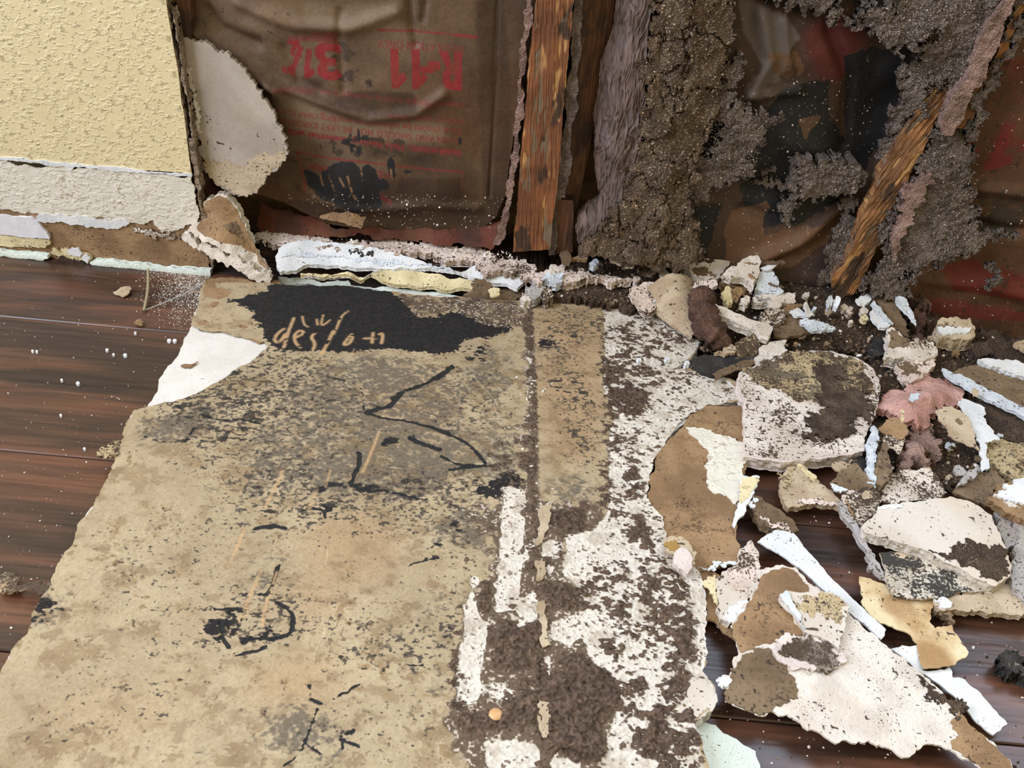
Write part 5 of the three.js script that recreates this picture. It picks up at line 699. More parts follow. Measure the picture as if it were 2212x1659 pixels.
{ // paper rolled into a cone: open along its underside
  const A = (x, y, h) => { const [u, v] = floorPt(x, y, h / 1000); return new THREE.Vector3(u, h / 1000, v); }, a = A(1446, 630, 32), b = A(1500, 728, 20), ax = b.clone().sub(a).normalize(), up = new THREE.Vector3(0, 1, 0).addScaledVector(ax, -ax.y).normalize(), side = new THREE.Vector3().crossVectors(ax, up), pos = [], uv = [], idx = [];
  for (let i = 0; i <= 30; i++) for (let j = 0; j <= 24; j++) { const s = i / 30, t = (j / 24 - .5) * 4.0, r = .0195 * Math.pow(1 - s, .75) + .003 + .0012 * (fbm(s * 6 + 20, j * .3 + 20, 3) - .5), e = s + (i === 30 ? (rnd() - .5) * .06 : 0) - (i === 0 ? rnd() * .06 : 0), q = a.clone().lerp(b, e).addScaledVector(up, Math.cos(t) * r).addScaledVector(side, Math.sin(t) * r * (1 + .25 * Math.abs(t))); pos.push(q.x, q.y, q.z); uv.push(t * .02, s * .1); if (i < 30 && j < 24) { const k = i * 25 + j; idx.push(k, k + 25, k + 1, k + 1, k + 25, k + 26); } }
  const g = new THREE.BufferGeometry(); g.setAttribute('position', new THREE.Float32BufferAttribute(pos, 3)); g.setAttribute('uv', new THREE.Float32BufferAttribute(uv, 2)); g.setIndex(idx); g.computeVertexNormals();
  const m = M.tan.clone(); m.side = THREE.DoubleSide; tag(mesh('curled_paper', g, m), 'tan paper rolled into a cone beside the brown fibre plug', PA);
}
bit('drywall_slab', 'speckled pinkish slab in front of the dark plate end, left of the rolled tan cone', SL, [1360, 623, 1385, 614, 1414, 609, 1452, 611, 1440, 622, 1430, 640, 1416, 664, 1405, 674, 1382, 664, 1376, 652, 1366, 642], GP, { dh: 2, dt: [2, 4, 4, 4, 2, 0, -6, -8, -6, -2, 0], t: 7, amp: .5, faces: [{ n: 'blue_lit_torn_edge', m: M.bluewhite, o: [1436, 622, 1448, 614, 1440, 630, 1428, 646, 1416, 666, 1408, 672, 1414, 656, 1426, 638], t: 1.4, rag: .15 }] });  // torn edge has the cool bluish light put into its colour
{ // matted brown plug of insulation
  const path = [[1520, 622, 44, 6], [1514, 652, 44, 11], [1522, 684, 38, 13], [1536, 712, 34, 14], [1552, 738, 26, 15], [1546, 756, 20, 9]].map(([x, y, h, r]) => { const [u, v] = floorPt(x, y, h / 1000); return [new THREE.Vector3(u, h / 1000, v), r / 1000]; });
  const curve = new THREE.CatmullRomCurve3(path.map(p => p[0])), g = new THREE.TubeGeometry(curve, 70, 1, 26, false), p = g.attributes.position;
  for (let i = 0; i <= 70; i++) { const c = curve.getPointAt(i / 70), k = i / 70 * (path.length - 1), a = Math.min(path.length - 2, k | 0), r0 = path[a][1] + (path[a + 1][1] - path[a][1]) * (k - a); for (let j = 0; j <= 26; j++) { const q = i * 27 + j, d = new THREE.Vector3(p.getX(q), p.getY(q), p.getZ(q)).sub(c), jj = j % 26, nn = 1 + 1.0 * (fbm(i * .35 + 9, Math.cos(jj / 26 * 6.283) * 2 + 30 + Math.sin(jj / 26 * 6.283), 4) - .5); d.normalize().multiplyScalar(Math.max(.001, r0 * nn * Math.min(1, .3 + Math.sin(Math.PI * i / 70) * 3))); p.setXYZ(q, c.x + d.x, c.y + d.y * .8, c.z + d.z); } }
  g.computeVertexNormals(); const u = g.attributes.uv; for (let i = 0; i < u.count; i++) u.setXY(i, u.getX(i) * .12, u.getY(i) * .08);
  tag(mesh('insulation_plug', g, M.brownfluff), 'matted brown plug of fibre lying between the tan paper cone and the long white bar', 'insulation');
}
bit('drywall_chip', 'pink-white bent chip above the brown fibre plug', SL, [1492, 624, 1504, 609, 1526, 606, 1548, 605, 1551, 616, 1536, 628, 1524, 640, 1508, 632], GP, { dh: 4, dt: [0, 6, 8, 8, 4, 0, -4, -2], t: 4, amp: 1 });
bit('plaster_bar', 'long white plaster bar lying slantwise, its broken end toward the right', 'plaster', [1529, 653, 1545, 656, 1558, 661, 1590, 676, 1626, 691, 1650, 698, 1670, 706, 1667, 716, 1661, 726, 1640, 718, 1618, 708, 1592, 698, 1570, 687, 1552, 680, 1542, 671], G, { dh: 10, t: 10, rag: .07, amp: .4 });
bit('plaster_chip', 'cream chip standing beside the brown paper triangle', 'plaster', [1558, 632, 1566, 620, 1573, 617, 1579, 626, 1583, 654, 1572, 657, 1563, 646], M.cream, { dh: 6, dt: [4, 8, 8, 6, -2, -2, 2], t: 5 });
bit('paper_triangle', 'small brown paper triangle next to the cream chip', PA, [1580, 622, 1592, 620, 1602, 621, 1607, 632, 1598, 642, 1590, 652, 1584, 646], M.kraft, { dh: 6, dt: [8, 8, 6, 2, -2, -2, 2], t: 1.2 });
bit('plaster_pebble', 'egg-like white pebble right of the brown paper triangle', 'plaster', [1597, 656, 1602, 644, 1612, 637, 1622, 642, 1620, 652, 1612, 660], G, { dh: 6, t: 8, amp: 1.2, c: [] });
bit('drywall_slab', 'white slab lying level under the grey-white chunk', SL, [1626, 642, 1640, 637, 1680, 634, 1720, 631, 1720, 652, 1692, 652, 1664, 657, 1640, 654, 1628, 652], G, { dh: 4, t: 8, faces: [{ n: 'grey_dust', m: M.grey, o: [1632, 644, 1660, 640, 1664, 648, 1640, 652], t: .3, rag: .4 }] });
bit('plaster_chip', 'oval white chip just below the level white slab', 'plaster', [1656, 660, 1668, 652, 1684, 653, 1690, 660, 1678, 666, 1662, 665], G, { dh: 5, t: 3 });
bit('paper_wad', 'crumpled brown and white flake pile right of the long bar', PA, [1643, 688, 1650, 674, 1664, 666, 1690, 668, 1698, 690, 1684, 698, 1662, 700], GD, { dh: 5, t: 5, amp: 3, freq: 150, rag: .3 });
bit('brown_board', 'brown mouldy paper board right of the long white bar', PA, [1688, 672, 1710, 666, 1728, 678, 1740, 700, 1754, 716, 1726, 724, 1700, 730, 1672, 724, 1670, 708, 1692, 694], M.kraft_grey, { dh: 2, t: 3, amp: 1 });
bit('plaster_chip', 'white chip with an orange corner, left of the white curl', 'plaster', [1706, 672, 1716, 668, 1726, 666, 1740, 676, 1740, 685, 1722, 684], M.white, { dh: 6, t: 2.5 });
bit('white_curl', 'curled white paper bit standing up between two white chips', PA, [1736, 656, 1742, 652, 1747, 662, 1752, 672, 1760, 681, 1750, 685, 1742, 684, 1740, 672], M.white, { dh: 8, dt: [10, 10, 4, 0, -2, -2, 0, 6], t: 1.5 });
bit('rolled_paint', 'blue-white rolled paint strip with brown underside, below the white curl', 'paint chip', [1728, 690, 1740, 686, 1760, 690, 1784, 699, 1806, 709, 1792, 713, 1768, 715, 1746, 708, 1732, 700], M.bluewhite, { dh: 8, dt: [2, 6, 6, 4, 0, -2, -2, 2], t: 3, amp: .5 });
bit('brown_flake', 'rusty brown flake under the oval white chip', PA, [1690, 656, 1706, 652, 1724, 658, 1726, 668, 1706, 672, 1694, 666], M.kraft, { dh: 3, t: 2, amp: 1.4 });
bit('tan_chunk', 'tan chunk with dark speckles in front of the long white bar', SL, [1588, 740, 1600, 732, 1612, 726, 1628, 717, 1631, 734, 1642, 744, 1634, 764, 1602, 768, 1588, 754], M.tan_dirty, { dh: 4, dt: [0, 2, 4, 8, 4, 0, -4, -4, 0], t: 8 });
bit('tan_chip', 'small tan chip at the foot of the brown fibre plug', SL, [1542, 762, 1562, 760, 1566, 748, 1574, 736, 1582, 744, 1588, 762, 1566, 768], M.tan, { dh: 4, t: 3 });
bit('drywall_slab', 'white slab with a bent corner left of the big mouldy slab', SL, [1646, 746, 1664, 738, 1700, 734, 1692, 746, 1702, 757, 1684, 768, 1662, 778, 1634, 788, 1629, 776, 1642, 760], G, { dh: 4, t: 5, amp: .6 });
bit('blackened_board', 'blackened board strip between the pink slab corner and the tan chip', SL, [1496, 770, 1520, 766, 1560, 764, 1600, 766, 1632, 769, 1624, 784, 1584, 790, 1552, 812, 1524, 806, 1508, 798, 1492, 788], M.blackened, { dh: 0, t: 5, amp: 1 });
bit('brown_peel', 'brown paper peel at the tip of the big mouldy slab', PA, [1586, 788, 1606, 778, 1628, 776, 1634, 786, 1610, 796, 1580, 806, 1544, 818, 1540, 806, 1560, 796], M.kraft_grey, { dh: 3, t: 1.5, amp: 1 });
/* second cluster, under the leaning stud */
const smallWhites = 'small white chips below the leaning stud';
[['upright white chip, leftmost of the two standing below the leaning stud', [1786, 648, 1790, 640, 1797, 638, 1800, 648, 1796, 662, 1788, 664]], ['upright white chip, right one of the two standing below the leaning stud', [1801, 648, 1806, 639, 1815, 642, 1814, 656, 1806, 667, 1801, 662]], ['round white chip just right of the two upright ones', [1816, 660, 1824, 655, 1833, 662, 1828, 668, 1818, 668]], ['pinkish oval pebble right of the round white chip', [1828, 672, 1838, 660, 1844, 664, 1843, 674, 1834, 680]], ['white pebble with a notch, left of the brown-topped slab cluster', [1858, 668, 1866, 662, 1876, 668, 1875, 676, 1862, 676]], ['low white pebble under the notched one', [1860, 680, 1870, 678, 1876, 686, 1872, 692, 1862, 690]], ['tiny white half-ring crumb beside the brown fluff', [1833, 692, 1840, 690, 1844, 696, 1836, 698]]]
  .forEach(([l, o], i) => bit('plaster_chip', l, 'plaster', o, [M.bluewhite, M.white, G, GP, G, M.cream, G][i], { dh: i < 2 ? 10 : 6, dt: i < 2 ? [6, 10, 10, 6, -4, -4] : null, t: 5, amp: .8, group: smallWhites }));
bit('plaster_chip', 'broad white chip at the top of the cluster below the leaning stud', 'plaster', [1848, 646, 1858, 640, 1876, 634, 1890, 640, 1880, 650, 1868, 658, 1854, 655], M.white, { dh: 8, t: 3, amp: .8 });
bit('paper_board', 'brown paper board leaning behind the two long blue-white strips', PA, [1890, 648, 1908, 638, 1940, 652, 1954, 690, 1962, 730, 1944, 726, 1920, 700], M.kraft_grey, { dh: 4, dt: [8, 10, 6, 0, -4, -4, 2], t: 2 });
bit('blue_strip', 'narrow blue-white strip along the brown paper board, upper of two', 'paint chip', [1881, 656, 1888, 649, 1898, 660, 1908, 674, 1920, 688, 1930, 698, 1918, 698, 1904, 686, 1890, 672], M.bluewhite, { dh: 9, dt: [6, 8, 6, 2, 0, -2, -2, 0, 2], t: 2.5 });
bit('white_strip', 'ragged white strip with brown hollows, lower of two left of the leaf shard', 'plaster', [1879, 674, 1885, 668, 1894, 682, 1908, 688, 1924, 702, 1914, 709, 1900, 708, 1888, 694], M.white, { dh: 7, dt: [6, 8, 4, 2, 0, -2, -2, 2], t: 3, amp: 1 });
bit('leaf_shard', 'white leaf-shaped shard pointing down beside the pink-brown tuft', 'plaster', [1935, 641, 1942, 638, 1954, 642, 1962, 654, 1968, 668, 1975, 684, 1980, 700, 1970, 692, 1958, 676, 1946, 664, 1938, 656], M.bluewhite, { dh: 10, dt: [8, 8, 8, 6, 4, 0, -4, -2, 2, 6, 8], t: 2.5 });
bit('fibre_tuft', 'pink-brown fibre tuft right of the white leaf shard', 'insulation', [1968, 640, 1990, 634, 2008, 650, 2000, 680, 1996, 712, 2000, 736, 1984, 744, 1972, 726, 1980, 700, 1974, 670], M.brownfluff, { dh: 2, t: 14, amp: 4, freq: 110, rag: .35 });
bit('drywall_slab', 'wedge slab with brown paper on top and a broad white broken front', SL, [1916, 712, 1926, 706, 1946, 722, 1966, 738, 1990, 736, 2016, 738, 2024, 752, 2020, 768, 1978, 776, 1940, 774, 1910, 770, 1918, 746], G, { dh: 8, dt: [6, 8, 8, 6, 6, 6, 2, -2, -4, -4, -4, 0], t: 12, amp: .5, faces: [{ n: 'brown_paper', m: M.kraft_grey, o: [1919, 714, 1926, 708, 1946, 724, 1966, 741, 1960, 750, 1930, 754, 1918, 752], t: .6 }, { n: 'dirty_back', m: GD, o: [1968, 742, 2014, 740, 2018, 748, 1980, 752, 1966, 750], t: .4, rag: .3 }] });
bit('dark_hole_lump', 'black crumpled lump standing in for the dark hole left of the wedge slab', SL, [1880, 730, 1896, 728, 1914, 738, 1912, 764, 1890, 770, 1878, 756], M.blackened, { dh: -4, t: 10, amp: 3 });  // blackened lump gives the shade of a hole as colour
bit('drywall_slab', 'rounded tan-pink slab below the wedge slab, above the pink fibre', SL, [1934, 786, 1958, 780, 1990, 778, 2022, 776, 2018, 792, 2004, 806, 1986, 818, 1963, 827, 1950, 818, 1944, 802], GP, { dh: 4, t: 6, amp: .7, faces: [{ n: 'brown_stain_crust', m: M.kraft_grey, o: [1938, 788, 1960, 782, 2000, 780, 2008, 790, 1980, 798, 1950, 804], t: .5, rag: .35 }] });
bit('drywall_chunk', 'tan-edged chunk with a bright white face near the red-print paper', SL, [2025, 694, 2034, 686, 2060, 686, 2096, 686, 2106, 704, 2106, 728, 2088, 733, 2060, 734, 2030, 731], M.tan, { dh: 8, dt: [2, 6, 8, 8, 4, -2, -4, -4, -2], t: 14, amp: .6, faces: [{ n: 'white_face', m: M.white, o: [2030, 696, 2046, 694, 2066, 702, 2086, 710, 2092, 720, 2086, 732, 2062, 733, 2032, 730], t: 1.6, rag: .12 }, { n: 'dirt_crust', m: M.kraft_grey, o: [2036, 688, 2060, 688, 2094, 688, 2098, 696, 2076, 702, 2054, 694], t: .5, rag: .4 }] });
bit('brown_slab', 'dark brown rotten slab at the right edge, above the long white strip', SL, [2096, 748, 2112, 738, 2140, 730, 2184, 736, 2250, 744, 2250, 790, 2200, 782, 2160, 775, 2112, 770], M.soil, { dh: 6, dt: [2, 6, 8, 8, 8, 0, 0, 0, 0], t: 9, amp: 1.5, rag: .2 });
bit('tan_chip', 'pale tan chip on the dark brown slab at the right edge', SL, [2190, 745, 2206, 736, 2250, 738, 2250, 760, 2214, 758], M.tan, { dh: 16, t: 3 });
bit('plaster_strip', 'long white strip along the front of the dark brown slab', 'plaster', [2112, 776, 2134, 773, 2168, 778, 2210, 785, 2250, 790, 2250, 818, 2206, 812, 2170, 800, 2138, 792], M.white, { dh: 8, dt: [2, 4, 4, 4, 4, -4, -4, -4, -2], t: 7, amp: .5, rag: .1 });
bit('brown_slab', 'brown layered board between the two long white strips at right', SL, [2056, 806, 2076, 796, 2104, 788, 2140, 800, 2190, 816, 2250, 832, 2250, 900, 2200, 876, 2150, 850, 2104, 828, 2080, 816], M.kraft_grey, { dh: 6, t: 9, amp: 1.2 });
bit('plaster_strip', 'longest blue-white strip running slantwise out of the right edge', 'plaster', [2035, 794, 2048, 800, 2060, 805, 2050, 810, 2078, 808, 2096, 818, 2112, 830, 2160, 852, 2212, 880, 2250, 902, 2250, 926, 2210, 900, 2170, 880, 2130, 862, 2090, 838, 2064, 824, 2046, 812], M.bluewhite, { dh: 8, t: 3, amp: .5, rag: .1 });
bit('paper_scrap', 'little cream paper triangle on the longest blue-white strip', PA, [2098, 846, 2104, 838, 2114, 842, 2110, 856, 2102, 856], M.tan, { dh: 13, dt: [2, 6, 4, 0, 0], t: .8 });
/* pink fibre and pieces around it */
piece('pink_insulation', 'bright pink tuft of fibreglass among the rubble', 'insulation', { o: [1902, 868, 1922, 846, 1944, 844, 1962, 838, 1976, 824, 2006, 806, 2030, 816, 2060, 832, 2082, 848, 2076, 868, 2050, 880, 2026, 894, 2018, 916, 2000, 926, 1984, 936, 1960, 918, 1930, 896, 1910, 890, 1896, 882], h: 20, c: [[1960, 860, 34], [2010, 850, 36], [1980, 890, 34], [2040, 850, 30], [1930, 868, 28]], t: 7, m: M.pink, rag: .3, amp: 1.8, freq: 70, oct: 4, s: .0018 });
piece('pink_insulation', 'faded pink-brown fibre trailing down from the bright pink tuft', 'insulation', { o: [1968, 918, 1992, 926, 2010, 930, 2020, 950, 2014, 980, 2000, 1002, 1970, 1008, 1944, 1000, 1946, 976, 1960, 950], h: 18, c: [[1985, 960, 26], [1980, 985, 24]], t: 14, m: M.fibre_pink, rag: .4, amp: 3, freq: 90, oct: 4, s: .0018 });
bit('paint_flake', 'pale grey paint flake lying on the pink tuft', 'paint chip', [1962, 862, 1968, 850, 1980, 848, 1994, 850, 1986, 862, 1972, 868], M.bluewhite, { dh: 21, t: .8 });
bit('folded_paper', 'folded tan paper with a speckled white flap, left below the pink tuft', PA, [1898, 924, 1912, 912, 1934, 900, 1950, 910, 1964, 930, 1954, 946, 1938, 946, 1912, 936], M.kraft, { dh: 12, dt: [0, 4, 8, 10, 6, 0, -2, -2], t: 1, amp: .5 });
bit('paper_flap', 'speckled cream flap hanging below the folded tan paper', PA, [1907, 950, 1910, 936, 1938, 946, 1956, 946, 1950, 966, 1942, 980, 1918, 968], GD, { dh: 8, dt: [2, 6, 6, 4, 0, -4, -2], t: 1.2 });
bit('thin_splinter', 'thin cream splinter upright in front of the pink tuft', 'wood', [1945, 886, 1949, 884, 1952, 900, 1950, 912, 1946, 906], M.cream, { dh: 24, t: 1.2 });
bit('crumpled_strip', 'crumpled blue-white strip twisting down right of the big mouldy slab', 'plaster', [1868, 962, 1878, 942, 1888, 918, 1898, 932, 1900, 950, 1892, 980, 1888, 1000, 1896, 1030, 1893, 1050, 1872, 1042, 1868, 1012, 1876, 990], M.bluewhite, { dh: 10, t: 3, amp: 2, freq: 110 });
bit('bark_wad', 'upright brown-black wad of rotten paper beside the crumpled strip', PA, [1896, 984, 1904, 960, 1914, 956, 1918, 980, 1924, 1010, 1920, 1040, 1906, 1052, 1894, 1046, 1892, 1010], M.kraft_grey, { dh: 12, t: 12, amp: 3, freq: 120 });
bit('paper_leaf', 'leaf-shaped cream paper with a dark eye spot, right below the pink tuft', PA, [2022, 886, 2036, 878, 2056, 876, 2074, 886, 2092, 902, 2104, 932, 2116, 974, 2090, 962, 2064, 950, 2048, 940, 2038, 918], M.tan, { dh: 14, dt: [4, 8, 8, 8, 8, 4, -2, -2, -2, 0, 2], t: 1.2, amp: .4, faces: [{ n: 'dark_eye_spot', m: M.kraft_grey, o: [2064, 906, 2072, 902, 2079, 910, 2077, 918, 2068, 914], t: .25 }] });
bit('paper_strip', 'bright white ink-speckled strip dropping past the cream leaf', PA, [2070, 868, 2092, 864, 2112, 872, 2128, 880, 2124, 900, 2140, 924, 2160, 950, 2142, 954, 2126, 956, 2130, 986, 2136, 1012, 2122, 1018, 2118, 984, 2108, 940, 2090, 900], M.white, { dh: 12, t: 1.2, amp: .8 });
bit('brown_slab', 'brown slab under the bright speckled strip at right', SL, [2128, 956, 2160, 948, 2212, 956, 2250, 966, 2250, 1030, 2190, 1036, 2160, 1016, 2134, 990], M.tan_dirty, { dh: 4, t: 8, amp: 1 });
bit('brown_slab', 'dark slab at the right edge behind the bright speckled strip', SL, [2110, 868, 2140, 868, 2200, 892, 2250, 912, 2250, 960, 2200, 956, 2160, 948, 2132, 906], M.soil, { dh: 2, t: 8, amp: 1.4 });
bit('drywall_slab', 'dirty white speckled slab in the centre right, below the pink trail', SL, [1924, 1022, 1954, 1014, 1986, 1014, 2012, 1014, 2030, 1034, 2046, 1064, 2008, 1080, 1960, 1084, 1936, 1088, 1892, 1080, 1896, 1060, 1916, 1044], GD, { dh: 3, t: 8, amp: .8 });
bit('plaster_chip', 'grey curled chip, left of the two beside the dirty speckled slab', 'plaster', [2060, 1014, 2072, 1004, 2082, 1010, 2086, 1022, 2074, 1026, 2064, 1022], M.grey, { dh: 10, t: 2, amp: 1 });
bit('plaster_chip', 'long grey curled chip, right of the two beside the dirty speckled slab', 'plaster', [2068, 1050, 2080, 1030, 2096, 1014, 2116, 1004, 2116, 1018, 2100, 1034, 2084, 1046], M.grey, { dh: 9, t: 2.5, amp: 1 });
bit('brown_paper', 'broad brown paper under the grey curled chips', PA, [2058, 1062, 2080, 1044, 2110, 1024, 2150, 1016, 2172, 1036, 2182, 1074, 2176, 1104, 2140, 1096, 2100, 1080], M.kraft_grey, { dh: 6, t: 2, amp: 1.4 });
bit('drywall_chunk', 'layered white chunk with a torn brown lower edge at the right border', SL, [2136, 1072, 2158, 1062, 2164, 1044, 2200, 1036, 2250, 1032, 2250, 1136, 2206, 1122, 2172, 1106, 2150, 1090], M.kraft, { dh: 16, t: 6, rag: .2, amp: .8, faces: [{ n: 'white_layer', m: M.white, o: [2144, 1072, 2162, 1062, 2166, 1048, 2200, 1038, 2248, 1034, 2248, 1100, 2208, 1092, 2180, 1086, 2160, 1078], t: 2, rag: .25, amp: .6 }, { n: 'white_scrap', m: G, o: [2164, 1086, 2184, 1086, 2204, 1098, 2180, 1096], t: 1 }] });
/* the big slabs on the right */
bit('drywall_slab', 'big mouldy slab with a white front edge and tan paper, right of the bare brown paper', SL, [1591, 824, 1600, 803, 1640, 788, 1690, 770, 1750, 757, 1800, 760, 1850, 772, 1886, 796, 1902, 836, 1896, 876, 1884, 906, 1872, 940, 1868, 974, 1830, 983, 1740, 995, 1700, 998, 1606, 987, 1606, 920, 1604, 860], M.pinkcore, { dh: 8, t: 11, rag: .07, amp: .8, s: .0025, faces: [
  { n: 'dirty_face', m: M.gypsum_mid, o: [1594, 825, 1602, 805, 1642, 790, 1690, 772, 1750, 759, 1800, 762, 1850, 774, 1884, 798, 1900, 836, 1894, 876, 1882, 906, 1870, 940, 1865, 971, 1830, 980, 1740, 992, 1700, 995, 1610, 984, 1609, 920, 1607, 860], t: .3, rag: .06 },
  { n: 'tan_paper', m: M.tan_dirty, lift: .25, o: [1604, 806, 1640, 792, 1690, 774, 1750, 761, 1800, 764, 1846, 776, 1876, 800, 1884, 836, 1850, 850, 1800, 880, 1770, 870, 1730, 870, 1700, 850, 1650, 836, 1620, 816], t: .6, rag: .25 }, { n: 'rotten_fluff', m: M.rotfluff, lift: .5, o: [1752, 796, 1776, 786, 1802, 792, 1824, 806, 1828, 824, 1806, 826, 1790, 842, 1830, 846, 1862, 838, 1884, 846, 1880, 880, 1866, 910, 1848, 936, 1820, 952, 1782, 956, 1756, 944, 1744, 924, 1760, 896, 1782, 880, 1776, 850, 1762, 820], t: 1.2, rag: .4, amp: 2.6, freq: 120 }, { n: 'torn_corner_paper', m: G, o: [1830, 950, 1850, 940, 1862, 942, 1866, 968, 1848, 962, 1836, 966], t: .8 }] });
bit('brown_paper', 'large bare brown paper piece with a curved left edge, beside the big sheet', PA, [1526, 876, 1560, 878, 1600, 876, 1608, 920, 1612, 990, 1610, 1030, 1602, 1064, 1592, 1108, 1590, 1150, 1598, 1184, 1594, 1214, 1560, 1224, 1530, 1228, 1500, 1236, 1494, 1204, 1470, 1180, 1440, 1168, 1430, 1130, 1398, 1078, 1402, 1034, 1418, 990, 1450, 944, 1490, 896], M.kraft, { dh: 2, t: 2.2, rag: .08, amp: .9, freq: 40, faces: [
  { n: 'textured_white_paint', m: M.creamband, o: [1481, 924, 1500, 924, 1536, 930, 1570, 944, 1604, 958, 1611, 1000, 1606, 1050, 1596, 1080, 1590, 1096, 1564, 1072, 1540, 1066, 1526, 1044, 1524, 1012, 1530, 974, 1504, 948], t: 1, rag: .16 }, { n: 'white_torn_hem', m: M.white, o: [1504, 1238, 1520, 1232, 1540, 1220, 1560, 1222, 1580, 1216, 1594, 1212, 1588, 1224, 1560, 1228, 1530, 1236], t: .8, rag: .25, lift: 1 }] });
bit('yellow_paint_scrap', 'scrap with yellow wall paint and white torn edge beside the brown paper', 'paint chip', [1603, 1032, 1622, 1030, 1641, 1029, 1634, 1052, 1624, 1074, 1612, 1096, 1600, 1116, 1588, 1138, 1588, 1110, 1598, 1080], M.white, { dh: 6, t: 2, part: 'white_backing', faces: [{ n: 'yellow_paint', m: M.yellow, o: [1605, 1033, 1638, 1031, 1626, 1058, 1610, 1080, 1600, 1088, 1600, 1064], t: .5 }] });
bit('drywall_slab', 'tan slab with torn white front edge below the big mouldy slab', SL, [1687, 1046, 1692, 1024, 1704, 1004, 1724, 1000, 1746, 1018, 1764, 1034, 1782, 1050, 1800, 1062, 1814, 1080, 1816, 1097, 1790, 1090, 1764, 1086, 1738, 1092, 1704, 1098, 1694, 1082], M.tan, { dh: 3, t: 5, amp: .5, faces: [{ n: 'mould_smear', m: M.tan_dirty, o: [1690, 1040, 1700, 1012, 1722, 1004, 1716, 1040, 1704, 1060], t: .4, rag: .35 }, { n: 'white_hem', m: GP, o: [1720, 1088, 1742, 1082, 1770, 1076, 1800, 1084, 1815, 1094, 1790, 1090, 1764, 1088, 1738, 1092], t: .9, rag: .2 }] });
bit('gypsum_stick', 'thin pale stick lying across the tan slab', 'plaster', [1722, 1003, 1728, 1001, 1764, 1028, 1762, 1034, 1756, 1032], M.cream, { dh: 9, t: 3 });
bit('brown_curl', 'brown curled paper with a white lip, right of the tan slab', PA, [1793, 1042, 1810, 1022, 1832, 1008, 1850, 1000, 1864, 1018, 1878, 1036, 1896, 1050, 1880, 1056, 1842, 1066, 1806, 1062], M.kraft_grey, { dh: 8, dt: [0, 4, 10, 12, 10, 6, 2, -2, -4, -4], t: 1.2, amp: .8, faces: [{ n: 'white_lip', m: M.bluewhite, o: [1794, 1046, 1806, 1050, 1828, 1058, 1838, 1064, 1816, 1066, 1800, 1060], t: 1.2 }] });
bit('tan_chip', 'tan paper chip behind the brown curl', SL, [1796, 1004, 1816, 996, 1842, 992, 1832, 1012, 1818, 1020, 1802, 1012], M.tan, { dh: 10, t: 1.5 });
bit('blackened_board', 'black mouldy scrap behind the tan paper chip', SL, [1838, 996, 1858, 986, 1872, 990, 1878, 1014, 1866, 1030, 1850, 1010], M.blackened, { dh: 2, t: 4, amp: 1.4 });
bit('brown_wad', 'splintered brown wad with white edges beside the yellow paint scrap', PA, [1617, 1084, 1628, 1068, 1646, 1076, 1668, 1090, 1690, 1104, 1712, 1122, 1726, 1146, 1712, 1152, 1690, 1146, 1664, 1138, 1644, 1126, 1630, 1110], M.kraft_grey, { dh: 4, t: 8, amp: 2.2, freq: 90, faces: [{ n: 'white_edge', m: GP, o: [1636, 1120, 1650, 1118, 1676, 1128, 1702, 1138, 1712, 1150, 1690, 1146, 1662, 1138], t: 1.2, rag: .25 }, { n: 'white_edge', m: M.bluewhite, o: [1618, 1084, 1628, 1072, 1638, 1080, 1632, 1096, 1622, 1098], t: 1, rag: .25 }] });
bit('drywall_slab', 'largest smooth off-white slab on the right, brown dirt on its lower corner', SL, [1862, 1136, 1874, 1124, 1888, 1112, 1896, 1094, 1930, 1088, 1980, 1084, 2030, 1076, 2052, 1072, 2082, 1080, 2114, 1092, 2142, 1112, 2156, 1146, 2170, 1178, 2182, 1214, 2182, 1244, 2152, 1266, 2136, 1262, 2110, 1250, 2060, 1222, 2010, 1194, 1960, 1176, 1910, 1162, 1868, 1150], M.smooth, { dh: 14, dt: [0, 0, 2, 4, 6, 8, 8, 8, 8, 8, 6, 4, 2, 0, -2, -2, -2, -2, -2, -2, -2, -2, -2], t: 9, rag: .07, amp: .5, freq: 25, s: .003, faces: [
  { n: 'dirt_patch', m: M.soil, o: [2004, 1190, 2050, 1182, 2110, 1176, 2158, 1174, 2176, 1200, 2182, 1240, 2156, 1258, 2130, 1250, 2080, 1226, 2030, 1200], t: .5, rag: .3, amp: 1.4, freq: 160 }, { n: 'white_paint_edge', m: M.white, o: [1896, 1096, 1930, 1092, 1950, 1094, 1946, 1098, 1900, 1100], t: .5 }] });
bit('grey_strip', 'narrow grey slab edge running down left of the largest off-white slab', SL, [1815, 1078, 1826, 1082, 1838, 1106, 1852, 1130, 1866, 1154, 1880, 1186, 1896, 1214, 1916, 1250, 1904, 1246, 1886, 1228, 1876, 1230, 1880, 1212, 1860, 1176, 1836, 1132, 1814, 1100], M.grey, { dh: 6, t: 4, amp: .5 });
bit('speckled_chunk', 'speckled brown and white chunk at the upper left corner of the largest off-white slab', SL, [1818, 1074, 1846, 1060, 1890, 1055, 1902, 1072, 1898, 1092, 1884, 1112, 1864, 1132, 1848, 1124, 1832, 1094], GD, { dh: 8, t: 6, amp: 1.4, faces: [{ n: 'brown_paper', m: M.kraft, o: [1824, 1080, 1834, 1090, 1846, 1118, 1842, 1122, 1830, 1096], t: .5 }, { n: 'kraft_bit', m: M.tan, o: [1862, 1066, 1886, 1058, 1884, 1076, 1868, 1080], t: .5 }] });
bit('grey_slab', 'grey slab behind the right end of the largest off-white slab', SL, [2146, 1108, 2168, 1106, 2192, 1108, 2204, 1150, 2204, 1176, 2178, 1188, 2160, 1150], M.grey, { dh: 8, t: 5 });
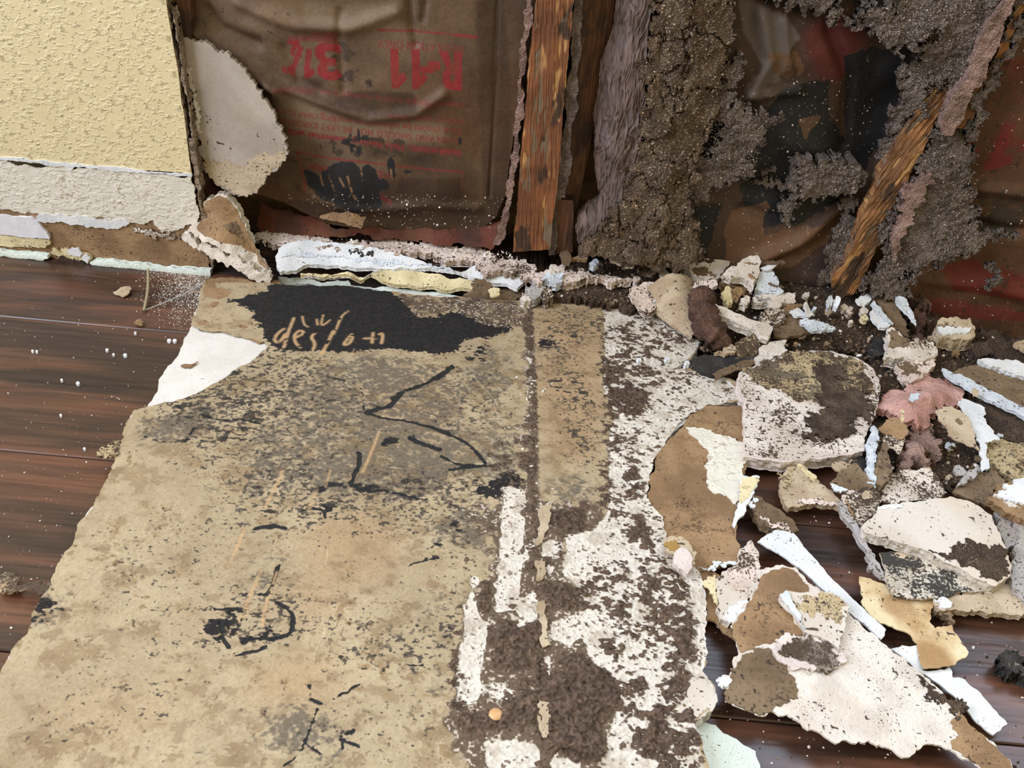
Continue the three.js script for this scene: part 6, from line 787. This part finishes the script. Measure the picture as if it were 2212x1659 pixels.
bit('grey_slab', 'grey slab leaning at the right border below the layered white chunk', SL, [2192, 1128, 2212, 1120, 2250, 1122, 2250, 1330, 2216, 1294, 2182, 1246, 2192, 1206, 2204, 1164], M.grey, { dh: 10, t: 7, amp: .8 });
bit('moulded_sheet', 'triangular sheet with grey-black mould and orange tint under the largest slab', SL, [1900, 1194, 1922, 1191, 1946, 1193, 1990, 1206, 2040, 1220, 2090, 1240, 2140, 1266, 2128, 1276, 2060, 1284, 2010, 1291, 1962, 1293, 1930, 1286, 1912, 1250], M.moulded, { dh: 6, t: 1.6, rag: .07, amp: .5 });
bit('tan_paper', 'yellow-tan torn paper with a lobe reaching down right, below the mould-grey triangle', PA, [1856, 1245, 1880, 1250, 1922, 1264, 1937, 1288, 1980, 1294, 2016, 1296, 2016, 1312, 2008, 1341, 2020, 1357, 2057, 1350, 2068, 1371, 2093, 1408, 2072, 1425, 2049, 1438, 1997, 1444, 1985, 1420, 1982, 1390, 1967, 1371, 1937, 1359, 1899, 1344, 1880, 1333, 1860, 1299], M.yellowpaper, { dh: 2, dt: [0, 0, 0, 0, 0, 0, 0, 0, 2, 4, 6, 8, 8, 8, 6, 4, 2, 2, 2, 2, 0], t: 1, rag: .08, amp: .6, freq: 30 });
bit('drywall_slab', 'tan slab strip with white ragged front under the leaning grey slab', SL, [2016, 1294, 2050, 1286, 2100, 1278, 2140, 1272, 2182, 1262, 2250, 1284, 2250, 1332, 2190, 1328, 2140, 1326, 2100, 1318, 2060, 1316, 2040, 1320, 2022, 1310], M.tan, { dh: 4, t: 5, amp: .6, faces: [{ n: 'white_knot', m: M.white, o: [2016, 1296, 2030, 1292, 2050, 1300, 2044, 1316, 2026, 1312], t: 1.4, rag: .3, amp: .8 }] });
/* lower right: the torn sheets lying on the boards */
bit('paper_strip', 'long bright white paper strip running slantwise, brown edge at its upper end', PA, [1636, 1170, 1652, 1158, 1673, 1145, 1711, 1149, 1730, 1171, 1760, 1206, 1794, 1247, 1850, 1300, 1914, 1360, 1903, 1382, 1861, 1344, 1820, 1308, 1786, 1280, 1750, 1248, 1718, 1220, 1690, 1200, 1658, 1183], M.white, { dh: 4, t: 1.4, rag: .05, amp: .6, freq: 30 });
bit('torn_drywall_skin', 'large torn off-white drywall skin with brown paper patches, lowest right of the rubble', SL, [1640, 1236, 1680, 1222, 1716, 1226, 1760, 1266, 1800, 1300, 1860, 1348, 1904, 1386, 1925, 1402, 1975, 1442, 1992, 1456, 2020, 1480, 2046, 1512, 2090, 1560, 2130, 1592, 2180, 1640, 2192, 1670, 2130, 1672, 2110, 1652, 2090, 1640, 2060, 1622, 2036, 1610, 2012, 1606, 1980, 1618, 1958, 1634, 1930, 1618, 1900, 1608, 1856, 1600, 1820, 1598, 1806, 1606, 1790, 1596, 1755, 1576, 1720, 1556, 1700, 1544, 1664, 1536, 1640, 1546, 1610, 1534, 1590, 1526, 1566, 1516, 1570, 1490, 1546, 1470, 1560, 1460, 1574, 1462, 1596, 1412, 1590, 1388, 1578, 1352, 1590, 1320, 1620, 1290], M.gypsum, { dh: 9, dt: [0], t: 1.6, rag: .12, amp: 2.2, freq: 16, s: .0035, c: [[1800, 1500, 20], [1900, 1560, 21]], faces: [
  { n: 'brown_paper', m: M.kraft, o: [1596, 1330, 1626, 1292, 1650, 1240, 1690, 1226, 1714, 1232, 1744, 1264, 1750, 1290, 1730, 1320, 1740, 1360, 1720, 1384, 1690, 1380, 1650, 1390, 1620, 1404, 1600, 1410, 1592, 1386, 1582, 1354], t: .6, rag: .1 }, { n: 'brown_paper', m: M.kraft_grey, o: [1574, 1488, 1592, 1440, 1612, 1412, 1660, 1400, 1690, 1420, 1704, 1436, 1710, 1460, 1724, 1490, 1724, 1510, 1700, 1520, 1676, 1524, 1660, 1540, 1640, 1546, 1610, 1534, 1590, 1524, 1566, 1512], t: .6, rag: .16 }, { n: 'brown_paper', m: M.kraft, o: [2052, 1560, 2070, 1536, 2090, 1562, 2128, 1592, 2178, 1640, 2188, 1664, 2134, 1668, 2110, 1650, 2090, 1638, 2056, 1618, 2054, 1600, 2070, 1590], t: .5, rag: .12 }, { n: 'soil_streak', m: M.soil, o: [1978, 1458, 1992, 1462, 2020, 1484, 2050, 1512, 2084, 1540, 2076, 1546, 2050, 1540, 2030, 1516, 2004, 1496, 1990, 1480], t: .4, rag: .45, amp: .8 }, { n: 'white_paper_curl', m: M.white, o: [1546, 1472, 1560, 1462, 1576, 1466, 1572, 1484, 1560, 1490], t: .8, lift: .4, rag: .2 }] });
bit('paper_strip', 'bright white paper strip along the right side of the large torn skin', PA, [1924, 1402, 1948, 1394, 1980, 1394, 1984, 1420, 1994, 1448, 2050, 1440, 2058, 1464, 2084, 1468, 2110, 1490, 2140, 1524, 2176, 1564, 2146, 1588, 2120, 1568, 2090, 1536, 2056, 1500, 2020, 1472, 1976, 1444], M.white, { dh: 1, t: 1.2, rag: .07, amp: .5, freq: 30 });
bit('drywall_chunk', 'light chunk with cool daylight painted on its slanted left edge, lying on the torn skin', SL, [1683, 1286, 1700, 1275, 1730, 1280, 1760, 1281, 1796, 1279, 1836, 1312, 1826, 1352, 1812, 1402, 1780, 1380, 1738, 1366, 1718, 1332, 1698, 1308], M.smooth, { dh: 14, t: 9, rag: .08, faces: [{ n: 'blue_lit_bevel', m: M.bluewhite, o: [1684, 1287, 1698, 1277, 1706, 1284, 1712, 1304, 1730, 1334, 1738, 1362, 1718, 1332, 1698, 1308], t: 1.2, rag: .1 }, { n: 'speckled_paper', m: M.tan_dirty, o: [1712, 1298, 1740, 1284, 1790, 1284, 1826, 1308, 1816, 1350, 1790, 1340, 1760, 1332, 1730, 1316], t: .4, rag: .3 }] });  // bevel is coloured blue for the cool light from the left
bit('dirty_chunk', 'grey dirty chunk with a white lower lip below the light chunk', SL, [1670, 1412, 1684, 1392, 1708, 1376, 1740, 1380, 1776, 1384, 1802, 1398, 1816, 1432, 1808, 1441, 1764, 1446, 1730, 1442, 1696, 1434, 1678, 1424], M.pinkcore, { dh: 12, t: 6, amp: 2.5, freq: 80, rag: .25, faces: [{ n: 'dark_crust', m: M.rotcrust, o: [1680, 1408, 1690, 1394, 1710, 1380, 1740, 1382, 1776, 1386, 1800, 1400, 1814, 1432, 1790, 1440, 1764, 1440, 1744, 1430, 1722, 1424, 1700, 1420], t: .8, rag: .35, amp: 1.2 }] });
bit('drywall_chunk', 'tan-grey chunk with a folded white front, just right of the big sheet edge', SL, [1550, 1248, 1572, 1228, 1590, 1218, 1598, 1186, 1622, 1166, 1640, 1196, 1648, 1258, 1636, 1276, 1616, 1292, 1600, 1316, 1576, 1348, 1556, 1336, 1552, 1290], M.smooth, { dh: 8, t: 10, amp: 1, rag: .1, faces: [{ n: 'speckled_top', m: GP, o: [1574, 1232, 1592, 1220, 1600, 1190, 1622, 1170, 1637, 1196, 1644, 1252, 1616, 1282, 1596, 1276, 1574, 1262], t: .5, rag: .15 }, { n: 'white_fold', m: M.white, o: [1562, 1336, 1580, 1312, 1612, 1298, 1618, 1308, 1590, 1330, 1576, 1346], t: 1.5, rag: .15 }] });
bit('brown_paper', 'brown paper strip under the tan-grey chunk, along the big sheet', PA, [1500, 1236, 1540, 1230, 1560, 1250, 1554, 1290, 1558, 1336, 1580, 1350, 1590, 1384, 1572, 1370, 1548, 1346, 1526, 1340, 1524, 1290], M.kraft, { dh: 1, t: 1.5, rag: .1, amp: .6 });
bit('white_flake', 'cream flake lying on the brown strip beside the tan-grey chunk', 'plaster', [1528, 1246, 1544, 1240, 1552, 1270, 1550, 1306, 1540, 1290, 1530, 1270], M.cream, { dh: 5, t: 1.2, rag: .2 });
bit('paper_curl', 'grey ring-shaped paper curl with a mustard spot at the big sheet edge', PA, [1432, 1164, 1450, 1157, 1472, 1158, 1490, 1172, 1506, 1192, 1502, 1218, 1484, 1226, 1470, 1210, 1456, 1196, 1436, 1190], M.tan, { dh: 12, t: 2, amp: .8, faces: [{ n: 'mustard_spot', m: new THREE.MeshStandardMaterial({ color: 0x9c7c3e, roughness: .7 }), o: [1440, 1170, 1456, 1166, 1466, 1178, 1458, 1192, 1446, 1190], t: .5, rag: .2 }] });
bit('plaster_pebble', 'pale pebble of plaster sitting in the grey paper curl', 'plaster', [1456, 1200, 1466, 1184, 1482, 1184, 1494, 1200, 1496, 1224, 1486, 1240, 1466, 1228], M.pinkcore, { dh: 14, t: 4, amp: 1 });
bit('gypsum_flake', 'translucent grey flake peeling off the right edge of the big sheet', 'plaster', [1490, 1470, 1510, 1460, 1526, 1468, 1544, 1494, 1546, 1520, 1524, 1546, 1500, 1556, 1496, 1520, 1484, 1500], M.smooth, { dh: 7, t: .8, amp: .5 });
bit('painted_scrap', 'pale green-white painted scrap at the bottom edge beside the big sheet', 'paint chip', [1500, 1562, 1524, 1560, 1546, 1566, 1562, 1584, 1600, 1604, 1632, 1622, 1643, 1662, 1640, 1730, 1510, 1730], M.greenwhite, { dh: -4, t: 2, rag: .06, amp: .4 });
bit('dark_crumb', 'dark crumbly lump at the right border on the bare boards', 'soil', [2160, 1432, 2176, 1416, 2200, 1406, 2240, 1404, 2240, 1460, 2200, 1452, 2176, 1450], M.blackened, { dh: 4, t: 11, amp: 4, freq: 110, rag: .4 });
bit('dark_crumb', 'twisted dark crumb under the tan slab strip', 'soil', [2016, 1316, 2030, 1318, 2050, 1316, 2062, 1326, 2054, 1346, 2044, 1342, 2040, 1326, 2024, 1326], M.kraft_grey, { dh: 2, t: 6, amp: 3, freq: 130, rag: .3 });
/* small things on the boards at the left */
piece('paper_chip', 'white chip with a tan tail on the boards near the baseboard', PA, { o: [243, 630, 252, 628, 262, 620, 278, 618, 284, 624, 272, 638, 262, 640, 250, 636], h: [2, 2, 3, 4, 4, 3, 2, 2], t: 1.2, m: M.tan, rag: .1 });
const stick = (n, label, a, b, r, m) => { const p = [a, b].map(([x, y, h]) => { const [u, v] = floorPt(x, y, h / 1000); return new THREE.Vector3(u, h / 1000, v); }), mid = p[0].clone().lerp(p[1], .5).add(new THREE.Vector3(.002, 0, .001)); tag(mesh(n, new THREE.TubeGeometry(new THREE.CatmullRomCurve3([p[0], mid, p[1]]), 24, r, 6), m), label, 'splinter'); };
stick('splinter', 'curved cream splinter standing on the boards below the baseboard', [320, 582, 12], [311, 672, 1.5], .0014, M.cream);
stick('splinter', 'thin white thread running from the cream splinter to the brown scrap', [311, 671, 1.2], [446, 610, 9], .0006, M.white);
piece('paper_chip', 'tiny tan chip on the boards between the splinter and the white corner', PA, { o: [293, 692, 302, 689, 312, 695, 306, 703, 296, 700], h: 3, t: 1.5, m: M.kraft, rag: .25, amp: 1 });
piece('paper_chip', 'brown sliver stuck on the white bare corner of the big sheet', PA, { o: [390, 790, 404, 786, 428, 780, 416, 790, 398, 794], h: 14.6, t: 1, m: M.kraft, rag: .15, amp: .6 });
const pebbles = 'white grains on the left boards';
for (const [x, y, q] of [[231, 755, 5], [168, 827, 6], [133, 820, 4], [245, 765, 4], [270, 766, 6], [365, 735, 6], [377, 735, 6], [182, 968, 4], [131, 896, 4], [70, 757, 4], [79, 758, 4], [292, 718, 4]]) { const r = q * .75; piece('plaster_grain', 'white plaster grain lying loose on the dark boards', 'plaster', { o: [x - r, y, x - r * .4, y - r * .7, x + r * .6, y - r * .6, x + r, y + r * .2, x + r * .2, y + r * .7, x - r * .7, y + r * .5], h: 2.4, t: 2.3, m: M.white, rag: .1, s: .0012, group: pebbles }); }
for (const [x, y, l] of [[1380, 779, 'white foam bead on the speckled corner of the big sheet, farthest from its tip'], [1484, 785, 'white foam bead at the very tip of the pinkish corner of the big sheet'], [1441, 777, 'smaller white foam bead midway along the pinkish corner of the big sheet']]) piece('foam_bead', l, 'bead', { o: [x - 7, y, x - 4, y - 6, x + 4, y - 6, x + 7, y, x + 4, y + 6, x - 4, y + 6], h: 17, c: [[x, y, 20]], t: 5, m: M.white, rag: .03, amp: .3, s: .0012, group: 'foam beads' });

/* ------------------------------------------------------------------ crumbs, grains and dust: real grains, too many to count */
const EARTH = [0x5a4838, 0x463629, 0x6d5945, 0x3a2d23, 0x7d6850, 0x52402f], PALE = [0xe8e2d8, 0xd9cfc2, 0xf0ece6, 0xcabdac], DUSTY = [0x8a7c74, 0x7a6c64, 0x968880, 0x655850, 0x6f6259, 0xb0a398];
const HEAP = [1190, 640, 1240, 575, 1330, 560, 1420, 562, 1500, 570, 1600, 584, 1700, 590, 1800, 600, 1900, 626, 1980, 672, 2060, 710, 2140, 728, 2230, 745, 2230, 980, 2160, 1010, 2060, 1050, 1960, 1056, 1890, 1034, 1880, 900, 1880, 800, 1800, 756, 1700, 748, 1560, 768, 1500, 756, 1470, 716, 1380, 664];
strew('soil_crumbs', 'brown crumbs covering the soil heap along the wall foot', 'soil', 12000, 'soil_heap', HEAP, .0003, .0022, EARTH);
strew('plaster_crumbs', 'white plaster crumbs strewn over the soil heap', 'plaster', 700, 'soil_heap', HEAP, .0004, .0026, PALE);
{
  const R = REG.drywall_sheet, on = (k, lo) => (x, y) => { const [u, v] = sheetUV(x, y); return SS(k, u, v) > lo; };
  strew('soil_crumbs', 'brown soil crumbs in the dirty strip and patches on the big drywall sheet', 'soil', 8000, 'drywall_sheet', [960, 660, 1420, 680, 1600, 860, 1400, 1060, 1530, 1260, 1530, 1660, 960, 1660], .0002, .0012, EARTH, on(5, .52), 1.2);
  strew('plaster_crumbs', 'pale crumbs lying along the joint of the big drywall sheet', 'plaster', 90, 'drywall_sheet', [1100, 650, 1190, 650, 1200, 1100, 1120, 1100], .0004, .0018, PALE, null, 1.4);
}
strew('plaster_crumbs', 'white specks on the lower part of the printed kraft paper', 'plaster', 220, 'insulation_batt', [600, 420, 1090, 420, 1080, 495, 760, 490], .0004, .0013, PALE);
strew('plaster_crumbs', 'fine pale specks over the black mouldy paper', 'plaster', 700, 'mould_paper', [1520, 180, 1880, 160, 1900, 400, 1840, 580, 1500, 580], .0003, .0011, DUSTY.concat(PALE));
strew('plaster_crumbs', 'pale specks on the red-print paper at the right edge', 'plaster', 160, 'insulation_batt_002', [2110, 220, 2212, 60, 2212, 720, 1990, 680, 2100, 560], .0003, .0011, DUSTY.concat(PALE));
strew('rot_crumbs', 'crumbs stuck on the tall brown rot column', 'rot', 2600, 'rotten_crust', [1410, 0, 1590, 0, 1550, 230, 1490, 430, 1510, 560, 1270, 550, 1360, 430, 1390, 200], .0003, .0012, [0x6e5c4a, 0x8a745c, 0x57463a, 0xa08a70, 0x7b6650, 0xb7a68f]);
for (const [k, o, n, l] of [['fibre_clump_002', [1870, 20, 2060, 0, 2000, 90, 1900, 90], 1500, 'grains in the rounded fluff overhang'], ['fibre_clump_003', [2050, 0, 2190, 0, 2060, 280, 2020, 290, 2040, 190, 1920, 340, 1960, 200, 2010, 70], 3000, 'grains in the upper right fluff mass'], ['fibre_clump_004', [1724, 352, 1860, 360, 1850, 412, 1726, 430], 1300, 'grains in the square fluff chunk'], ['fibre_clump_007', [1990, 340, 2090, 290, 2110, 510, 1960, 620, 1880, 620], 3600, 'grains in the broad fluff apron'], ['fluff_shelf', [1550, 150, 1600, 130, 1580, 200, 1660, 256, 1630, 370, 1500, 440, 1520, 340], 2200, 'grains in the brown fluff shelf']])
  strew('fluff_grains', l, 'insulation', n, k, o, .0002, .0009, DUSTY);
strew('plaster_dust', 'white dust pile on the boards at the baseboard corner beside the brown scrap', 'dust', 5000, 'none', [300, 575, 455, 592, 440, 640, 400, 720, 330, 700, 280, 640], .00008, .0007, PALE, (x, y) => rnd() < Math.exp(-(((x - 420) / 70) ** 2) - ((y - 610) / 60) ** 2), .3);
strew('plaster_dust', 'scattered white specks over the dark boards on the left', 'dust', 420, 'none', [0, 560, 440, 600, 320, 880, 110, 1260, 0, 1400], .0001, .0008, PALE, null, .3);
strew('plaster_dust', 'white and brown specks on the boards between the pieces at lower right', 'dust', 420, 'none', [1700, 1090, 1850, 1100, 1920, 1260, 2212, 1330, 2212, 1659, 1560, 1659, 1530, 1340, 1720, 1160], .0002, .0013, PALE.concat(EARTH), null, .3);
strew('plaster_crumbs', 'white crumbs on the dark sill behind the split board', 'plaster', 320, 'sole_plate', [580, 500, 800, 520, 1100, 545, 1180, 590, 1100, 575, 800, 540], .0004, .002, PALE);
// single plaster bits big enough to count, on the heap
for (let i = 0; i < 46; i++) {
  let x, y; const P = []; for (let q = 0; q < HEAP.length; q += 2) P.push([HEAP[q], HEAP[q + 1]]); do { x = rr(1480, 2200); y = rr(580, 1040); } while (!pip(P, x, y));
  const r = rr(5, 11), o = []; for (let a = 0; a < 6; a++) o.push(x + Math.cos(a * 1.047 + rr(-.3, .3)) * r * rr(.6, 1.3), y + Math.sin(a * 1.047 + rr(-.3, .3)) * r * rr(.4, .9));
  bit('rubble_bit', `small ${['off-white plaster', 'pinkish speckled plaster', 'dark brown paper', 'tan paper', 'blue-white paint', 'light brown paper'][i % 6]} bit lying loose on the brown soil heap`, 'rubble', o, [G, GP, M.kraft_grey, M.tan, M.bluewhite, M.kraft][i % 6], { dh: rr(-3, 4), t: rr(2, 4), amp: 1, rag: .2, s: .0016, group: ['off-white bits', 'pinkish bits', 'dark brown bits', 'tan bits', 'blue-white bits', 'light brown bits'][i % 6] + ' on the soil heap' });
}
renderer.render(scene, camera);
